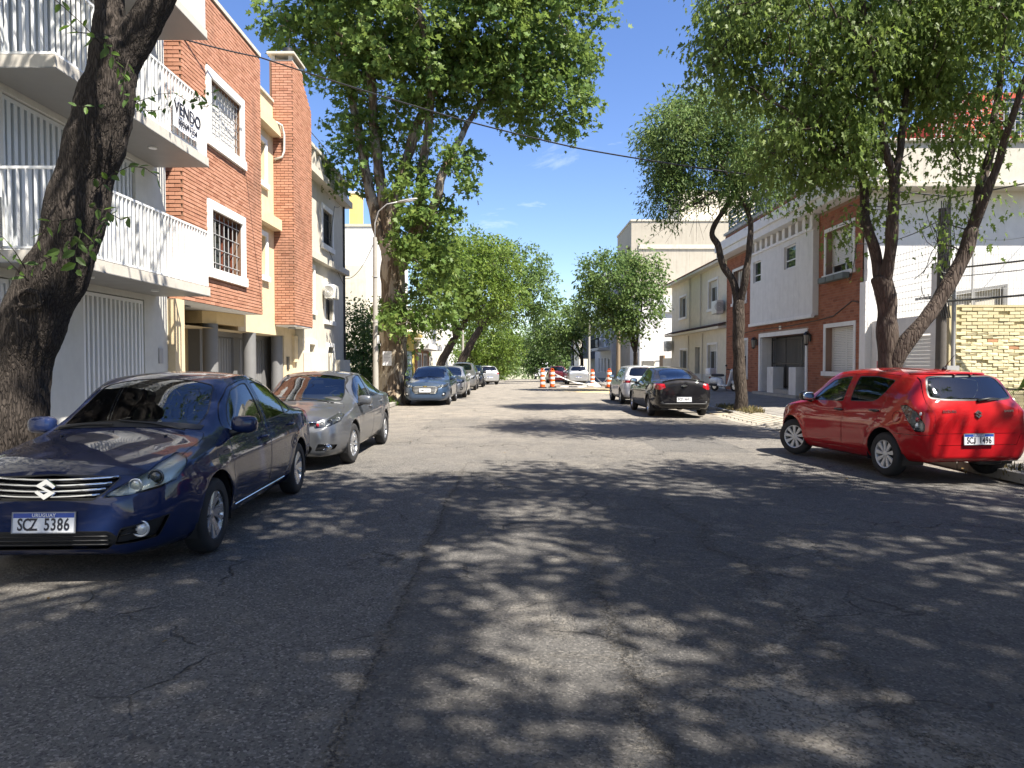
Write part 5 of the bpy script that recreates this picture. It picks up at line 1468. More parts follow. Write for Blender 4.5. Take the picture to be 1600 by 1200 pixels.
# roof rail and rooms on the roof
m = MB()
for k in range(8): m.box(10.2, 10.26, 25.0 + k * 1.22, 25.06 + k * 1.22, 7.66, 8.7)
m.box(10.21, 10.25, 25, 33.6, 8.62, 8.70)
rr = m.build('roof_railing', M_BLACKM, Rb)
me = MB().box(-.008, .008, 0, 8.55, -.055, .055).mesh('railing_board', M_GREYD)
for k in range(5): link_mesh('railing_board', me, rr, Vector((10.19, 25.03, 7.82 + k * .18)) - org(Rb))
m = MB(); m.box(11.2, 16, 27.5, 33, 7.6, 10.2); m.build('roof_room', M_WHITE, Rb)
m = MB(); m.box(13.7, 23, 21.6, 26, 7.75, 9.7); m.build('roof_room', M_RED, Rb)
MB().box(10.9, 12.6, 25.0, 27.4, 7.6, 8.4).build('roof_room', M_RED, Rb)
for x in (14.8, 16.8, 18.6): MB().box(x, x + 1.05, 21.52, 21.58, 8.45, 9.5).build('roof_window', M_PANE, Rb)
m = MB()
for k in range(36): m.box(12.0 + k * .16, 12.02 + k * .16, 20.3, 20.32, 7.81, 9.0)
for k in range(9): m.box(12, 17.6, 20.305, 20.315, 7.9 + k * .13, 7.915 + k * .13)
m.build('roof_mesh', M_IRONG, Rb)['kind'] = 'stuff'
# windows and entrance
window(Rb, 'x', XR, -1, *hR[0], recess=.26, fm=M_STEELW, surround=M_WHITE_TRIM, sw=.13, sp=.03, shutter=1.0)
window(Rb, 'x', XR, -1, *hR[2], recess=.2, fm=M_STEELW, surround=M_WHITE_TRIM, sw=.11, sp=.03, shutter=.45, bars=6, barm=M_IRONG, bard=-.05, hbars=3)
window(Rb, 'x', XR, -1, *hR[3], recess=.26, fm=M_STEELW, surround=M_WHITE_TRIM, sw=.11, sp=.03, shutter=.8)
window(Rb, 'x', XR, -1, *hR[4], recess=.26, fm=M_STEELW, surround=M_WHITE_TRIM, sw=.11, sp=.03, shutter=.6, bars=6, barm=M_BLACKM, bard=.02)
fb_ = MB()
for k in range(3): fb_.bevbox(XR - .3, XR - .08, 21.35 + k * .6, 21.9 + k * .6, 4.12, 4.3, .02)
fbx = fb_.solo('flower_box', plain('grey green planter', (0.12, 0.14, 0.13), .7), 'row of grey planters under the upper right shutter window', 'planter', (XR - .2, 22.2, 4.2))
ent = MB(); w = hR[1]
ent.box(XR - .05, XR - .002, w[0] - .16, w[0], .3, 2.77); ent.box(XR - .05, XR - .002, w[1], w[1] + .16, .3, 2.77); ent.box(XR - .05, XR - .002, w[0], w[1], 2.61, 2.77)
ent.box(XR + .001, XR + .5, w[1] - .06, w[1] - .002, .3, 2.6)
ent.build('entrance_surround', M_WHITE_TRIM, Rb)
MB().box(XR + .62, XR + .66, w[0], w[1], .1, 2.62).build('door', plain('dark door', (0.035, 0.03, 0.028), .5), Rb)
m = MB(); m.box(XR - .35, XR + .6, w[0], w[1], .1, .42); m.box(XR - .1, XR + .6, 25.7, 27.7, .421, .58); m.build('door_step', M_CONC, Rb)
gate = MB(); xg = XR + .42
for z in (.66, 1.55, 2.5): gate.box(xg - .015, xg + .015, w[0] + .02, w[1] - .08, z - .02, z + .02)
for y in (w[0] + .05, 26.0, 27.5, w[1] - .12): gate.box(xg - .02, xg + .02, y - .025, y + .025, .5, 2.58)
gate = gate.build('entrance_gate', M_BLACKM, Rb)
me = MB().box(-.009, .009, -.009, .009, 0, 1.98).mesh('gate_bar', M_GREYD)
for k in range(38): link_mesh('gate_bar', me, gate, Vector((xg, w[0] + .1 + k * .113, .58)) - org(Rb))
for y in (25.55, 27.75):
    MB().bevbox(XR - .12, XR + .30, y - .32, y + .32, .3, 1.42, .015).build('entrance_wall', M_WHITE, Rb)
MB().bevbox(XR - .14, XR - .121, 27.6, 27.8, 1.12, 1.26, .003).build('house_number', M_PLAST, Rb)
MB().box(XR - .03, XR - .012, 26.9, 27.1, 2.84, 2.98).build('house_number', M_PLAST, Rb)
def lantern(label, x, y, z):
    t = thing('wall_lantern', label, 'lantern', (x, y, z))
    MB().box(x + .12, x + .16, y - .05, y + .05, z - .12, z + .12).build('back_plate', M_BLACKM, t)
    MB().tube([(x + .14, y, z + .1), (x + .05, y, z + .24), (x, y, z + .2)], .014, 6).build('arm', M_BLACKM, t)
    MB().lathe([(.065, -.2), (.10, .1)], (x, y, z), 'z', 6).build('lamp_glass', plain('smoky lantern glass', (0.30, 0.28, 0.24), .2), t)
    m = MB(); m.lathe([(.125, .1), (.03, .22)], (x, y, z), 'z', 6); m.lathe([(.03, -.26), (.075, -.2)], (x, y, z), 'z', 6)
    for k in range(6):
        a = 2 * PI * k / 6
        m.tube([(x + .066 * math.cos(a), y + .066 * math.sin(a), z - .2), (x + .101 * math.cos(a), y + .101 * math.sin(a), z + .1)], .008, 4)
    m.build('cage', M_BLACKM, t)
lantern('black wall lantern right of the barred entrance', XR - .16, 24.25, 2.42)
lantern('black wall lantern left of the barred entrance', XR - .16, 29.55, 2.42)
MB().tube([(XR - .03, 20.9, 3.35), (XR - .03, 21.3, 3.42), (XR - .035, 22.5, 3.05), (XR - .03, 23.9, 2.98), (XR - .03, 26.5, 2.92), (XR - .03, 29.5, 2.95), (XR - .03, 33.5, 2.8)], .016, 5).solo('facade_cable', M_BLACKM, 'black cable looping along the red brown brick front', 'cable', (XR, 27, 3))

# ---------------------------------------------------------------- right: cream house with red tile edges
Cd = thing('cream_house', 'cream two storey house with red tiled eaves beyond the brick house', 'house', (XR, 40, .3))
hC = [(35.3, 36.9, 4.35, 5.75), (41.6, 43.2, 4.3, 5.5), (35.4, 37.0, 1.05, 2.5), (38.6, 39.6, .4, 2.45), (41.3, 43.0, 1.0, 2.35)]
m = MB(); facade(m, 'x', XR, -1, 33.85, 45.4, 0, 6.4, hC, .25); shell(m, XR, 20, 33.85, 45.4, 0, 6.4, 'w'); m.build('wall', M_CREAM_PALE, Cd)
for i, w in enumerate(hC):
    if i == 3:
        MB().box(XR + .2, XR + .24, w[0], w[1], w[2], w[3]).build('door', M_GREYP, Cd)
    else:
        window(Cd, 'x', XR, -1, *w, recess=.18, fm=M_STEELW, surround=M_WHITE_TRIM, sw=.12, sp=.03, shutter=.25 if i in (0, 2) else 0, bars=5 if i in (1, 4) else 0, barm=M_IRONG, bard=-.04)
MB().box(XR - .03, XR - .002, 33.86, 45.4, .1, 1.0).build('dado', M_GREYWHITE, Cd)
def eave(z, xo):
    m = MB(); m.prism([(XR + .1, z), (XR - xo, z - .02), (XR - xo, z + .10), (XR + .1, z + .12)], 'y', 33.9, 45.75)
    e = m.build('eave', M_CREAM_PALE, Cd)
    me = MB()
    for s in range(6):
        a0, a1 = PI * s / 6, PI * (s + 1) / 6
        me.quad((-.0, -.11 * math.cos(a0), .06 * math.sin(a0)), (-.0, -.11 * math.cos(a1), .06 * math.sin(a1)), (.62, -.11 * math.cos(a1), .06 * math.sin(a1) + .2), (.62, -.11 * math.cos(a0), .06 * math.sin(a0) + .2))
    me = me.mesh('roof_tile', M_TILE)
    for k in range(52): link_mesh('roof_tile', me, e, Vector((XR - xo - .05, 33.98 + k * .226, z + .10)) - org(Cd))
eave(6.4, .42); eave(3.25, .38)
for y in (38.3, 40.6): MB().tube([(XR - .06, y, 6.35), (XR - .06, y, 3.5)], .03, 6).build('drain_pipe', M_OLDCREAM, Cd)
for y in (37.9, 40.9): MB().tube([(XR - .06, y, 3.15), (XR - .06, y, .3)], .03, 6).build('drain_pipe', M_OLDCREAM, Cd)
ac_unit('air conditioner high on the cream house near the brick house corner', XR - .3, 34.3, 3.95, 'y', -1, .34, .62, .85)
ac_unit('air conditioner at the far corner of the cream house above the low gate', XR - .3, 45.2, 2.35, 'y', -1, .34, .62, .85)

# low wall with gate, then white and beige blocks
Lw = thing('garden_wall', 'low pale wall with a brown gate panel beyond the cream house', 'wall', (XR, 50, 0))
m = MB(); m.box(XR, XR + .2, 45.45, 48.0, -.2, 1.9); m.box(XR, XR + .2, 51.0, 56, -.3, 1.75); m.build('wall', M_CREAM_PALE, Lw)
MB().box(XR + .05, XR + .15, 48.0, 49.4, -.1, 2.1).build('gate', plain('brown board', (0.25, 0.17, 0.10), .7, var=.2), Lw)
gm = MB()
for k in range(12): gm.box(XR + .08, XR + .11, 49.45 + k * .13, 49.48 + k * .13, -.2, 1.75)
gm.box(XR + .07, XR + .12, 49.4, 51, 1.72, 1.77); gm.build('railing', M_STEELW, Lw)
Wb = thing('white_building', 'bright white side wall below the beige block', 'building', (XR, 57, 0))
m = MB(); m.box(XR - .1, 22, 56.2, 60.8, -.5, 6.9); m.build('wall', M_PUREWHITE, Wb)
MB().box(XR + 1.6, 14, 56.0, 56.2, 5.6, 6.5).build('step_shadow_block', M_GREYWHITE, Wb)  # grey block stands in for the step-shaped shadow on the white wall
Bb = thing('beige_block', 'weathered beige four storey block with a blank side wall', 'building', (XR, 61, 0))
hB = [(u, u + 1.7, z, z + 1.35) for u in (61.8, 64.4, 67.0) for z in (4.2, 7.3, 10.4)]
g1 = gz(65)
m = MB(); facade(m, 'x', XR, -1, 61, 69, g1 - .5, 13.7, hB, .3); shell(m, XR, 26, 61, 69, g1 - .5, 13.7, 'w'); m.build('wall', M_BEIGE, Bb)
m = MB(); m.box(XR + .6, XR + 7.5, 60.9, 60.995, 11.35, 11.7); m.build('ledge', M_ROUGH, Bb)
MB().box(XR - .08, 26.1, 60.93, 69.05, 13.7, 13.85).build('coping', M_ROUGH, Bb)
MB().tube([(XR + 10.0, 60.85, 10.6), (XR + 10.0, 60.85, 7.0)], .12, 8).build('flue_pipe', M_GREYWHITE, Bb)
MB().box(14.8, 22, 63, 68, 13.85, 16.8).build('penthouse', M_CREAM_PALE, Bb)
for w in hB: window(Bb, 'x', XR, -1, *w, recess=.2, fm=M_BLACKM, sill=True)
Gb = thing('balcony_house', 'pale house with a cantilevered balcony behind the traffic drums', 'house', (XR - .4, 76, gz(76)))
g2 = gz(76); X4 = 9.7
hG = [(70.6, 71.8, g2 + .2, g2 + 2.3), (73.5, 74.4, g2 + 1.0, g2 + 2.4), (76.0, 76.9, g2 + 1.0, g2 + 2.4), (78.6, 79.5, g2 + .9, g2 + 2.4), (71.2, 73.4, g2 + 3.6, g2 + 5.7), (75.0, 77.2, g2 + 3.6, g2 + 5.7), (79, 80.6, g2 + 4.2, g2 + 5.6), (71.5, 73.5, g2 + 7.3, g2 + 8.8), (75, 77, g2 + 7.3, g2 + 8.8), (79, 81, g2 + 7.3, g2 + 8.8)]
m = MB(); facade(m, 'x', X4, -1, 69.1, 83, g2 - .5, g2 + 10.6, hG, .25); shell(m, X4, 20, 69.1, 83, g2 - .5, g2 + 10.6, 'w'); m.build('wall', plaster('pale bluish render', (0.60, 0.60, 0.59), (0.24, 0.23, 0.21), .5), Gb)
for w in hG: window(Gb, 'x', X4, -1, *w, recess=.18, fm=M_STEELW)
bs = MB().box(X4 - 1.15, X4 - .002, 70.2, 78.0, g2 + 3.15, g2 + 3.42).build('balcony', M_GREYWHITE, Gb)
m = MB(); m.box(X4 - 1.12, X4 - 1.08, 70.25, 77.95, g2 + 4.4, g2 + 4.46)
m.box(X4 - 1.12, X4, 70.25, 70.29, g2 + 4.4, g2 + 4.46)
for k in range(60): m.box(X4 - 1.11, X4 - 1.09, 70.3 + k * .127, 70.32 + k * .127, g2 + 3.42, g2 + 4.4)
m.build('railing', M_BLACKM, bs)
MB().box(X4 - .06, X4 - .002, 69.1, 83, g2 - .3, g2 + .9).build('dado', M_GREYWHITE, Gb)
MB().box(X4 - .5, 20, 69.05, 83.1, g2 + 10.6, g2 + 10.9).build('roof_slab', M_WHITE_TRIM, Gb)
ac_unit('air conditioner on the balcony of the pale house', X4 - .9, 71.2, g2 + 3.5, 'y', -1, .8, .7, .4)
Sb = thing('grey_building', 'small dark grey clad building far along the right pavement', 'building', (9.6, 88, gz(88)))
g3 = gz(88); m = MB(); m.box(9.2, 16, 84, 92, g3 + 2.6, g3 + 6.8); m.box(10, 16, 84.3, 92, g3 - .5, g3 + 2.6); m.build('wall', plain('dark grey cladding', (0.13, 0.135, 0.14), .6), Sb)
me = MB().box(9.16, 9.2, -.05, .05, 0, 4.1).mesh('cladding_slat', plain('dark grey cladding', (0.13, 0.135, 0.14), .6), (9.18, 0, 0))
for k in range(24): link_mesh('cladding_slat', me, Sb, Vector((9.18, 84.2 + k * .33, g3 + 2.65)) - org(Sb))
Fw = thing('white_fence', 'white boarded fence far down the right pavement', 'fence', (9.0, 98, gz(98)))
me = MB().box(-.03, .03, -.32, .32, 0, 1.9).mesh('fence_board', M_WHITE_TRIM)
for k in range(24): link_mesh('fence_board', me, Fw, Vector((9.0, 92.6 + k * .67, gz(92.6 + k * .67))) - org(Fw))
terrace('pale house far down the right side', 10.2, 1, 108, 122, 6.2, M_CREAM_PALE)
# beside and behind the viewer: only reflections show these
terrace('pale house across from the viewer on the right', 10.4, 1, -14, 6.5, 6.4, M_CREAM_PALE, nw=5)
terrace('grey house behind the viewer on the left', -7.4, -1, -24, -9.3, 7.0, M_GREYWHITE, nw=4)

# ---------------------------------------------------------------- right: lot beside the brick house
Yw = thing('brick_wall', 'pale yellow painted brick wall with chipped bricks, facing the viewer', 'wall', (12.5, 16.8, .2))
m = MB(); m.box(10.45, 17, 16.8, 17.0, -.1, 2.88); m.box(10.28, 10.45, 16.72, 17.06, -.1, 2.9); m.build('mortar_bed', M_MORTAR_Y, Yw)
MB().box(10.44, 17.02, 16.77, 17.03, 2.881, 2.93).build('coping', M_MORTAR_Y, Yw)
rb = random.Random(77)
BM = []
for k in range(6):
    bm = bmesh.new(); bmesh.ops.create_cube(bm, size=1, matrix=Matrix.Diagonal((.246, .05, .076, 1)))
    bmesh.ops.bevel(bm, geom=bm.edges[:], offset=.010, segments=1, affect='EDGES')
    for v in bm.verts: v.co += Vector((rb.uniform(-.005, .005), rb.uniform(-.008, .008), rb.uniform(-.006, .006)))
    me = bpy.data.meshes.new('brick'); bm.to_mesh(me); bm.free(); me.materials.append(M_BRICK_Y); BM.append(me)
BMX = MB().box(-.115, .115, -.02, .02, -.032, .032).mesh('brick', brickmat('bare chipped brick', (0.42, 0.20, 0.10), (0.46, 0.25, 0.14), (0.40, 0.18, 0.1)))
nb_ = 0; far = MB()
for row in range(34):
    z = .12 + row * .082
    u = 10.47 + (.126 if row % 2 else 0)
    while u < 16.8:
        p = Vector((u + .12, 16.79 + rb.uniform(-.012, .008), z + rb.uniform(-.007, .007)))
        if rb.random() < .03: u += .252; continue
        if u < 14.75 and z > 0.8 and nb_ < 298:
            o = link_mesh('brick', BMX if rb.random() < .02 else rb.choice(BM), Yw, p - org(Yw)); nb_ += 1
            o.rotation_euler = (rb.uniform(-.03, .03), rb.uniform(-.02, .02), rb.uniform(-.03, .03))
        else: far.box(p.x - .118, p.x + .118, p.y - .024, p.y + .024, p.z - .033, p.z + .033)
        u += .252
far.build('brickwork', M_BRICK_Y, Yw)['kind'] = 'stuff'
# white boundary wall of the yard, with roller gate and mesh screens
Gw = thing('yard_wall', 'white yard wall with a roller gate and mesh screen, between brick house and yellow wall', 'wall', (10.3, 18.6, .3))
m = MB(); m.box(10.3, 10.48, 18.9, 20.36, -.1, 2.75); m.box(10.3, 10.5, 17.12, 17.5, -.1, 4.0); m.box(10.3, 10.48, 17.5, 18.9, 2.3, 2.75); m.build('wall', M_PUREWHITE, Gw)
me = MB().box(-.012, .012, 17.51, 18.89, -.045, .045).mesh('roller_slat', M_SHUT, (0, 18.2, 0))
for k in range(19): link_mesh('roller_slat', me, Gw, Vector((10.42, 18.2, .5 + k * .095)) - org(Gw))
MB().box(10.27, 10.298, 18.95, 20.0, .35, 1.62).build('pink_panel', plain('faded pink paint', (0.62, 0.20, 0.20), .6, var=.15), Gw)
def meshfence(name, a, b, z0, z1, du, dz, mat, par, r=.006):
    a, b = Vector(a), Vector(b); m = MB(); L = (b - a).length; d = (b - a).normalized()
    n = int(L / du)
    for k in range(n + 1):
        p = a + d * (L * k / n); m.tube([(p.x, p.y, z0), (p.x, p.y, z1)], r, 3, caps=False)
    k = z0
    while k <= z1 + .001:
        m.tube([(a.x, a.y, k), (b.x, b.y, k)], r, 3, caps=False); k += dz
    o = m.build(name, mat, par); o['kind'] = 'stuff'
    return o
meshfence('wire_mesh', (10.39, 17.5, 0), (10.39, 20.36, 0), 2.76, 4.6, .14, .17, M_IRONG, Gw)
Mf = thing('mesh_screen', 'tall wire mesh screen above the yellow brick wall', 'fence', (13, 17, 2.9))
meshfence('wire_mesh', (10.6, 17.0, 0), (16.9, 17.0, 0), 2.94, 4.25, .062, .2, M_IRONG, Mf, .0045)
for x in (11.0, 13.9, 16.8): MB().tube([(x, 17.02, 2.9), (x, 17.02, 4.3)], .025, 6).build('post', M_IRONG, Mf)
Sh = thing('lean_to', 'grey framed lean-to roof showing above the yellow brick wall', 'shed', (12, 17.8, 2.9))
m = MB(); m.prism([(10.75, 3.22), (12.25, 3.45), (12.25, 3.52), (10.75, 3.29)], 'y', 17.6, 19.0); m.box(12.15, 12.25, 17.6, 17.7, .2, 3.45); m.box(11.4, 11.46, 17.6, 17.66, .2, 3.3); m.build('frame', M_GREYD, Sh)
MB().prism([(10.78, .3), (12.15, .3), (12.15, 3.43), (10.78, 3.21)], 'y', 17.72, 17.76).build('panel', M_OLDCREAM, Sh)
# grey service pole with its cable tangle
M_POLE = plaster('weathered pole concrete', (0.34, 0.325, 0.29), (0.12, 0.11, 0.095), .7, sc=2)
M_POLED = plain('dark pole wood', (0.085, 0.075, 0.066), .85, var=.3, sc=9)
Sp = thing('service_pole', 'dark service pole wrapped in cables at the end of the yellow brick wall', 'pole', (10.02, 16.6, .3))
sx, sy = 10.02, 16.6
MB().lathe([(.12, .25), (.10, 5.15)], (sx, sy, 0), 'z', 14).build('pole', M_POLED, Sp, smooth=True, sharp=40)
MB().box(sx + .13, sx + .17, sy - .02, sy + .02, 3.6, 5.45).build('bracket', M_BLACKM, Sp)
MB().lathe([(.045, .2), (.045, 3.9)], (sx + .3, sy + .02, 0), 'z', 10).build('conduit', M_IRONG, Sp)
MB().box(sx + .06, sx + .34, sy - .16, sy - .10, 1.0, 1.5).build('meter_box', M_IRONG, Sp)
rt = random.Random(4); m = MB()
for k in range(16):
    a = Vector((sx + rt.uniform(.0, .17), sy - .1, rt.uniform(3.2, 5.4)))
    e = Vector((sx + rt.uniform(-.8, .3), sy - rt.uniform(.05, .3), rt.uniform(3.0, 5.2)))
    mid = a.lerp(e, .5) + Vector((rt.uniform(-.25, .1), -.1, -rt.uniform(.1, .5)))
    q = [a, a.lerp(mid, .6) + Vector((0, 0, -.08)), mid, mid.lerp(e, .6) + Vector((0, 0, -.05)), e]
    m.tube(q, .009, 4, caps=False)
for k in range(5):
    x = sx - .12 + k * .05
    m.tube([(x, sy - .13, 5.3), (x + .02, sy - .14, 4.2), (x - .02, sy - .13, 3.0), (x + .05, sy - .13, 2.6)], .014, 5, caps=False)
m.build('cable_tangle', M_BLACKM, Sp)['kind'] = 'stuff'
# chain-link fence of the near garden, on a low wall
Cf = thing('garden_fence', 'low black chain link fence beside the red hatchback', 'fence', (10.2, 12, .3))
MB().box(10.12, 10.3, 7.0, 16.7, .1, .42).build('base_wall', M_CONC, Cf)
m = MB()
y = 7.0
while y < 16.2:
    for s in (1, -1):
        m.tube([(10.2 + s * .004, y if s > 0 else y + .55, .43), (10.2 + s * .004, y + .55 if s > 0 else y, 1.02)], .005, 3, caps=False)
    y += .055
m.build('chain_link', M_BLACKM, Cf)['kind'] = 'stuff'
m = MB(); m.tube([(10.2, 7, 1.03), (10.2, 16.7, 1.03)], .02, 6)
for k in range(6): m.tube([(10.2, 7.1 + k * 1.9, .42), (10.2, 7.1 + k * 1.9, 1.06)], .022, 6)
m.build('rail', M_BLACKM, Cf)
# ================================================================== VEHICLES
M_TYRE = plain('tyre rubber', (0.018, 0.018, 0.019), 0.8, var=.25, sc=12)
M_RIM = plain('machined alloy', (0.55, 0.56, 0.58), 0.28, 0.85, var=.06)
M_HUB = plain('silver hubcap plastic', (0.50, 0.51, 0.52), 0.38, 0.35, var=.06)
M_DARKRIM = plain('dark wheel', (0.03, 0.03, 0.032), 0.5, .3)
M_TRIM = plain('black plastic trim', (0.014, 0.014, 0.015), 0.5, var=.15)
M_RUBBER = plain('window rubber', (0.010, 0.010, 0.011), 0.45, var=.1)
M_GLOSSB = plain('gloss black', (0.010, 0.010, 0.011), 0.12, var=.05)
M_CHROME = plain('chrome', (0.75, 0.76, 0.78), 0.08, 1.0, var=.03)
M_SEAT = plain('dark seat cloth', (0.050, 0.050, 0.054), .85, var=.2)
M_DASH = plain('dashboard plastic', (0.022, 0.022, 0.024), .6, var=.1)
M_CARGLASS = glassmat('car glass', (0.46, 0.52, 0.50), 1.0)
M_TINT = glassmat('tinted car glass', (0.14, 0.16, 0.165), 1.05)
M_SCREEN = glassmat('windscreen glass', (0.55, 0.60, 0.585), 1.25)
M_LENS = glassmat('clear lamp lens', (0.93, 0.95, 0.95), 0.6)
M_LENSHAZE = glassmat('hazed lamp lens', (0.90, 0.92, 0.84), 0.45, .12)
M_REFL = plain('lamp reflector', (0.62, 0.63, 0.62), 0.3, 0.35, var=.1)
M_REFLD = plain('smoked lamp bowl', (0.10, 0.105, 0.11), 0.25, 0.6, var=.1)
M_REDLENS = plain('red lamp lens', (0.30, 0.006, 0.010), 0.12, var=.1, coat=1.0)
M_AMBER = plain('amber lens', (0.55, 0.16, 0.02), .15, coat=1.0)
M_PLATEW = plain('white plate', (0.72, 0.73, 0.74), .4, var=.04)
M_PLATEB = plain('plate blue', (0.015, 0.06, 0.32), .4, var=.05)
M_SEAM = plain('panel gap', (0.004, 0.004, 0.004), .9)

def pch(xs, ys):
    """monotone-ish smooth curve through control points (numpy)"""
    xs = np.array(xs, float); ys = np.array(ys, float)
    h = np.diff(xs); d = np.diff(ys) / h
    m = np.zeros_like(ys)
    for i in range(1, len(xs) - 1):
        if d[i - 1] * d[i] > 0:
            w1 = 2 * h[i] + h[i - 1]; w2 = h[i] + 2 * h[i - 1]
            m[i] = (w1 + w2) / (w1 / d[i - 1] + w2 / d[i])
    m[0] = d[0]; m[-1] = d[-1]
    def f(x):
        x = np.clip(np.asarray(x, float), xs[0], xs[-1])
        i = np.clip(np.searchsorted(xs, x) - 1, 0, len(xs) - 2)
        t = (x - xs[i]) / h[i]
        return (ys[i] * (1 + 2 * t) * (1 - t) ** 2 + m[i] * h[i] * t * (1 - t) ** 2 + ys[i + 1] * t * t * (3 - 2 * t) - m[i + 1] * h[i] * t * t * (1 - t))
    return f
def sup(t, p):
    t = np.clip(t, 0, 1); return (1 - (1 - t) ** p) ** (1 / p)

def pin(poly, x, y):
    c = False; n = len(poly); j = n - 1
    for i in range(n):
        xi, yi = poly[i]; xj, yj = poly[j]
        if (yi > y) != (yj > y) and x < (xj - xi) * (y - yi) / (yj - yi) + xi: c = not c
        j = i
    return c
def area2(p): return sum(p[i][0] * p[(i + 1) % len(p)][1] - p[(i + 1) % len(p)][0] * p[i][1] for i in range(len(p)))
def roundp(poly, r, n=3):
    out = []
    for i in range(len(poly)):
        a, b, c = Vector(poly[i - 1]), Vector(poly[i]), Vector(poly[(i + 1) % len(poly)])
        u, v = (a - b), (c - b); lu, lv = u.length, v.length
        k = min(r, lu * .45, lv * .45); u.normalize(); v.normalize()
        p, q = b + u * k, b + v * k
        for s in range(n + 1):
            t = s / n
            out.append(tuple(p * (1 - t) ** 2 + b * 2 * t * (1 - t) + q * t * t))
    return out
def offp(poly, d):
    """shrink (d>0) an outline by d"""
    s = 1 if area2(poly) > 0 else -1
    n = len(poly); out = []
    for i in range(n):
        a, b, c = Vector(poly[i - 1]), Vector(poly[i]), Vector(poly[(i + 1) % n])
        e1 = (b - a); e2 = (c - b)
        if e1.length < 1e-6: e1 = e2
        if e2.length < 1e-6: e2 = e1
        e1.normalize(); e2.normalize()
        n1, n2 = Vector((-e1.y, e1.x)) * s, Vector((-e2.y, e2.x)) * s
        m = (n1 + n2)
        if m.length < 1e-6: m = n1
        m.normalize()
        k = d / max(.45, m.dot(n1))
        out.append(tuple(b + m * k))
    return out

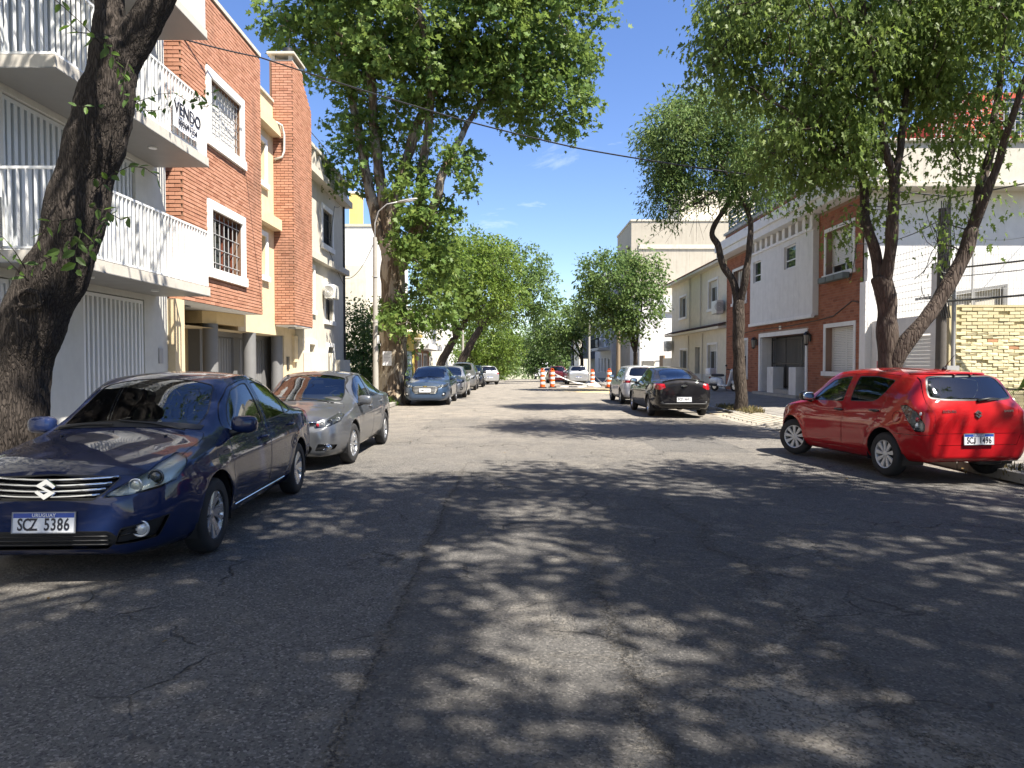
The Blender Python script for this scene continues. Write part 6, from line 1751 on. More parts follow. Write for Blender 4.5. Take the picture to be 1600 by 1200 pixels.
class Car:
    """body shell from section curves; cut into panels by outlines drawn in side, top, front and rear view"""
    def __init__(s, sp, nx=110):
        s.sp = sp
        g = sp.get
        xf, xr = sp['xf'], sp['xr']
        c, h = (xf + xr) / 2, (xf - xr) / 2
        u = np.linspace(0, 1, nx)
        xs = c - h * np.cos(PI * u)
        xs = np.unique(np.concatenate([xs]))
        s.xs = xs
        top = pch(*zip(*sp['top'])); belt = pch(*zip(*sp['belt'])); bot = pch(*zip(*sp['bot'])); wid = pch(*zip(*sp['wid']))
        deck = pch(*zip(*sp['deck']))
        df, dr = (xf - xs), (xs - xr)
        nf, nr = sp['nose'], sp['tail']            # (z low, z high, half width, L height, L bottom, L width, p)
        Wd = wid(xs)
        Wd = nf[2] + (Wd - nf[2]) * sup(df / nf[5], nf[6]); Wd = np.minimum(Wd, nr[2] + (wid(xs) - nr[2]) * sup(dr / nr[5], nr[6]))
        zt = top(xs)
        zt = nf[1] + (zt - nf[1]) * sup(df / nf[3], nf[6]); zt = np.minimum(zt, nr[1] + (top(xs) - nr[1]) * sup(dr / nr[3], nr[6]))
        zb = bot(xs)
        zb = nf[0] + (zb - nf[0]) * sup(df / nf[4], 2.2); zb = np.maximum(zb, nr[0] + (bot(xs) - nr[0]) * sup(dr / nr[4], 2.2))
        zd = np.minimum(deck(xs), zt)
        zrm = sp['roof']
        q = np.clip((zt - zd) / (zrm - deck(np.array([sp['qx']]))[0]), 0, 1)
        zs = np.minimum(belt(xs), zb + (zt - zb) * .86)
        ws = Wd - sp.get('tuck', .045) - .02 * q
        wroof = sp['wroof']
        wr = (ws - .10) * (1 - q) + np.minimum(wroof, ws - .06) * q
        crown = sp.get('crown', .075) * (1 - q) + .05 * q + sp.get('wscurve', .07) * 4 * q * (1 - q)
        zr = np.maximum(zs + (zt - zs) * .25, zt - crown)
        zw = zb + (zs - zb) * .55
        K = []
        n = len(xs)
        def add(y, z): K.append((y, z))
        add(np.zeros(n), zb); add(Wd * .35, zb); add(Wd * .7, zb)
        rk = np.minimum(.13, Wd * .2)
        for i in range(0, 7):
            a = i / 6
            add(Wd - rk + rk * (1 - (1 - a) ** 2.6), zb + (zw - zb) * a ** 1.25)
        for i in range(1, 9):
            t = i / 8
            add(Wd - (Wd - ws) * t ** 2.0, zw + (zs - zw) * t)
        for i in range(1, 9):
            t = i / 8
            b = .022 * q * np.sin(PI * t) + .02 * (1 - q) * np.sin(PI * t)
            add(ws + (wr - ws) * t + b, zs + (zr - zs) * t)
        for i in range(1, 13):
            t = i / 12
            add(wr * (1 - t), zr + (zt - zr) * (1 - (1 - t) ** 2.1))
        Y = np.array([k[0] for k in K]).T.copy(); Z = np.array([k[1] for k in K]).T.copy()
        X = np.repeat(xs[:, None], Y.shape[1], 1)
        # windscreen and tail bow in plan, wheel-arch flare, swage lines
        for (x0, amp) in sp.get('bow', ()):
            pass
        for wx in sp['wheels']:
            d = np.sqrt((X - wx) ** 2 + (Z - sp['wr']) ** 2)
            ra = sp['arch']
            Y += np.where((Y > .5) & (Z < .95), .018 * np.exp(-((d - ra) / .075) ** 2), 0)
        for (z0, z1, amp, wdt) in sp.get('swage', ()):
            zl = z0 + (z1 - z0) * (X - xr) / (xf - xr)
            Y += np.where(Y > .55, amp * np.exp(-((Z - zl) / wdt) ** 2) * np.clip(np.minimum(df, dr)[:, None] / .7, 0, 1), 0)
        s.V = np.stack([X, Y, Z], -1)
        s.build_grid()
    def build_grid(s):
        nx, k, _ = s.V.shape
        bm = bmesh.new()
        vs = [[bm.verts.new(s.V[i, j]) for j in range(k)] for i in range(nx)]
        for i in range(nx - 1):
            for j in range(k - 1):
                try: bm.faces.new((vs[i][j], vs[i][j + 1], vs[i + 1][j + 1], vs[i + 1][j]))
                except ValueError: pass
        for i in (0, nx - 1):                     # close the flat nose and tail bands
            ring = [vs[i][j] for j in range(k)]
            try: bm.faces.new(ring if i else ring[::-1])
            except ValueError: pass
        bmesh.ops.recalc_face_normals(bm, faces=bm.faces[:])
        # make sure they point outward
        f = max(bm.faces, key=lambda f: f.calc_center_median().z)
        if f.normal.z < 0: bmesh.ops.reverse_faces(bm, faces=bm.faces[:])
        bm.normal_update()
        for v in bm.verts: 
            if abs(v.co.y) < 1e-5: v.normal.y = 0; 
        s.bm = bm
        s.bvh = BVHTree.FromBMesh(bm)
        bm.verts.ensure_lookup_table(); bm.faces.ensure_lookup_table()
        s.fn = [[(v.co.copy(), Vector((v.normal.x, 0 if abs(v.co.y) < 1e-5 else v.normal.y, v.normal.z)).normalized() if v.normal.length > 0 else Vector((0, 0, 1))) for v in f.verts] for f in bm.faces]
        s.reg = bm.faces.layers.int.new('reg'); s.mark = bm.faces.layers.int.new('mark')
        s.regions = []
    def proj(s, kind):
        if kind == 'side': return (lambda c: (c.x, c.z)), Vector((1, 0, 0)), Vector((0, 0, 1)), lambda n, c: n.y > .12 and c.y > .25
        if kind == 'arch': return (lambda c: (c.x, c.z)), Vector((1, 0, 0)), Vector((0, 0, 1)), lambda n, c: c.y > .40
        if kind == 'top': return (lambda c: (c.x, c.y)), Vector((1, 0, 0)), Vector((0, 1, 0)), lambda n, c: n.z > .10 and c.z > .5
        if kind == 'front': return (lambda c: (c.y, c.z)), Vector((0, 1, 0)), Vector((0, 0, 1)), lambda n, c: n.x > .08 and c.x > s.sp['xf'] - 1.0
        if kind == 'rear': return (lambda c: (c.y, c.z)), Vector((0, 1, 0)), Vector((0, 0, 1)), lambda n, c: n.x < -.08 and c.x < s.sp['xr'] + 1.0
        if kind == 'rearw': return (lambda c: (c.y, c.z)), Vector((0, 1, 0)), Vector((0, 0, 1)), lambda n, c: n.x < -.10 and c.x < s.sp['xr'] + 1.3
        # ('yaw', angle): horizontal view direction at that angle from straight ahead
        a = R(kind[1]); u = Vector((-math.sin(a), math.cos(a), 0)); w = Vector((math.cos(a), math.sin(a), 0))
        pv = s.piv(kind); u0 = pv.dot(u)
        return (lambda c: (c.dot(u) - u0, c.z)), u, Vector((0, 0, 1)), lambda n, c: n.dot(w) > .15 and c.dot(w) > .55
    def gather(s, kind, poly):
        pf, ux, uy, ok = s.proj(kind)
        x0 = min(p[0] for p in poly) - .02; x1 = max(p[0] for p in poly) + .02; y0 = min(p[1] for p in poly) - .02; y1 = max(p[1] for p in poly) + .02
        fs = []
        for f in s.bm.faces:
            c = f.calc_center_median()
            q = pf(c)
            if q[0] < x0 - .2 or q[0] > x1 + .2 or q[1] < y0 - .2 or q[1] > y1 + .2: continue
            if not ok(f.normal, c): continue
            qs = [pf(v.co) for v in f.verts]
            if max(q[0] for q in qs) < x0 or min(q[0] for q in qs) > x1 or max(q[1] for q in qs) < y0 or min(q[1] for q in qs) > y1: continue
            fs.append(f)
        return set(fs)
    def knife(s, kind, poly, cand):
        pf, ux, uy, ok = s.proj(kind)
        n = len(poly)
        s.kid = getattr(s, 'kid', 0) + 1
        for f in cand: f[s.mark] = s.kid
        for i in range(n):
            a, b = Vector(poly[i]), Vector(poly[(i + 1) % n])
            d = b - a
            if d.length < 1e-5: continue
            no = (ux * d.y - uy * d.x).normalized(); co = ux * a.x + uy * a.y + s.piv(kind)
            lo = min(pf_ for pf_ in (0,)); m = (a + b) / 2; rad = d.length / 2 + .16
            near = []
            for f in cand:
                q = pf(f.calc_center_median())
                if (q[0] - m.x) ** 2 + (q[1] - m.y) ** 2 < (rad + .12) ** 2: near.append(f)
            if not near: continue
            geom = list({*near, *[e for f in near for e in f.edges], *[v for f in near for v in f.verts]})
            r = bmesh.ops.bisect_plane(s.bm, geom=geom, dist=1e-6, plane_co=co, plane_no=no)
            for g in r['geom_cut']:
                for f in g.link_faces:
                    if f[s.mark] == s.kid: cand.add(f)
        return cand
    def piv(s, kind):
        if isinstance(kind, tuple):
            return Vector(((s.sp['xf'] - .35) if abs(kind[1]) < 90 else (s.sp['xr'] + .35), .55, 0))
        return Vector((0, 0, 0))
    def region(s, name, kind, poly, mat, inset=0.0, gap=0.0, trim=0.0, joined=True, split=1, side=None, group=None, thick=0.0):
        s.regions.append(dict(name=name, kind=kind, poly=poly, mat=mat, inset=inset, gap=gap, trim=trim, joined=joined, thick=thick))
    def cut(s):
        for i, r in enumerate(s.regions):
            P = r['poly']; e = 0 if s.sp.get('coarse') else (r['gap'] or r['trim'])
            cand = s.gather(r['kind'], P)
            s.knife(r['kind'], P, cand)
            r['in'] = offp(P, e) if e else P
            if e: s.knife(r['kind'], r['in'], cand)
            pf, ux, uy, ok = s.proj(r['kind'])
            for f in cand:
                x, y = pf(f.calc_center_median())
                if pin(r['in'], x, y): f[s.reg] = 10 * (i + 1)
                elif e and pin(P, x, y):
                    f[s.reg] = -10 * (i + 1) if r['gap'] else -10 * (i + 1) - 1
        s.bm.normal_update()
        sp = s.sp
        for wx in sp['wheels']:
            n = 28
            P = [(wx + sp['arch'] * math.cos(2 * PI * k / n), sp['wr'] + .01 + sp['arch'] * math.sin(2 * PI * k / n)) for k in range(n)]
            cand = s.gather('arch', P)
            s.knife('arch', P, cand)
            for f in cand:
                c = f.calc_center_median()
                if pin(P, c.x, c.z): s.bm.faces.remove(f)
    def norm_at(s, co):
        loc, no, idx, d = s.bvh.find_nearest(co)
        if idx is None: return Vector((0, 0, 1))
        N = Vector((0, 0, 0))
        for p, n in s.fn[idx]:
            w = 1.0 / (1e-5 + (p - co).length_squared)
            N += n * w
        return N.normalized()
    def extract(s, name, sel, mat, par, inset=0.0, joined=True, thick=0.0, out=0.0, name2=None):
        """mesh from the chosen faces, mirrored; joined = both sides in one object"""
        if not hasattr(s, 'by'):
            s.by = {}
            for f in s.bm.faces: s.by.setdefault(f[s.reg], []).append(f)
        class _F(dict): pass
        fs = [f for k in s.by for f in s.by[k] if sel(k)]
        if not fs: return []
        idx = {}; V = []; N = []; F = []
        for f in fs:
            q = []
            for v in f.verts:
                if v.index not in idx:
                    idx[v.index] = len(V)
                    n = s.norm_at(v.co)
                    V.append(v.co - n * inset); N.append(n)
                q.append(idx[v.index])
            F.append(q)
        if thick:
            ec = {}
            for f in F:
                for i in range(len(f)):
                    a, b = f[i], f[(i + 1) % len(f)]
                    ec.setdefault((min(a, b), max(a, b)), []).append((a, b))
            lo = {}
            for k, l in ec.items():
                if len(l) == 1:
                    a, b = l[0]
                    if abs(V[a].y) < 1e-4 and abs(V[b].y) < 1e-4: continue
                    for i in (a, b):
                        if i not in lo:
                            lo[i] = len(V); V.append(V[i] - N[i] * thick); N.append(N[i])
                    F.append([b, a, lo[a], lo[b]])
        res = []
        def mk(vv, ff, nn):
            me = bpy.data.meshes.new(name)
            me.from_pydata([tuple(v) for v in vv], [], ff)
            me.materials.append(mat)
            me.polygons.foreach_set('use_smooth', [True] * len(ff))
            me.update()
            me.normals_split_custom_set_from_vertices([tuple(n) for n in nn])
            return link_mesh(name, me, par)
        Vm = [Vector((v.x, -v.y, v.z)) for v in V]; Nm = [Vector((n.x, -n.y, n.z)) for n in N]; Fm = [f[::-1] for f in F]
        if joined:
            b = len(V)
            res.append(mk(V + Vm, F + [[b + i for i in f] for f in Fm], N + Nm))
        else:
            res.append(mk(V, F, N)); res.append(mk(Vm, Fm, Nm))
        return res
    def emit(s, par, paintm):
        """all panels as parts of the thing; returns {name: [objects]}"""
        s.bm.verts.index_update()
        out = {}
        R_ = s.regions
        wheelish = 0
        body = s.extract('body', lambda k: k == 0, paintm, par, thick=.014)
        out['body'] = body
        for i, r in enumerate(R_):
            code = 10 * (i + 1)
            m = r['mat'] or paintm
            o = s.extract(r['name'], lambda k: k == code, m, par, inset=r['inset'], joined=r['joined'], thick=r['thick'])
            out.setdefault(r['name'], []).extend(o)
        s.extract('panel_seam', lambda k: k < 0 and (-k) % 10 == 0, M_SEAM, par, inset=.011)
        tr = s.extract('window_rubber', lambda k: k < 0 and (-k) % 10 == 1, M_RUBBER, par, inset=-.001)
        return out
    def hit(s, o, d):
        r = s.bvh.ray_cast(Vector(o), Vector(d))
        return (r[0], r[1]) if r[0] is not None else (None, None)
    def front_at(s, y, z):
        p, n = s.hit((s.sp['xf'] + 2, abs(y), z), (-1, 0, 0))
        if p is None: return Vector((s.sp['xf'], y, z)), Vector((1, 0, 0))
        return Vector((p.x, y, z)), (n if n.x > 0 else -n)
    def rear_at(s, y, z):
        p, n = s.hit((s.sp['xr'] - 2, abs(y), z), (1, 0, 0))
        if p is None: return Vector((s.sp['xr'], y, z)), Vector((-1, 0, 0))
        return Vector((p.x, y, z)), (n if n.x < 0 else -n)
    def side_at(s, x, z, sgn=1):
        p, n = s.hit((x, 3, z), (0, -1, 0))
        if p is None: return Vector((x, sgn * .8, z))
        return Vector((x, sgn * p.y, z))
    def top_at(s, x, y):
        p, n = s.hit((x, abs(y), 3), (0, 0, -1))
        return Vector((x, y, p.z if p else 1.0))

def wheel_parts(par, name, x, y, r, w, style, steer=0.0):
    """tyre mesh with its rim as a sub-part; outer side faces +y (mirrored for the other side)"""
    sg = 1 if y > 0 else -1
    rr = r * .655
    prof = [(rr * .97, -w * .42), (rr * 1.02, -w * .48), (r * .86, -w * .5), (r * .955, -w * .42), (r * .99, -w * .3), (r, -w * .1), (r, w * .1), (r * .99, w * .3), (r * .955, w * .42), (r * .86, w * .5), (rr * 1.02, w * .48), (rr * .97, w * .42), (rr * .97, -w * .42)]
    M_ = Matrix.Translation((x, y, r)) @ Matrix.Rotation(steer, 4, 'Z') @ Matrix.Diagonal((1, sg, 1, 1))
    def put(mb, nm, mats, p, smooth=True, sharp=38):
        mb.v = [tuple(M_ @ Vector(v)) for v in mb.v]
        if sg < 0: mb.f = [f[::-1] for f in mb.f]
        return mb.build(nm, mats, p, smooth, sharp)
    m = MB(); m.lathe(prof, (0, 0, 0), 'y', 40, caps=False)
    # tread blocks hinted by shallow grooves
    t = put(m, 'wheel', M_TYRE, par)
    rim = MB()
    d = w * .40
    rim.lathe([(rr * 1.0, -w * .40), (rr * .93, -w * .1), (rr * .90, d * .55), (rr * .985, d * 1.08), (rr * 1.0, d * 1.12)], (0, 0, 0), 'y', 36, caps=False)
    mt = {'twin': M_RIM, 'five': M_RIM, 'hub': M_HUB, 'multi': M_RIM}[style]
    def spoke(a0, r0, r1, w0, w1, h0, h1, th=.016, tw=0.0):
        a1 = a0 + tw
        def P(rad, a, off, hh): 
            return (rad * math.cos(a) - off * math.sin(a), hh, rad * math.sin(a) + off * math.cos(a))
        v = [P(r0, a0, -w0, h0), P(r0, a0, w0, h0), P(r1, a1, w1, h1), P(r1, a1, -w1, h1), P(r0, a0, -w0 * 1.2, h0 - th), P(r0, a0, w0 * 1.2, h0 - th), P(r1, a1, w1 * 1.2, h1 - th), P(r1, a1, -w1 * 1.2, h1 - th)]
        rim.add(v, [(0, 1, 2, 3), (0, 4, 5, 1), (1, 5, 6, 2), (2, 6, 7, 3), (3, 7, 4, 0)])
    if style == 'twin':
        for k in range(5):
            a = 2 * PI * k / 5 + .3
            spoke(a, rr * .13, rr * .96, .020, .040, d * .62, d * 1.0, tw=.22)
            spoke(a + .40, rr * .15, rr * .96, .010, .016, d * .60, d * .98, tw=.26)
            spoke(a + .60, rr * .42, rr * .96, .006, .012, d * .72, d * .96, tw=.16)
        rim.lathe([(rr * .17, d * .3), (rr * .17, d * .66), (rr * .1, d * .74)], (0, 0, 0), 'y', 20)
    elif style == 'hub':
        for k in range(9):
            a = 2 * PI * k / 9
            spoke(a, rr * .18, rr * .92, .013, .030, d * .86, d * 1.02, tw=.14)
        rim.lathe([(rr * .25, d * .6), (rr * .24, d * .88), (rr * .16, d * .96)], (0, 0, 0), 'y', 24)
        rim.lathe([(rr * .90, d * .96), (rr * .98, d * 1.1), (rr * 1.0, d * 1.0)], (0, 0, 0), 'y', 36, caps=False)
    else:
        n = 5 if style == 'five' else 10
        for k in range(n):
            a = 2 * PI * k / n + .2
            spoke(a, rr * .14, rr * .95, .028 if n == 5 else .014, .036 if n == 5 else .018, d * .68, d * .98)
        rim.lathe([(rr * .2, d * .3), (rr * .2, d * .7), (rr * .12, d * .76)], (0, 0, 0), 'y', 20)
    put(rim, 'rim', mt, t)
    dk = MB(); dk.lathe([(rr * .93, -d * .2), (rr * .93, -d * .05)], (0, 0, 0), 'y', 30)
    put(dk, 'wheel_dish', M_DARKRIM, t)
    if style != 'hub':
        dk = MB(); dk.lathe([(rr * .62, 0), (rr * .62, d * .2)], (0, 0, 0), 'y', 26)
        put(dk, 'brake_disc', M_REFLD, t)
    return t

def plate_part(par, c, tilt_dir, text, band=True, w=.42, h=.135, two=False):
    """number plate; c centre, tilt_dir outward unit vector in the xz plane (+x front, -x rear)"""
    n = Vector(tilt_dir).normalized()
    u = Vector((0, 1 if n.x > 0 else -1, 0))      # reading direction for a viewer facing it
    v = n.cross(u)
    if v.z < 0: v = -v
    def Q(a, b, d): return tuple(Vector(c) + u * a + v * b + n * d)
    m = MB()
    vs = [Q(-w / 2, -h / 2, 0), Q(w / 2, -h / 2, 0), Q(w / 2, h / 2, 0), Q(-w / 2, h / 2, 0), Q(-w / 2, -h / 2, .008), Q(w / 2, -h / 2, .008), Q(w / 2, h / 2, .008), Q(-w / 2, h / 2, .008)]
    m.add(vs, [(3, 2, 1, 0), (4, 5, 6, 7), (0, 1, 5, 4), (1, 2, 6, 5), (2, 3, 7, 6), (3, 0, 4, 7)])
    o = m.build('number_plate', M_PLATEW, par)
    e = .006; m = MB()
    for a0, a1, b0, b1 in ((-w / 2 - e, w / 2 + e, -h / 2 - e, -h / 2 + .001), (-w / 2 - e, w / 2 + e, h / 2 - .001, h / 2 + e), (-w / 2 - e, -w / 2 + .001, -h / 2, h / 2), (w / 2 - .001, w / 2 + e, -h / 2, h / 2)):
        m.add([Q(a0, b0, .0), Q(a1, b0, .0), Q(a1, b1, .0), Q(a0, b1, .0), Q(a0, b0, .011), Q(a1, b0, .011), Q(a1, b1, .011), Q(a0, b1, .011)], [(4, 5, 6, 7), (0, 1, 5, 4), (1, 2, 6, 5), (2, 3, 7, 6), (3, 0, 4, 7)])
    m.build('plate_frame', M_PLASTG, o)
    def word(t, sz, b, mat, bold, sx, sp=1.0, pitch=None):
        m = MB()
        if pitch is None:
            V, F = text_mb(t, sz, .0008, bold, sp, sx)
            m.add([Q(p[0], p[1] + b, .0098 + p[2]) for p in V], F)
        else:
            for i, ch in enumerate(t):
                x0 = (i - (len(t) - 1) / 2) * pitch
                if ch == ' ': continue
                if ch == 'J':
                    hh, ww, st = sz * .36, pitch * .34, sz * .135
                    P = [(-ww, -hh * .45), (-ww, -hh * .75), (-ww * .5, -hh), (ww * .45, -hh), (ww, -hh * .7), (ww, hh), (ww - st, hh), (ww - st, -hh * .6), (ww * .3, -hh + st), (-ww * .35, -hh + st), (-ww + st, -hh * .7), (-ww + st, -hh * .45)]
                    m.add([Q(x0 + p[0], p[1] + b, .0106) for p in P], [(0, 1, 10, 11), (1, 2, 9, 10), (2, 3, 8, 9), (3, 4, 7, 8), (4, 5, 6, 7)])
                    continue
                V, F = text_mb(ch, sz, .0008, bold, 1, sx)
                xs_ = [p[0] for p in V]; cx = (min(xs_) + max(xs_)) / 2
                m.add([Q(x0 + p[0] - cx, p[1] + b, .0098 + p[2]) for p in V], F)
        m.build('lettering', mat, o)
    if band:
        m = MB(); m.add([Q(-w / 2 + .003, h / 2 - .034, .0088), Q(w / 2 - .003, h / 2 - .034, .0088), Q(w / 2 - .003, h / 2 - .002, .0088), Q(-w / 2 + .003, h / 2 - .002, .0088)], [(0, 1, 2, 3)])
        m.build('plate_band', M_PLATEB, o)
        word('URUGUAY', .033, h / 2 - .018, M_PLATEW, .0006, 1.0, 1.05)
        word(text, .118, -.017, M_BLK, .0022, .70, pitch=w * .108)
    else:
        word(text, .10, 0, M_BLK, .002, .72, pitch=w * .108)
    return o
M_PLASTG = plain('grey plate frame', (0.25, 0.26, 0.28), .5)

def emblem_s(par, c, n, size, mat):
    """the angular S badge: two stacked lozenge strokes joined by a diagonal"""
    n = Vector(n).normalized(); u = Vector((0, 1 if n.x > 0 else -1, 0)); v = n.cross(u)
    if v.z < 0: v = -v
    # outline of the letter in badge units
    P = [(0.0, 1.0), (0.95, 0.30), (0.72, 0.08), (0.05, 0.50), (-0.30, 0.26), (0.98, -0.34), (0.0, -1.0), (-0.95, -0.30), (-0.72, -0.08), (-0.05, -0.50), (0.30, -0.26), (-0.98, 0.34)]
    tri = [(0, 3, 2), (0, 2, 1), (0, 11, 4), (0, 4, 3), (11, 10, 5), (11, 5, 4), (5, 10, 9), (5, 9, 6), (6, 9, 8), (6, 8, 7)]
    def Q(p, d): return tuple(Vector(c) + u * p[0] * size + v * p[1] * size + n * d)
    m = MB(); k = len(P)
    m.add([Q(p, .014) for p in P] + [Q((p[0] * 1.06, p[1] * 1.06), 0) for p in P], [(a, c_, b) for a, b, c_ in tri] + [(i, k + i, k + (i + 1) % k, (i + 1) % k) for i in range(k)])
    return m.build('emblem', mat, par)
def emblem_bow(par, c, n, size, mat):
    """the bow-tie badge: a slanted cross with a wider middle"""
    n = Vector(n).normalized(); u = Vector((0, 1 if n.x > 0 else -1, 0)); v = n.cross(u)
    if v.z < 0: v = -v
    P = [(-1, .16), (-.42, .16), (-.36, .36), (.48, .36), (.42, .16), (1.06, .16), (.94, -.16), (.38, -.16), (.32, -.36), (-.52, -.36), (-.46, -.16), (-1.1, -.16)]
    def Q(p, d): return tuple(Vector(c) + u * p[0] * size + v * p[1] * size + n * d)
    m = MB(); k = len(P)
    m.add([Q(p, .01) for p in P] + [Q(p, 0) for p in P], [(0, 1, 10, 11), (1, 2, 3, 4), (1, 4, 7, 10), (4, 5, 6, 7), (10, 7, 8, 9)] + [(i, k + i, k + (i + 1) % k, (i + 1) % k) for i in range(k)])
    return m.build('emblem', mat, par)

def surf_tube(car, par, name, mat, pts, rad, where='front', off=.01, n=8):
    f = {'front': car.front_at, 'rear': car.rear_at}[where]
    q = []
    for y, z in pts:
        p, nn = f(y, z); q.append(p + Vector((1 if where == 'front' else -1, 0, 0)) * off)
    return MB().tube(q, rad, n).build(name, mat, par, smooth=True)

def interior(car, par, rhd=False, wheel=True):
    sp = car.sp; xs = sp['seat_x']; zf = .38
    for sy in (.36, -.36):
        m = MB(); m.ell((xs, sy, zf + .12), (.27, .25, .11), .5, 14, 8)
        a = MB()
        a.ell((0, 0, .32), (.075, .24, .33), .55, 14, 10); a.ell((-.02, 0, .74), (.055, .13, .10), .6, 12, 8)
        a.tube([(0, .05, .6), (-.01, .05, .72)], .008, 5); a.tube([(0, -.05, .6), (-.01, -.05, .72)], .008, 5)
        rot = Matrix.Translation((xs - .25, sy, zf + .14)) @ Matrix.Rotation(R(-16), 4, 'Y')
        m.add([tuple(rot @ Vector(v)) for v in a.v], a.f)
        m.build('seat', M_SEAT, par, smooth=True)
    m = MB(); xr_ = sp['rear_seat_x']
    m.ell((xr_ + .25, 0, zf + .12), (.27, .62, .11), .45, 18, 8); m.ell((xr_ - .06, 0, zf + .42), (.09, .62, .30), .45, 18, 8)
    for y in (.36, -.36): m.ell((xr_ - .12, y, zf + .74), (.05, .12, .085), .6, 12, 8)
    m.build('rear_seat', M_SEAT, par, smooth=True)
    m = MB(); xd = sp['dash_x']
    m.ell((xd, 0, sp['dash_z']), (.36, car.sp['wroof'] + .08, .17), .5, 18, 8)
    m.ell((xd - .22, .36, sp['dash_z'] + .10), (.12, .20, .07), .7, 12, 8)
    m.build('dashboard', M_DASH, par, smooth=True)
    ring = []
    for k in range(25):
        a = 2 * PI * k / 24
        ring.append(Matrix.Translation((xd - .42, .36, sp['dash_z'] + .06)) @ Matrix.Rotation(R(-24), 4, 'Y') @ Vector((0, .18 * math.cos(a), .18 * math.sin(a))))
    m = MB().tube(ring, .014, 6, caps=False)
    c0 = Vector((xd - .42, .36, sp['dash_z'] + .06)); m.tube([ring[0], c0, ring[12]], .014, 5); m.tube([c0, ring[18]], .016, 5); m.tube([c0, (xd, .36, sp['dash_z'])], .03, 6)
    m.build('steering_wheel', M_DASH, par, smooth=True)
    mm = car.top_at(sp['mirror_x'], 0)
    m = MB().bevbox(mm.x - .02, mm.x + .012, -.12, .12, mm.z - .155, mm.z - .095, .008); m.tube([(mm.x, 0, mm.z - .1), (mm.x + .03, 0, mm.z - .03)], .008, 5)
    m.build('rear_view_mirror', M_DASH, par)
    MB().box(sp['xr'] + .5, sp['xf'] - .8, -.72, .72, .25, .27).build('cabin_floor', M_TRIM, par)

def wells(car, par):
    sp = car.sp
    for wx in sp['wheels']:
        for sg in (1, -1):
            m = MB(); n = 16; r = sp['arch'] + .02; yo = sg * (sp['W'] - .028); yi = sg * (sp['W'] - .34)
            b = []
            for k in range(n + 1):
                a = -.30 + (PI + .60) * k / n
                b.append((wx + r * math.cos(a), sp['wr'] + r * math.sin(a)))
            for (p, q) in zip(b[:-1], b[1:]):
                m.quad((p[0], yo, p[1]), (q[0], yo, q[1]), (q[0], yi, q[1]), (p[0], yi, p[1]))
            m.add([(p[0], yi, p[1]) for p in b], [tuple(range(len(b)))])
            m.build('wheel_arch_liner', M_TRIM, par)

def mirrors(car, par, x, z, mat, up=.0, size=1.0, sy=(1, -1)):
    for sg in sy:
        p = car.side_at(x, z, sg)
        y = p.y + sg * .125
        m = MB(); m.ell((x - .01, y, z + .045), (.075 * size, .115 * size, .078 * size), .62, 18, 12)
        m.v = [(v[0] + .05 * abs(v[1] - p.y), v[1], v[2]) if False else v for v in m.v]
        o = m.build('wing_mirror', mat, par, smooth=True)
        MB().tube([(x + .03, p.y - sg * .02, z - .045), (x + .02, p.y + sg * .06, z - .02), (x, y, z)], [.035, .03, .022], 8).build('mirror_stalk', M_TRIM, o, smooth=True)
        g = MB(); g.ell((x - .078 * size, y, z + .045), (.008, .097 * size, .06 * size), .6, 16, 8); g.build('mirror_glass', M_CHROME, o, smooth=True)

def handles(car, par_doors, spec, mat):
    for (x, z) in spec:
        for sg in (1, -1):
            p = car.side_at(x, z, sg)
            d = min(par_doors, key=lambda o: abs(o['cx'] - x) + (0 if o['sg'] == sg else 9))
            m = MB(); m.tube([(x + .09, p.y - sg * .008, z), (x + .075, p.y + sg * .03, z + .004), (x, p.y + sg * .04, z + .006), (x - .075, p.y + sg * .03, z + .004), (x - .09, p.y - sg * .008, z)], [.012, .014, .015, .014, .012], 7)
            m.build('handle', mat, d, smooth=True)
            MB().ell((x - .01, p.y + sg * .001, z - .004), (.06, .006, .026), .8, 14, 6).build('handle_recess', M_TRIM, d, smooth=True)

def lamp_inner(car, par, lens_objs, code, depth, mat, projs=(), where='front', barr=None):
    """bowl behind a lens plus round projectors"""
    for o in lens_objs:
        me = o.data.copy(); me.name = 'lamp_bowl'
        n = len(me.vertices); co = np.empty(n * 3); me.vertices.foreach_get('co', co); co = co.reshape(-1, 3)
        c = co.mean(0)
        co = c + (co - c) * .97; co[:, 0] += -depth if where == 'front' else depth; co[:, 1] -= np.sign(c[1]) * depth * .35
        me.vertices.foreach_set('co', co.ravel()); me.materials.clear(); me.materials.append(mat); me.update()
        link_mesh('lamp_bowl', me, o)
        sg = 1 if c[1] > 0 else -1
        for (y, z, r, m_) in projs:
            p, nn = (car.front_at if where == 'front' else car.rear_at)(y, z)
            k = 1 if where == 'front' else -1
            b = MB(); b.lathe([(r, -.008), (r, .004), (r * .86, .010), (r * .8, -.006)], (0, 0, 0), 'x', 22, caps=False); b.ell((-.01 * k, 0, 0), (r * .45, r * .8, r * .8), 1.0, 16, 8)
            b.v = [(p.x - k * (.034) + v[0], sg * y + v[1], z + v[2]) for v in b.v]
            b.build('lamp_bulb', m_, o, smooth=True)

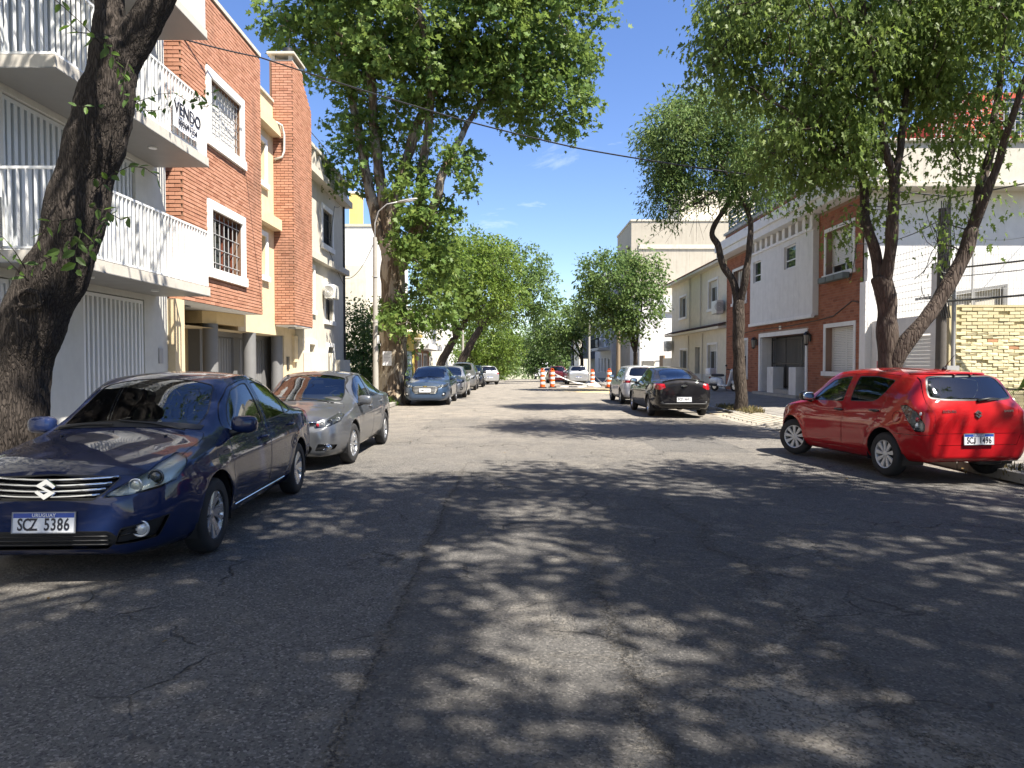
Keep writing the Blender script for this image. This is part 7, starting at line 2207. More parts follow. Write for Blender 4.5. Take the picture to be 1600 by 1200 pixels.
def base_regions(c):
    """panel outlines common to every body, from the spec"""
    sp = c.sp
    for nm, poly in sp['doors']:
        c.region('door', 'side', roundp(poly, .05), None, gap=.010, joined=False, thick=.012)
    for poly in sp['glass_side']:
        c.region('side_window', 'side', roundp(poly, .045), sp.get('sideglass', M_CARGLASS), inset=.004, trim=.011, joined=False)
    if 'pillar' in sp: c.region('door_pillar', 'side', sp['pillar'], M_GLOSSB, inset=-.001, joined=False)
    c.region('windscreen', 'top', roundp(sp['ws'], .05), sp.get('wsglass', M_SCREEN), inset=.003, trim=.014)
    c.region('bonnet', 'top', roundp(sp['bonnet'], .06), None, gap=.007, thick=.012)
    if 'rw_top' in sp: c.region('rear_window', 'top', roundp(sp['rw_top'], .06), sp.get('rwglass', M_SCREEN), inset=.003, trim=.016)
    if 'rw_rear' in sp: c.region('rear_window', 'rearw', roundp(sp['rw_rear'], .07), sp.get('rwglass', M_CARGLASS), inset=.003, trim=.02)

def finish(c, par, paintm, o, steer=0.0, style='five', tyre_w=.185, far=False):
    sp = c.sp
    ds = o.get('door', [])
    for d in ds:
        v = d.data.vertices; cx = sum(p.co.x for p in v) / len(v); cy = sum(p.co.y for p in v) / len(v)
        d['cx'] = cx; d['sg'] = 1 if cy > 0 else -1
    for i, wx in enumerate(sp['wheels']):
        for sg in (1, -1):
            wheel_parts(par, 'wheel', wx, sg * (sp['W'] - tyre_w * .5 - .012), sp['wr'], tyre_w, style, steer if i == 0 else 0.0)
    wells(c, par)
    MB().box(sp['wheels'][1] - .05, sp['wheels'][1] + .05, -.62, .62, .20, .30).build('rear_axle', M_TRIM, par)
    if not far: interior(c, par)
    mirrors(c, par, *sp['mirror'], sp.get('mirror_mat') or paintm)
    if sp.get('handles') and ds: handles(c, ds, sp['handles'], sp.get('handle_mat') or paintm)
    if not far:
        # wipers at the cowl
        for (y0, y1) in ((.52, -.05), (-.08, -.56)):
            cw = sp['cowl_x']
            a = c.top_at(cw - .02, y0); b = c.top_at(cw - .16, (y0 + y1) / 2); e = c.top_at(cw - .06, y1)
            m = MB().tube([a + Vector((.02, 0, .012)), a.lerp(e, .5) + Vector((0, 0, .03)), e + Vector((0, 0, .02))], .008, 5)
            m.build('wiper', M_TRIM, par)
    for d in ds:
        del d['cx']; del d['sg']

# -------------------------------------------------------------- specifications
def sedan_spec(**kw):
    sp = dict(
        xf=2.245, xr=-2.245, W=.865, roof=1.485, wroof=.57, wheels=(1.345, -1.305), wr=.308, arch=.365, qx=-.2,
        top=[(-2.25, 1.00), (-2.18, 1.04), (-1.95, 1.075), (-1.72, 1.09), (-1.55, 1.125), (-1.1, 1.33), (-.75, 1.43), (-.2, 1.485), (.15, 1.47), (.42, 1.415), (.8, 1.225), (1.12, 1.045), (1.22, 1.0), (1.6, .935), (1.95, .855), (2.15, .785), (2.25, .74)],
        deck=[(-2.25, 1.0), (-1.72, 1.09), (0, 1.06), (1.16, 1.0), (2.25, .74)],
        belt=[(-2.25, .90), (-1.6, .965), (-.8, .945), (.2, .915), (.95, .885), (1.4, .85), (1.9, .77), (2.25, .68)],
        bot=[(-2.25, .26), (-1.75, .235), (-1.0, .19), (1.0, .185), (1.8, .19), (2.25, .20)],
        wid=[(-2.25, .80), (-1.6, .85), (-.8, .865), (.8, .865), (1.5, .86), (2.25, .80)],
        nose=(.34, .60, .46, .30, .10, .62, 2.3), tail=(.42, .86, .60, .16, .14, .38, 2.5),
        swage=[(.80, .68, .012, .035), (.42, .36, -.010, .05)],
        seat_x=.12, rear_seat_x=-.95, dash_x=.82, dash_z=.88, mirror_x=.42, cowl_x=1.16,
        mirror=(.78, .965), handles=[(.02, .825), (-.98, .865)],
        doors=[('f', [(-.13, .27), (.76, .27), (.90, .34), (.955, .60), (.93, .90), (.86, 1.02), (.64, 1.20), (.36, 1.345), (.05, 1.395), (-.16, 1.405), (-.17, .95)]),
               ('r', [(-.145, .27), (-.76, .27), (-.86, .42), (-.98, .62), (-1.12, .74), (-1.20, .95), (-1.30, 1.06), (-1.05, 1.245), (-.82, 1.345), (-.5, 1.40), (-.176, 1.407), (-.182, .95)])],
        glass_side=[[(-.11, .955), (.76, .93), (.74, 1.03), (.56, 1.185), (.33, 1.315), (.05, 1.36), (-.115, 1.368)],
                    [(-.235, .965), (-.235, 1.37), (-.52, 1.362), (-.80, 1.305), (-.93, 1.24), (-.93, .985)],
                    [(-.965, .99), (-.965, 1.222), (-1.08, 1.155), (-1.19, 1.055), (-1.17, 1.01)]],
        ws=[(1.15, -.2), (1.15, .30), (1.02, .58), (.80, .585), (.42, .50), (.40, .25), (.40, -.2)],
        rw_top=[(-1.58, -.2), (-1.56, .30), (-1.48, .54), (-.95, .49), (-.86, .45), (-.84, -.2)],
        pillar=[(-.118, .957), (-.118, 1.366), (-.168, 1.369), (-.168, .96)],
        bonnet=[(1.17, -.2), (1.17, .35), (1.08, .66), (1.25, .70), (1.8, .70), (2.06, .58), (2.13, .30), (2.14, -.2)],
    )
    sp.update(kw); return sp

def grille_bars(c, g, zs, y0, y1, rad, mat, off=-.012, curve=0.0, name='grille_bar'):
    for z in zs:
        n = 12; pts = []
        for k in range(n + 1):
            y = -y1 + 2 * y1 * k / n
            zz = z + curve * (abs(y) / y1) ** 2
            pts.append((y, zz))
        surf_tube(c, g, name, mat, pts, rad, 'front', off, 6)

def build_navy(par):
    """navy saloon seen from its front corner"""
    c = Car(sedan_spec(), 120)
    base_regions(c)
    c.region('grille', 'front', roundp([(-.1, .60), (.33, .60), (.40, .65), (.46, .735), (.44, .752), (-.1, .775)], .02), M_GLOSSB, inset=.03, trim=.010)
    c.region('lower_intake', 'front', roundp([(-.1, .25), (.42, .25), (.50, .33), (.44, .385), (-.1, .385)], .03), M_TRIM, inset=.03, trim=.006)
    c.region('fog_recess', ('yaw', 30), roundp([(-.25, .28), (.04, .305), (.13, .465), (-.21, .405)], .025), M_TRIM, inset=.028, trim=.008, joined=False)
    c.region('headlight', ('yaw', 45), roundp([(-.36, .612), (-.2, .632), (.0, .66), (.14, .70), (.30, .835), (.27, .868), (.05, .812), (-.18, .72), (-.33, .65)], .02), M_LENSHAZE, inset=0, gap=.006, joined=False, thick=.03)
    c.region('bumper', 'front', [(-.1, .20), (.9, .20), (.9, .50), (.72, .565), (.50, .585), (-.1, .585)], None, gap=.0, joined=True)
    c.regions.insert(3, c.regions.pop())      # bumper first, lamps and intakes override it
    c.region('tail_lamp', ('yaw', 135), roundp([(-.34, .93), (-.30, 1.0), (.12, .98), (.17, .85), (-.15, .81)], .03), M_REDLENS, gap=.006, joined=False)
    c.cut()
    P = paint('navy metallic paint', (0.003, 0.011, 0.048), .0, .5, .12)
    o = c.emit(par, P)
    finish(c, par, P, o, 0.0, 'twin')
    lamp_inner(c, par, o['headlight'], 0, .055, M_REFL, [(.56, .685, .05, M_REFL), (.665, .73, .058, M_REFLD)])
    g = o['grille'][0]
    for k in range(4):
        z = .625 + k * .036
        yy = .36 + k * .025
        surf_tube(c, g, 'grille_bar', M_CHROME, [(-yy + 2 * yy * i / 14, z + .012 * abs(-1 + 2 * i / 14) ** 2) for i in range(15)], .0095, 'front', -.010, 6)
    p, n = c.front_at(0.0, .678)
    emblem_s(par, (p.x + .012, 0, .678), (1, 0, .25), .072, M_CHROME)
    li = o['lower_intake'][0]
    for z in (.285, .315, .345): surf_tube(c, li, 'grille_bar', M_TRIM, [(-.42 + .84 * i / 10, z) for i in range(11)], .006, 'front', -.014, 5)
    for ob in o['fog_recess']:
        sg = 1 if ob.data.vertices[0].co.y > 0 else -1
        p, n = c.front_at(.62, .385)
        m = MB().lathe([(.062, -.01), (.058, .006), (.046, -.012)], (0, 0, 0), 'x', 20, caps=False); m.ell((-.018, 0, 0), (.028, .045, .045), 1, 16, 8)
        m.v = [(p.x - .012 + v[0], sg * .62 + v[1], .385 + v[2]) for v in m.v]
        m.build('fog_lamp', M_REFL, ob, smooth=True)
        for dz in (-.05, 0, .05): surf_tube(c, ob, 'recess_bar', M_GLOSSB, [(sg * (.50 + .05 * i), .375 + dz * .6 + .012 * i) for i in range(3)], .005, 'front', -.018, 5)
    p, n = c.front_at(0, .455)
    plate_part(par, (p.x + .012, 0, .452), (1, 0, .12), 'SCZ 5386')
    for y in (.42, -.42):
        t = c.top_at(1.30, y); MB().ell((t.x, t.y, t.z + .006), (.018, .012, .008), .8, 10, 6).build('washer_jet', M_TRIM, par, smooth=True)
    # chrome sill strip and black cowl panel
    for sg in (1, -1):
        MB().tube([c.side_at(x, .295, sg) + Vector((0, sg * .004, 0)) for x in np.linspace(.85, -.75, 12)], .006, 5).build('sill_strip', M_CHROME, par)
    m = MB()
    for i in range(12):
        y0, y1 = -.62 + i * 1.24 / 12, -.62 + (i + 1) * 1.24 / 12
        xa = lambda y: 1.175 - .10 * (abs(y) / .62) ** 2.2
        q = [c.top_at(xa(y0), y0), c.top_at(xa(y1), y1), c.top_at(xa(y1) - .085, y1), c.top_at(xa(y0) - .085, y0)]
        m.quad(*[(v.x, v.y, v.z + .006) for v in q])
    m.build('cowl_panel', M_TRIM, par)
    return c

def build_civic(par):
    """grey saloon with long nose, seen from the front"""
    sp = sedan_spec(xf=2.27, xr=-2.27, W=.877, roof=1.435, wroof=.575, wheels=(1.36, -1.31), wr=.315, arch=.37,
        top=[(-2.27, 1.02), (-2.18, 1.05), (-1.95, 1.075), (-1.74, 1.09), (-1.55, 1.13), (-1.1, 1.30), (-.75, 1.385), (-.2, 1.435), (.15, 1.42), (.40, 1.375), (.8, 1.20), (1.25, .985), (1.34, .95), (1.65, .90), (1.98, .82), (2.16, .76), (2.27, .71)],
        deck=[(-2.27, 1.02), (-1.74, 1.09), (0, 1.04), (1.3, .95), (2.27, .71)],
        ws=[(1.28, -.2), (1.28, .30), (1.12, .60), (.86, .595), (.42, .50), (.40, .25), (.40, -.2)],
        bonnet=[(1.30, -.2), (1.30, .35), (1.18, .66), (1.35, .70), (1.85, .70), (2.06, .60), (2.15, .30), (2.16, -.2)],
        nose=(.34, .58, .50, .30, .10, .60, 2.3), wsglass=M_SCREEN, cowl_x=1.29, mirror=(.84, .92))
    c = Car(sp, 96)
    base_regions(c)
    c.region('bumper', 'front', [(-.1, .20), (.9, .20), (.9, .50), (.72, .58), (.50, .60), (-.1, .60)], None, gap=.0)
    c.region('grille', 'front', roundp([(-.1, .615), (.47, .645), (.50, .70), (.46, .72), (-.1, .70)], .015), M_GLOSSB, inset=.02, trim=.008)
    c.region('lower_intake', 'front', roundp([(-.1, .25), (.40, .25), (.46, .33), (.38, .42), (-.1, .42)], .03), M_TRIM, inset=.03, trim=.006)
    c.region('fog_recess', ('yaw', 25), roundp([(-.2, .295), (.10, .305), (.15, .37), (-.16, .40)], .025), M_TRIM, inset=.02, trim=.006, joined=False)
    c.region('headlight', ('yaw', 40), roundp([(-.26, .615), (-.05, .645), (.2, .71), (.33, .80), (.28, .828), (.05, .768), (-.24, .695)], .02), M_LENS, gap=.006, joined=False, thick=.03)
    c.cut()
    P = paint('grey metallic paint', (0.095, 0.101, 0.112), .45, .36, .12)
    o = c.emit(par, P)
    finish(c, par, P, o, R(-4), 'multi')
    lamp_inner(c, par, o['headlight'], 0, .05, M_REFLD, [(.56, .675, .042, M_REFL), (.66, .70, .042, M_REFLD), (.745, .735, .03, M_REFL)])
    for ob in o['headlight']:
        sg = 1 if ob.data.vertices[0].co.y > 0 else -1
        p, n = c.front_at(.51, .66)
        MB().ell((p.x - .02, sg * .505, .658), (.02, .022, .03), .7, 10, 6).build('turn_signal', M_REDLENS, ob, smooth=True)
    surf_tube(c, o['grille'][0], 'grille_bar', M_CHROME, [(-.48 + .96 * i / 12, .69 + .012 * abs(-1 + i / 6)) for i in range(13)], .011, 'front', .0, 6)
    for ob in o['fog_recess']:
        sg = 1 if ob.data.vertices[0].co.y > 0 else -1
        p, n = c.front_at(.64, .345)
        ring = [(p.x - .004, sg * .64 + .075 * math.cos(2 * PI * k / 20), .345 + .042 * math.sin(2 * PI * k / 20)) for k in range(21)]
        MB().tube(ring, .008, 5, caps=False).ell((p.x - .02, sg * .64, .345), (.02, .06, .032), .9, 14, 8).build('fog_lamp', M_CHROME, ob, smooth=True)
    p, n = c.front_at(0, .50); plate_part(par, (p.x + .012, 0, .50), (1, 0, .1), 'SBP 4417')
    return c

def build_onix(par, paintm, front=True, plate='SDA 6681', dark=False, far=False):
    sp = sedan_spec(xf=2.23, xr=-2.24, W=.866, roof=1.47, wroof=.56,
        top=[(-2.24, 1.06), (-2.16, 1.10), (-1.95, 1.115), (-1.80, 1.11), (-1.6, 1.15), (-1.15, 1.33), (-.75, 1.425), (-.2, 1.47), (.15, 1.455), (.40, 1.40), (.8, 1.215), (1.12, 1.045), (1.22, 1.005), (1.6, .955), (1.95, .885), (2.13, .82), (2.23, .77)],
        deck=[(-2.24, 1.06), (-1.75, 1.11), (0, 1.06), (1.16, 1.0), (2.23, .77)],
        belt=[(-2.24, .95), (-1.6, .985), (-.8, .955), (.2, .92), (.95, .89), (1.4, .87), (1.9, .81), (2.23, .70)],
        rw_top=[(-1.72, -.2), (-1.70, .30), (-1.58, .55), (-1.0, .49), (-.90, .45), (-.88, -.2)], wsglass=M_SCREEN, rwglass=M_SCREEN,
        tail=(.42, .92, .62, .16, .14, .36, 2.5), mirror_mat=M_GLOSSB if dark else None)
    c = Car(sp, 84 if not far else 64)
    base_regions(c)
    if front:
        c.region('grille', 'front', roundp([(-.1, .43), (.36, .43), (.47, .54), (.50, .71), (.30, .735), (-.1, .745)], .03), M_GLOSSB, inset=.03, trim=.008)
        c.region('headlight', ('yaw', 40), roundp([(-.24, .66), (-.05, .675), (.2, .73), (.32, .83), (.25, .848), (.0, .778), (-.22, .738)], .02), M_LENS, gap=.006, joined=False, thick=.03)
        c.region('fog_recess', ('yaw', 30), roundp([(-.12, .35), (.06, .37), (.11, .49), (-.03, .50)], .03), M_TRIM, inset=.02, trim=.006, joined=False)
    c.region('tail_lamp', ('yaw', 140), roundp([(-.26, .93), (-.2, .99), (.20, .985), (.25, .87), (.14, .80), (-.1, .82)], .025), M_REDLENS, gap=.006, joined=False)
    c.region('boot_lid', 'rear', roundp([(-.1, .68), (.44, .68), (.52, .74), (.54, .80), (.60, 1.03), (.58, 1.09), (-.1, 1.11)], .03), None, gap=.006, thick=.01)
    c.regions.append(c.regions.pop(-2))       # lamps override the lid
    c.cut()
    o = c.emit(par, paintm)
    finish(c, par, paintm, o, 0.0, 'five', far=far)
    if front:
        lamp_inner(c, par, o['headlight'], 0, .05, M_REFLD, [(.52, .71, .035, M_REFL), (.62, .735, .04, M_REFL)])
        g = o['grille'][0]
        for k in range(6): surf_tube(c, g, 'grille_bar', M_REFL, [((-.42 - .012 * k) * (1 - 2 * i / 10), .47 + k * .048) for i in range(11)], .008, 'front', -.012, 6)
        p, n = c.front_at(0, .715); emblem_bow(par, (p.x + .012, 0, .715), (1, 0, .15), .075, plain('brass badge', (0.5, 0.36, 0.12), .25, .8))
        p, n = c.front_at(0, .585); plate_part(par, (p.x + .015, 0, .575), (1, 0, .1), plate, band=False)
        for ob in o['fog_recess']:
            sg = 1 if ob.data.vertices[0].co.y > 0 else -1
            p, n = c.front_at(.66, .43); MB().ell((p.x - .015, sg * .66, .43), (.02, .04, .035), 1, 14, 8).build('fog_lamp', M_REFL, ob, smooth=True)
    p, n = c.rear_at(0, .90); emblem_bow(par, (p.x - .012, 0, .925), (-1, 0, .1), .085, M_CHROME)
    p, n = c.rear_at(0, .52); plate_part(par, (p.x - .014, 0, .535), (-1, 0, .05), plate, band=False)
    surf_tube(c, par, 'bumper_lip', M_TRIM, [(-.72 + 1.44 * i / 14, .40) for i in range(15)], .022, 'rear', .004, 7)
    for sg in (1, -1):
        p, n = c.rear_at(.62, .45); MB().ell((p.x + .004, sg * .62, .45), (.010, .05, .014), .8, 12, 6).build('reflector', M_REFLD, par, smooth=True)
    m = MB(); sp_ = [c.top_at(-2.12, -.6 + 1.2 * i / 12) for i in range(13)]
    m.tube([q + Vector((-.02, 0, .012)) for q in sp_], .02, 6); m.build('boot_lip', paintm, par, smooth=True)
    MB().ell((-2.08, -.35, .27), (.12, .16, .05), .6, 12, 6).build('exhaust_box', M_TRIM, par, smooth=True)
    return c

def hatch_spec(**kw):
    sp = sedan_spec(xf=1.925, xr=-1.925, W=.848, roof=1.50, wroof=.56, wheels=(1.215, -1.215), wr=.305, arch=.365, qx=-.2,
        top=[(-1.925, 1.02), (-1.88, 1.08), (-1.80, 1.18), (-1.68, 1.34), (-1.60, 1.425), (-1.50, 1.452), (-.9, 1.49), (-.3, 1.50), (.15, 1.485), (.42, 1.425), (.75, 1.24), (1.05, 1.05), (1.15, 1.01), (1.45, .96), (1.72, .86), (1.86, .77), (1.925, .72)],
        deck=[(-1.925, 1.02), (-1.6, 1.02), (0, 1.03), (1.1, 1.01), (1.925, .72)],
        belt=[(-1.925, .93), (-1.5, 1.0), (-.8, .965), (.2, .925), (.9, .90), (1.3, .87), (1.7, .77), (1.925, .66)],
        bot=[(-1.925, .27), (-1.5, .25), (-1.0, .20), (1.0, .185), (1.5, .19), (1.925, .20)],
        wid=[(-1.925, .82), (-1.3, .848), (-.6, .845), (.7, .845), (1.3, .848), (1.925, .79)],
        nose=(.34, .58, .42, .30, .10, .60, 2.2), tail=(.36, .80, .64, .12, .12, .36, 2.6), crown=.07, wscurve=.05,
        swage=[(.74, .66, .010, .05), (.36, .34, .012, .03)],
        seat_x=.05, rear_seat_x=-.95, dash_x=.78, dash_z=.90, cowl_x=1.10, mirror=(.70, .985), handles=[(-.12, .86), (-.98, .895)],
        doors=[('f', [(-.20, .29), (.66, .27), (.76, .34), (.82, .60), (.80, .90), (.74, 1.02), (.56, 1.19), (.33, 1.345), (.02, 1.40), (-.24, 1.415), (-.25, .95)]),
               ('r', [(-.215, .29), (-.68, .29), (-.77, .42), (-.89, .62), (-1.06, .75), (-1.13, .96), (-1.17, 1.12), (-1.24, 1.40), (-.8, 1.425), (-.256, 1.417), (-.264, .95)])],
        glass_side=[[(-.16, .985), (.66, .965), (.64, 1.04), (.50, 1.17), (.30, 1.30), (.02, 1.355), (-.17, 1.37)],
                    [(-.325, .995), (-.325, 1.372), (-.75, 1.378), (-1.18, 1.33), (-1.10, 1.18), (-.98, 1.06), (-.86, 1.015)]],
        ws=[(1.09, -.2), (1.09, .30), (.96, .57), (.74, .575), (.42, .49), (.40, .25), (.40, -.2)],
        bonnet=[(1.11, -.2), (1.11, .35), (1.02, .64), (1.2, .68), (1.55, .66), (1.74, .52), (1.80, .28), (1.81, -.2)],
        rw_rear=[(-.2, 1.07), (.40, 1.075), (.60, 1.10), (.585, 1.20), (.51, 1.38), (.40, 1.40), (-.2, 1.405)])
    sp.pop('rw_top', None); sp.pop('pillar', None)
    sp.update(kw)
    return sp

def build_hatch(par, paintm, style='hub', plate='SCJ 1496', detail=True, spec=None, steer=0.0, lampstyle='tall', front=False, brand=True, nx=110, far=False):
    c = Car(spec or hatch_spec(handle_mat=M_TRIM, mirror_mat=M_GLOSSB, sideglass=M_TINT, rwglass=M_CARGLASS), nx)
    base_regions(c)
    c.region('bumper', 'rear', [(-.1, .22), (.95, .22), (.95, .62), (.62, .64), (.56, .50), (-.1, .50)], None, gap=.006)
    c.region('tailgate', 'rearw', roundp([(-.1, .645), (.58, .645), (.63, .72), (.60, .90), (.66, 1.02), (.64, 1.15), (.57, 1.405), (.5, 1.44), (-.1, 1.45)], .04), None, gap=.007, thick=.012)
    rw = [r for r in c.regions if r['name'] == 'rear_window']
    c.regions = [r for r in c.regions if r['name'] != 'rear_window'] + rw
    if lampstyle == 'tall':
        c.region('tail_lamp', ('yaw', 128), roundp([(-.23, 1.0), (-.13, 1.015), (.04, .92), (.14, .77), (.135, .675), (.02, .665), (-.08, .79), (-.17, .92)], .02), M_LENS, gap=.006, joined=False, thick=.02)
    else:
        c.region('tail_lamp', ('yaw', 140), roundp([(-.24, .84), (-.2, .93), (.2, .93), (.2, .82)], .025), M_REDLENS, gap=.006, joined=False)
    if front:
        c.region('headlight', ('yaw', 40), roundp([(-.25, .64), (.05, .70), (.28, .84), (.22, .88), (-.05, .80), (-.22, .72)], .025), M_LENS, gap=.006, joined=False, thick=.03)
        c.region('grille', 'front', roundp([(-.1, .55), (.40, .56), (.44, .68), (-.1, .70)], .03), M_GLOSSB, inset=.02, trim=.006)
        c.region('lower_intake', 'front', roundp([(-.1, .27), (.50, .27), (.56, .42), (-.1, .44)], .03), M_TRIM, inset=.02, trim=.006)
    c.cut()
    o = c.emit(par, paintm)
    finish(c, par, paintm, o, steer, style, far=far)
    if lampstyle == 'tall':
        lamp_inner(c, par, o['tail_lamp'], 0, .035, M_REFLD, where='rear')
        for ob in o['tail_lamp']:
            sg = 1 if ob.data.vertices[0].co.y > 0 else -1
            for (y, z, r, m_) in ((.735, .90, .03, M_REFL), (.765, .83, .035, M_REDLENS), (.775, .75, .035, M_REFL)):
                p, n = c.rear_at(y, z)
                MB().ell((p.x + .03, sg * y, z), (.02, r, r), 1, 14, 8).build('lamp_bulb', m_, ob, smooth=True)
    if front: lamp_inner(c, par, o['headlight'], 0, .05, M_REFLD, [(.56, .70, .045, M_REFL), (.66, .76, .045, M_REFL)])
    tg = o['tailgate'][0]
    if detail:
        p, n = c.rear_at(0, .60)
        plate_part(par, (p.x - .014, 0, .575), (-1, 0, .04), plate)
        p, n = c.rear_at(0, .90)
        n = Vector((n.x, 0, n.z)).normalized()
        if brand:
            emblem_s(tg, p + n * .002, n, .052, M_CHROME)
            def word(t, y, z, sz):
                V, F = text_mb(t, sz, .002, .001, 1.1, 1.15)
                p, n = c.rear_at(y, z); n = Vector((n.x, 0, n.z)).normalized(); u = Vector((0, -1, 0)); v = Vector((0, 0, 1)) - n * n.z; v.normalize()
                q = Vector((p.x, y, z)) + n * .005
                MB().add([tuple(q + u * a + v * b + n * d) for a, b, d in V], F).build('lettering', M_CHROME, tg)
            word('SUZUKI', .40, .935, .045); word('SWIFT', -.46, .935, .04)
        # rear wiper, roof spoiler lip, aerial, washer
        a = c.rear_at(-.02, 1.075)[0]; b = c.rear_at(-.36, 1.09)[0]
        MB().tube([a + Vector((-.02, 0, 0)), a.lerp(b, .5) + Vector((-.035, 0, .02)), b + Vector((-.02, 0, .01))], [.022, .014, .008], 6).build('rear_wiper', M_TRIM, tg, smooth=True)
        t = c.top_at(-1.30, 0.0)
        MB().lathe([(.03, 0), (.022, .03), (.008, .05)], (t.x, t.y, t.z), 'z', 12).tube([(t.x, t.y, t.z + .03), (t.x - .19, t.y, t.z + .20)], .005, 5).build('aerial', M_TRIM, par, smooth=True)
        m = MB(); pts = []
        for i in range(15):
            y = -.55 + 1.1 * i / 14
            q, nn = c.rear_at(y, 1.425 - .012 * (abs(y) / .55) ** 2); pts.append(q + Vector((-.035 * (1 - (abs(y) / .6) ** 3), 0, .004)))
        m.tube(pts, .016, 6); m.build('roof_spoiler', paintm, tg, smooth=True)
        for y in (.12, -.12):
            q, nn = c.rear_at(y, 1.40); MB().ell((q.x - .02, y, 1.412), (.012, .025, .008), .8, 10, 6).build('brake_light', M_REDLENS, tg, smooth=True)
        MB().ell((c.sp['xr'] + .22, -.30, .27), (.14, .20, .06), .6, 12, 6).build('exhaust_box', M_TRIM, par, smooth=True)
        # fuel flap on the near flank
        q = c.side_at(-1.50, .86, 1)
        ring = [c.side_at(-1.46 + .075 * math.cos(2 * PI * k / 24), .845 + .075 * math.sin(2 * PI * k / 24), 1) + Vector((0, .001, 0)) for k in range(25)]
        MB().tube(ring, .0028, 4, caps=False).build('fuel_flap', M_SEAM, par)
    return c

VEH = []
def vehicle(name, label, cat, x, y, heading, group=None):
    """heading: direction of the car's nose, degrees anticlockwise from +X"""
    t = thing(name, label, cat, (x, y, gz(y) - .012), R(heading), group)
    slope = math.atan((gz(y + 1.3) - gz(y - 1.3)) / 2.6)
    t.rotation_euler = (0, -slope * math.sin(R(heading)), R(heading))
    ORG[t.name] = Vector((0, 0, 0))
    return t
G = 'cars parked along the kerbs'
# navy saloon: front right wheel on the ground at (-2.44, 5.9); facing the viewer
t = vehicle('parked_car', 'dark navy saloon facing the viewer beside the leaning tree, plate SCZ 5386', 'car', -3.36, 7.18, -87.6, G)
build_navy(t)
t = vehicle('parked_car', 'grey saloon facing the viewer right behind the navy one', 'car', -3.33, 12.5, -90.3, G)
build_civic(t)
t = vehicle('parked_car', 'blue saloon facing the viewer beside the plane tree', 'car', -3.18, 28.3, -90.5, G)
build_onix(t, paint('bright blue metallic paint', (0.022, 0.048, 0.095), .3, .4, .12), True, 'SAM 5783')
t = vehicle('parked_car', 'glossy black saloon seen from behind, with bow tie badge on its boot', 'car', 4.90, 22.55, 90.8, G)
build_onix(t, paint('black metallic paint', (0.006, 0.006, 0.008), .0, .5, .1), False, 'SCO 4601', dark=True)
t = vehicle('parked_car', 'red hatchback seen from behind, plate SCJ 1496', 'car', 5.83, 11.15, 97.5, G)
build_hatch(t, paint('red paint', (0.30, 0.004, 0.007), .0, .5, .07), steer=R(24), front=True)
wsp = hatch_spec(xf=2.0, xr=-2.0, W=.87, roof=1.45, sideglass=M_TINT, rwglass=M_TINT, mirror_mat=M_GLOSSB, handle_mat=M_GLOSSB)
t = vehicle('parked_car', 'white hatchback parked just ahead of the black saloon', 'car', 5.05, 28.9, 90.6, G)
build_hatch(t, paint('white paint', (0.62, 0.63, 0.64), .05, .4, .2), 'multi', 'SDB 1190', True, wsp, lampstyle='wide', brand=False, nx=72)
t = vehicle('parked_car', 'silver saloon half hidden behind the blue one', 'car', -2.95, 34.2, -90.2, G)
build_onix(t, paint('silver paint', (0.40, 0.41, 0.42), .7, .36, .2), True, 'SBK 2208', far=True)
ssp = hatch_spec(xf=2.1, xr=-2.1, coarse=True, W=.90, roof=1.66, wr=.35, arch=.41, sideglass=M_TINT)
ssp['top'] = [(x * 1.09, z * 1.0 + (.16 if z > 1.0 else .12)) for x, z in ssp['top']]
ssp['deck'] = [(x * 1.09, z + .13) for x, z in ssp['deck']]; ssp['belt'] = [(x * 1.09, z + .12) for x, z in ssp['belt']]
ssp['wid'] = [(x * 1.09, z + .05) for x, z in ssp['wid']]; ssp['bot'] = [(x * 1.09, z + .04) for x, z in ssp['bot']]
ssp['nose'] = (.42, .74, .50, .32, .12, .5, 2.5); ssp['tail'] = (.42, .95, .58, .12, .12, .46, 2.5)
def up(poly, d): return [(x * 1.09, z + (d if z > .5 else .05)) for x, z in poly]
ssp['doors'] = [(n, up(p, .14)) for n, p in ssp['doors']]; ssp['glass_side'] = [up(p, .15) for p in ssp['glass_side']]
for k in ('ws', 'bonnet'): ssp[k] = [(x * 1.09, y) for x, y in ssp[k]]
ssp['rw_rear'] = [(y, z + .15) for y, z in ssp['rw_rear']]
t = vehicle('parked_car', 'grey sport utility car facing the viewer further up the left kerb', 'car', -3.0, 43.5, -90, G)
build_hatch(t, paint('mid grey metallic paint', (0.20, 0.205, 0.21), .7, .36, .25), 'five', 'SBC 7745', False, ssp, lampstyle='wide', front=True, brand=False, nx=64, far=True)
wgs = hatch_spec(xf=2.05, xr=-2.25, coarse=True, sideglass=M_TINT, rwglass=M_CARGLASS)
wgs['top'] = [(-2.25, 1.0), (-2.2, 1.06), (-2.10, 1.20), (-2.0, 1.36), (-1.93, 1.43), (-1.8, 1.455)] + [(x, z) for x, z in wgs['top'] if x > -1.0]
wgs['deck'] = [(-2.25, 1.0)] + [(x, z) for x, z in wgs['deck'] if x > -1.9]; wgs['belt'] = [(-2.25, .93)] + [(x, z) for x, z in wgs['belt'] if x > -1.9]
wgs['bot'] = [(-2.25, .27)] + [(x, z) for x, z in wgs['bot'] if x > -1.9]; wgs['wid'] = [(-2.25, .82)] + [(x, z) for x, z in wgs['wid'] if x > -1.9]
t = vehicle('parked_car', 'silver estate car seen from behind between the drums and the thin pole', 'car', 5.15, 57.0, 90, G)
build_hatch(t, paint('silver paint', (0.40, 0.41, 0.42), .7, .36, .2), 'multi', 'SBG 4409', True, wgs, lampstyle='tall', brand=False, nx=60, far=True)
far_p = paint('graphite paint', (0.06, 0.062, 0.066), .6, .36, .2)
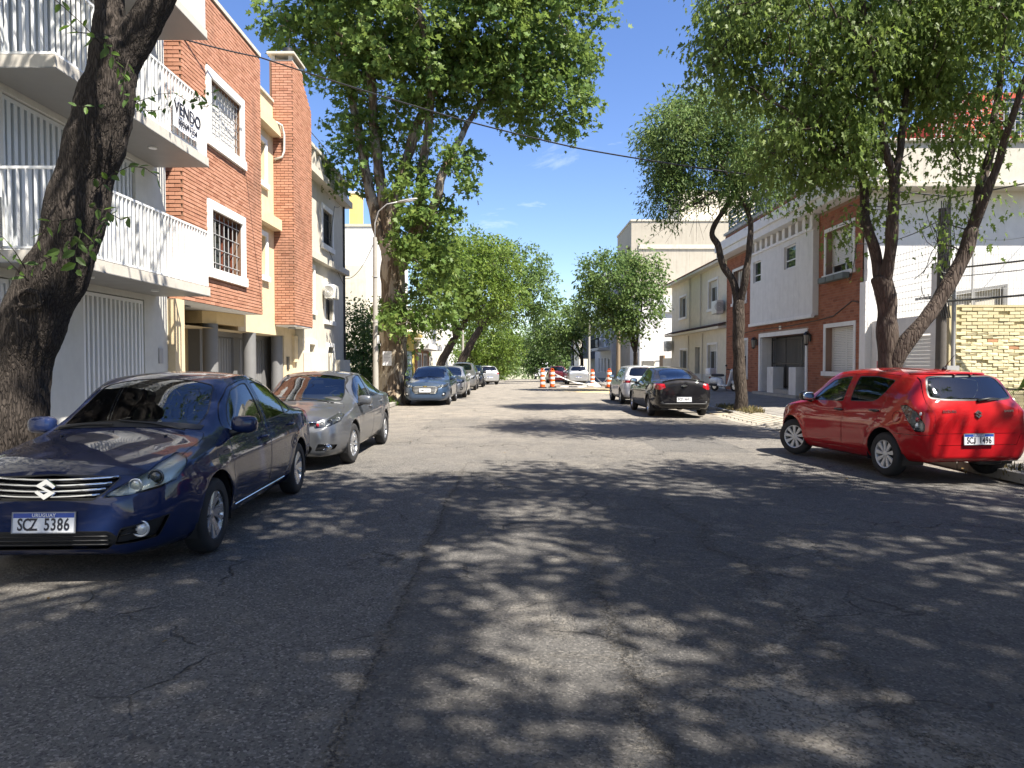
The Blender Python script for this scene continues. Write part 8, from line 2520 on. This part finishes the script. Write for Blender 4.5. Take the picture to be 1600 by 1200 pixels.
far_t = vehicle('parked_car', 'dark compact car squeezed behind the grey sport utility car', 'car', -2.75, 49.5, -90, G)
build_hatch(far_t, far_p, 'multi', 'SBD 3321', True, hatch_spec(sideglass=M_TINT, rwglass=M_TINT, coarse=True), lampstyle='wide', front=True, brand=False, nx=56, far=True)
def far_copy(label, x, y, heading, pm):
    c = copy_tree(far_t); c['label'] = label
    sl = math.atan((gz(y + 1.3) - gz(y - 1.3)) / 2.6)
    c.location = (x, y, gz(y) - .012); c.rotation_euler = (0, -sl * math.sin(R(heading)), R(heading))
    def rec(o):
        if o.type == 'MESH' and o.data.materials and o.data.materials[0] == far_p:
            o.material_slots[0].link = 'OBJECT'; o.material_slots[0].material = pm
        for ch in o.children: rec(ch)
    rec(c)
    return c
P_SILVER = paint('silver paint', (0.40, 0.41, 0.42), .7, .36, .2)
far_copy('silver hatchback angled with its tail to the road, far left', -2.3, 56.5, 108, P_SILVER)
far_copy('dark red hatchback beyond the traffic drums', 3.9, 62.0, 90, paint('dark red paint', (0.10, 0.006, 0.012), .4, .36, .2))
far_copy('white hatchback far down the right kerb', 4.3, 84.0, 90, paint('white paint', (0.62, 0.63, 0.64), .05, .4, .2))
far_copy('pale grey car last in the left row', -2.6, 66.5, 90, paint('pale grey paint', (0.5, 0.5, 0.5), .5, .4, .2))

# white delivery van cresting the hill
vy = 118.0
V_ = thing('delivery_van', 'white box van crossing the crest at the end of the street', 'van', (4.8, vy, gz(vy)))
MVW = paint('van white', (0.72, 0.72, 0.72), .0, .5, .1)
m = MB(); m.bevbox(3.75, 5.85, vy - 2.4, vy + 1.6, .55 + gz(vy), 2.75 + gz(vy), .08); m.build('box_body', MVW, V_, smooth=True, sharp=40)
m = MB(); m.prism([(vy + 1.6, .5 + gz(vy)), (vy + 3.3, .5 + gz(vy)), (vy + 3.3, 1.2 + gz(vy)), (vy + 2.7, 1.95 + gz(vy)), (vy + 1.6, 2.1 + gz(vy))], 'x', 3.85, 5.75); m.build('cab', MVW, V_)
for x in (3.95, 5.65):
    for y in (vy - 1.4, vy + 2.4): MB().lathe([(.2, -.11), (.36, -.11), (.37, 0), (.36, .11), (.2, .11)], (x, y, .36 + gz(vy)), 'x', 18).build('wheel', M_TYRE, V_, smooth=True, sharp=40)
for x in (3.9, 5.62): MB().box(x, x + .1, vy - 2.43, vy - 2.405, 1.0 + gz(vy), 1.25 + gz(vy)).build('tail_lamp', M_REDLENS, V_)
MB().box(4.0, 5.6, vy - 2.5, vy - 2.38, .45 + gz(vy), .58 + gz(vy)).build('bumper', M_TRIM, V_)
# ================================================================== STREET FURNITURE AND SMALL THINGS
M_ORANGE = plain('orange drum plastic', (0.72, 0.115, 0.012), .45, var=.12)
M_REFLW = plain('white reflective band', (0.76, 0.76, 0.74), .35, var=.08)
M_STEELP = plain('galvanised pole', (0.42, 0.42, 0.41), .5, .3, var=.15)
M_WOODP = plain('weathered wooden pole', (0.22, 0.17, 0.12), .85, var=.3, sc=10)

# street lamp on a tapered concrete pole
lb = px(584, 612, 25.2); lx, ly = lb.x, 25.2
t = thing('street_lamp', 'tapered concrete street lamp with a curved arm, before the plane tree', 'street lamp', (lx, ly, 0.1))
MB().lathe([(.105, .05), (.07, 6.0)], (lx, ly, 0), 'z', 16).build('pole', M_POLE, t, smooth=True, sharp=40)
hp_ = [px(584, 395, 25.2), px(584, 350, 25.2), px(590, 332, 25.15), px(603, 321, 25.1), px(622, 317, 25.0)]
MB().tube(hp_, .024, 8).build('arm', M_STEELP, t, smooth=True)
h1, h2 = px(618, 318, 25.0), px(651, 312, 24.9)
m = MB(); m.ell((0, 0, 0), (.38, .09, .042), .75, 20, 8)
d = (h2 - h1).normalized(); rot = Matrix.Translation((h1 + h2) / 2) @ d.to_track_quat('X', 'Z').to_matrix().to_4x4()
m.v = [tuple(rot @ Vector(v)) for v in m.v]; m.build('lamp_head', M_STEELP, t, smooth=True)
m = MB(); m.ell((.08, 0, -.035), (.22, .085, .03), .8, 16, 6); m.v = [tuple(rot @ Vector(v)) for v in m.v]; m.build('lamp_glass', plain('lamp diffuser', (.6, .6, .56), .25), t, smooth=True)
for z in (3.0, 4.6): MB().lathe([(.10, 0), (.10, .03)], (lx, ly, z), 'z', 16).build('strap', M_STEELP, t)
MB().box(lx + .07, lx + .14, ly - .1, ly - .02, 2.25, 2.55).build('junction_box', M_PLAST, t)

# poles on the right pavement and farther on
def pole(label, x, y, h, r, mat, cat='pole'):
    g = gz(y); t = thing('utility_pole', label, cat, (x, y, g))
    MB().lathe([(r, g - .1), (r * .72, g + h)], (x, y, 0), 'z', 12).build('pole', mat, t, smooth=True, sharp=40)
    m = MB(); m.box(x - .35, x + .35, y - .03, y + .03, g + h - .5, g + h - .42)
    m.build('cross_arm', mat, t)
    for dx in (-.3, .3): MB().lathe([(.03, 0), (.045, .04), (.02, .1)], (x + dx, y, g + h - .42), 'z', 8).build('insulator', M_PLAST, t)
    return t
pole('wooden pole in front of the slim green tree', (963 - 797) * 44 / 1109, 44, 5.7, .14, M_WOODP)
pole('thin pale pole behind the silver estate car, rubble at its foot', 6.35, 58.5, 5.4, .12, M_POLE)
pole('slim concrete pole among the far right trees', 6.9, 82, 6.6, .13, M_POLE)
pole('concrete pole among the far left trees', -4.7, 68, 6.4, .13, M_POLE)
pole('dark pole by the white fence', 7.6, 88, 6.0, .12, M_POLED)

# traffic drums and their barrier tape
def drum(label, x, y, sc=1.0):
    g = gz(y); t = thing('traffic_drum', label, 'traffic drum', (x, y, g), 0, 'orange and white traffic drums round the road works')
    h = 1.12 * sc; r = .17
    prof = [(.24, g), (.24, g + .05), (r * 1.12, g + .07)]
    MB().lathe([(.27, g), (.27, g + .06), (.19, g + .075)], (x, y, 0), 'z', 20).build('base', M_TRIM, t, smooth=True, sharp=40)
    MB().lathe([(r, g + .07), (r * .86, g + h), (r * .5, g + h + .02)], (x, y, 0), 'z', 22).build('body', M_ORANGE, t, smooth=True, sharp=40)
    for a in (.22, .50, .78):
        z0, z1 = g + h * a, g + h * (a + .14)
        k = lambda z: r + (r * .86 - r) * (z - g - .07) / (h - .07) + .004
        MB().lathe([(k(z0), z0), (k(z1), z1)], (x, y, 0), 'z', 22, caps=False).build('reflective_band', M_REFLW, t, smooth=True)
    m = MB(); m.tube([(x - .09, y, g + h + .01), (x - .07, y, g + h + .12), (x + .07, y, g + h + .12), (x + .09, y, g + h + .01)], .018, 6); m.build('handle', M_ORANGE, t)
    return Vector((x, y, g + h * .92))
d1 = drum('left of the two traffic drums standing close together in the road', 1.98, 46.0)
d2 = drum('right of the two traffic drums standing close together in the road', 2.66, 46.8)
d3 = drum('traffic drum beside the thin pale pole, half behind the tapes', 6.0, 53.0, .95)
d4 = drum('traffic drum alone at the kerb before the wooden pole', 6.25, 45.6)
def tape(a, b, sag, label, w=.07):
    a, b = Vector(a), Vector(b); n = 16; m = MB(); rt = random.Random(int(a.x * 100))
    up_ = Vector((0, 0, 1)); pts = []
    for k in range(n + 1):
        q = a.lerp(b, k / n); u = k / n
        q.z = a.z + (b.z - a.z) * u - sag * 4 * u * (1 - u)
        pts.append(q)
    s = (b - a).cross(up_).normalized()
    for k in range(n):
        f = lambda i: (math.sin(i * 1.3) * .5)
        o0 = (up_ * math.cos(f(k)) + s * math.sin(f(k))) * w / 2; o1 = (up_ * math.cos(f(k + 1)) + s * math.sin(f(k + 1))) * w / 2
        m.quad(pts[k] - o0, pts[k + 1] - o1, pts[k + 1] + o1, pts[k] + o0)
    return m.solo('barrier_tape', M_REFLW, label, 'barrier tape', tuple(a), 'white barrier tapes strung between the drums')
tape(d2, (6.2, 50.0, gz(50) + .25), .35, 'white barrier tape sagging from the paired drums to the rubble')
tape((6.2, 50.0, gz(50) + .25), d4, .25, 'white barrier tape from the rubble to the lone kerb drum')
tape((2.7, 46.7, gz(46.7) + .12), (6.2, 45.7, gz(45.7) + .15), .06, 'white barrier tape lying low across the sand')
tape(d3, (6.3, 48.2, gz(48) + .2), .12, 'short white barrier tape beside the thin pale pole')

# overhead wires
def wire(pts, r, label, sag=0.0, name='overhead_wire'):
    q = []
    for a, b in zip(pts[:-1], pts[1:]):
        a, b = Vector(a), Vector(b)
        for k in range(14):
            u = k / 14; p = a.lerp(b, u); p.z -= sag * 4 * u * (1 - u); q.append(p)
    q.append(Vector(pts[-1]))
    return MB().tube(q, r, 5).solo(name, M_BLACKM, label, 'wire', tuple(q[0]))
wire([px(290, 68, 14.95), px(402, 96, 17.4) + Vector((.1, 0, 0)), px(700, 186, 17.0), px(900, 235, 16.8), px(1130, 271, 16.7), (sx + .15, sy, 5.42)], .018, 'black wire crossing the street from the brick building to the service pole', .02)
wire([(sx + .15, sy, 5.40), (15.5, 12.5, 6.4)], .018, 'thick black wire rising from the service pole to the right', .15)
wire([(sx + .1, sy - .05, 3.75), (16, 13.5, 4.55)], .022, 'upper of two thick cables in front of the mesh screen', .12)
wire([(sx + .1, sy - .05, 3.0), (16, 14.5, 3.75)], .026, 'lower of two thick cables in front of the mesh screen', .12)
wire([(sx + .1, sy - .05, 3.55), (16, 13.8, 4.35)], .010, 'thin wire under the upper thick cable', .12)
wire([(sx - .05, sy, 4.9), (9.9, 20.5, 5.0), (XR - .3, 20.9, 4.0)], .012, 'thin wire from the service pole to the brick house corner', .2)
wire([(sx + .15, sy, 4.6), (14.8, 20.4, 5.2)], .007, 'thin wire crossing the white side wall', .15)
wire([(XR - .3, 21, 6.2), (sx + .1, sy, 5.44)], .014, 'wire from the cornice of the brick house to the service pole', .12)
wire([(-4.7, 68, gz(68) + 6.0), (6.9, 82, gz(82) + 6.1)], .012, 'thin wire across the street far off', .25)
wire([(-4.7, 68, gz(68) + 5.7), (6.9, 82, gz(82) + 5.8)], .012, 'lower thin wire across the street far off', .3)
wire([(XD + .06, 29.8, 8.1), (XD + .07, 28.9, 7.9), (XD + .06, 28.0, 6.0), (XD + .06, 30.5, 4.9)], .010, 'loose wire hanging on the cream grey house front', .05)
wire([(XD + .06, 30.6, 5.2), (lx, ly, 5.9)], .012, 'wire from the cream grey house to the street lamp', .4)
wire([(6.3, 58.4, gz(58) + 5.0), (9.7, 74, gz(74) + 5.4)], .014, 'pale wire drooping to the balcony house', .7)

# white motor scooter by the cream house
scx, scy = 9.55, 31.9
zt = sw_z(scx, scy)
t = thing('scooter', 'white motor scooter with a rear box, parked on the pavement by the brick house', 'scooter', (scx, scy, zt), R(-62))
M_SCW = plain('white scooter panels', (0.70, 0.71, 0.72), .3, var=.05, coat=.6)
for x in (-.60, .62):
    w_ = MB().lathe([(.14, -.045), (.20, -.055), (.235, -.03), (.24, 0), (.235, .03), (.20, .055), (.14, .045)], (x, 0, .24), 'y', 22, caps=False).build('wheel', M_TYRE, t, smooth=True)
    MB().lathe([(.145, -.03), (.145, .03)], (x, 0, .24), 'y', 18).build('rim', M_RIM, w_, smooth=True, sharp=40)
m = MB(); m.ell((-.52, 0, .48), (.36, .17, .17), .75, 18, 10); m.ell((-.25, 0, .38), (.14, .12, .20), .7, 12, 8); m.build('rear_body', M_SCW, t, smooth=True)
MB().bevbox(-.35, .35, -.16, .16, .24, .31, .03).build('footboard', M_SCW, t, smooth=True, sharp=40)
m = MB(); m.add([(.34, -.2, .28), (.34, .2, .28), (.46, .21, .62), (.46, -.21, .62), (.50, -.15, .88), (.50, .15, .88), (.40, -.18, .30), (.40, .18, .30), (.52, .19, .62), (.52, -.19, .62), (.55, -.13, .88), (.55, .13, .88)],
          [(0, 1, 2, 3), (3, 2, 5, 4), (7, 6, 9, 8), (8, 9, 10, 11), (1, 7, 8, 2), (2, 8, 11, 5), (6, 0, 3, 9), (9, 3, 4, 10), (4, 5, 11, 10)]); m.build('leg_shield', M_SCW, t, smooth=True, sharp=50)
MB().ell((.66, 0, .42), (.25, .09, .10), .8, 14, 8).build('front_mudguard', M_SCW, t, smooth=True)
MB().ell((.52, 0, .92), (.12, .14, .10), .8, 14, 8).build('handlebar_cowl', M_SCW, t, smooth=True)
MB().ell((.63, 0, .92), (.03, .07, .065), 1, 14, 8).build('headlight', M_REFL, t, smooth=True)
m = MB(); m.tube([(.46, -.34, 1.0), (.5, -.15, .97), (.5, .15, .97), (.46, .34, 1.0)], .018, 7); m.tube([(.45, 0, .9), (.66, 0, .26)], .025, 7); m.build('handlebar', M_TRIM, t, smooth=True)
m = MB()
m.ell((-.42, 0, .72), (.36, .14, .065), .6, 18, 8); m.build('seat', M_SEAT, t, smooth=True)
MB().bevbox(-1.02, -.70, -.2, .2, .74, 1.04, .05).build('top_box', M_SCW, t, smooth=True, sharp=40)
for s in (-1, 1):
    MB().tube([(.46, s * .26, .98), (.43, s * .30, 1.12)], .008, 5).ell((.42, s * .31, 1.16), (.015, .06, .04), .8, 10, 6).build('mirror', M_TRIM, t, smooth=True)
MB().ell((-.90, 0, .60), (.04, .08, .04), .8, 10, 6).build('tail_lamp', M_REDLENS, t, smooth=True)
MB().tube([(-.15, .12, .26), (-.1, .26, .03)], .014, 5).build('kick_stand', M_TRIM, t)
MB().tube([(-.3, -.16, .26), (-.75, -.18, .30)], .05, 8).build('exhaust', M_DARKRIM, t, smooth=True)

# broad-leaved plant by the garden fence
M_BROAD = leafmat('broad leaf', (0.06, 0.13, 0.02), (0.10, 0.18, 0.03), (0.18, 0.25, 0.05), trans=.35)
pbx, pby = 10.75, 13.9
t = thing('garden_plant', 'big broad leaved garden plant behind the chain link fence', 'plant', (pbx, pby, .3))
def broadleaf(base, tip, w, bend):
    base, tip = Vector(base), Vector(tip); n = 8; L = []
    d = tip - base; s = d.cross(Vector((0, 0, 1))).normalized(); m = MB(); rows = []
    for i in range(n + 1):
        u = i / n; c = base.lerp(tip, u) + Vector((0, 0, bend * math.sin(PI * u) * (1 - .3 * u)))
        ww = w * math.sin(PI * min(1, .06 + .94 * u)) ** .6 * (1 + .14 * math.sin(u * 34)) if i < n else .004
        rows.append((c - s * ww + Vector((0, 0, .10 * ww)), c, c + s * ww + Vector((0, 0, .10 * ww))))
    for a, b in zip(rows[:-1], rows[1:]):
        m.quad(a[0], b[0], b[1], a[1]); m.quad(a[1], b[1], b[2], a[2])
    return m
rp = random.Random(12)
for k in range(16):
    a = 2 * PI * k / 16 + rp.uniform(-.2, .2); r = rp.uniform(.5, 1.0); z = rp.uniform(1.0, 2.0)
    b = (pbx + .12 * math.cos(a), pby + .12 * math.sin(a), .9 + rp.uniform(-.2, .4))
    broadleaf(b, (pbx + r * math.cos(a), pby + r * math.sin(a), z - .15), rp.uniform(.13, .2), .3).build('leaf', M_BROAD, t, smooth=True)
for k in range(6):
    a = 2 * PI * k / 6
    MB().tube([(pbx + .05 * math.cos(a), pby + .05 * math.sin(a), .2), (pbx + .1 * math.cos(a), pby + .1 * math.sin(a), 1.1)], .025, 6).build('stem', M_BROAD, t, smooth=True)
# shrubs inside the fence
me, _, _ = crown('foliage', [(10.9, 11.5, .7, .5, 1.2, .45), (10.95, 9.5, .7, .5, 1.2, .5)], 90, 20, .09, 'oval', M_LEAF_PLANE, 91, shell=.3, spread=.25, tw_len=.2)
t = thing('garden_shrub', 'low green shrub behind the chain link fence', 'shrub', (10.9, 10.5, .3))
link_mesh('foliage', me, t, -Vector(t.location))['kind'] = 'stuff'
limb_obj([([(10.9, 11.5, .2), (10.9, 11.5, .7)], .03, .015), ([(10.95, 9.5, .2), (10.95, 9.5, .7)], .03, .015)], None, M_BARK_GREY, 'stem', t, 6, n=6)

# dry grass round the tree feet, weeds at the plane tree
def grass(name, spots, n, h, mat, seed):
    rs = np.random.RandomState(seed); P = []; D = []
    for (x, y, rx, ry) in spots:
        for k in range(n):
            a, r = rs.uniform(0, 2 * PI), math.sqrt(rs.random())
            px_, py_ = x + rx * r * math.cos(a), y + ry * r * math.sin(a)
            P.append((px_, py_, sw_z(px_, py_) - .01)); D.append((rs.normal(0, .35), rs.normal(0, .35), 1.0))
    P = np.array(P); D = np.array(D); L = h * rs.uniform(.5, 1.3, len(P))
    D /= np.linalg.norm(D, axis=1, keepdims=True)
    N = rs.normal(0, 1, (len(P), 3)); S = np.cross(D, N); S /= np.linalg.norm(S, axis=1, keepdims=True)
    w = .006
    V = np.stack([P - S * w, P + S * w, P + D * (L * .6)[:, None] + S * w * .7, P + D * L[:, None] + rs.normal(0, .03, (len(P), 3))], 1)
    F = np.array([[0, 1, 2], [0, 2, 3]])[None] + (np.arange(len(P)) * 4)[:, None, None]
    o = link_mesh(name, np_mesh(name, V.reshape(-1, 3), F.reshape(-1), 3, mat))
    return tag(o, kind='stuff')
M_DRYG = leafmat('dry grass', (0.15, 0.118, 0.06), (0.21, 0.165, 0.085), (0.13, 0.15, 0.05), trans=.25, rough=.8)
grass('dry_grass', [(7.15, 22.0, .45, .9), (6.98, 23.2, .25, .9), (7.1, 20.9, .3, .5), (7.15, 13.9, .4, .6)], 420, .14, M_DRYG, 5)
grass('weeds', [(-4.75, 26.7, .5, .3), (-5.2, 27.1, .3, .5), (-4.62, 10.0, .12, 1.4)], 380, .22, M_LEAF_PLANE, 6)
grass('gutter_grass', [(6.86, 9.3, .10, 1.0), (7.0, 11.5, .2, 1.6), (6.55, 40.2, .5, .8)], 420, .12, M_DRYG, 7)
# leaf litter and grit along the gutters
rs = np.random.RandomState(3)
def litter(name, n, fx, size, mat, seed):
    rs = np.random.RandomState(seed); P = []
    for k in range(n):
        x, y = fx(rs); z = sw_z(x, y) if (x > KR + .14 or x < KL - .14) else gz(y) - .02
        P.append((x, y, z + .012))
    P = np.array(P); D = rs.normal(0, 1, P.shape); D[:, 2] *= .12
    me = leaves_mesh(name, P, D, size * rs.uniform(.5, 1.3, n), 'oval', mat, rs, upbias=3.0)
    return tag(link_mesh(name, me), kind='stuff')
M_DEADL = leafmat('fallen leaf', (0.20, 0.12, 0.05), (0.28, 0.19, 0.08), (0.12, 0.13, 0.04), trans=.15, rough=.8)
litter('fallen_leaves', 420, lambda r: (KL + abs(r.normal(0, .28)), r.uniform(3, 45)) if r.random() < .5 else (KR - abs(r.normal(0, .4)), r.uniform(5, 40)), .055, M_DEADL, 3)
litter('scattered_leaves', 60, lambda r: (r.uniform(-3.5, 5.5), r.uniform(2.5, 22)), .04, M_DEADL, 4)
MB().bevbox(-.02, .02, -.03, .03, 0, .012, .004)
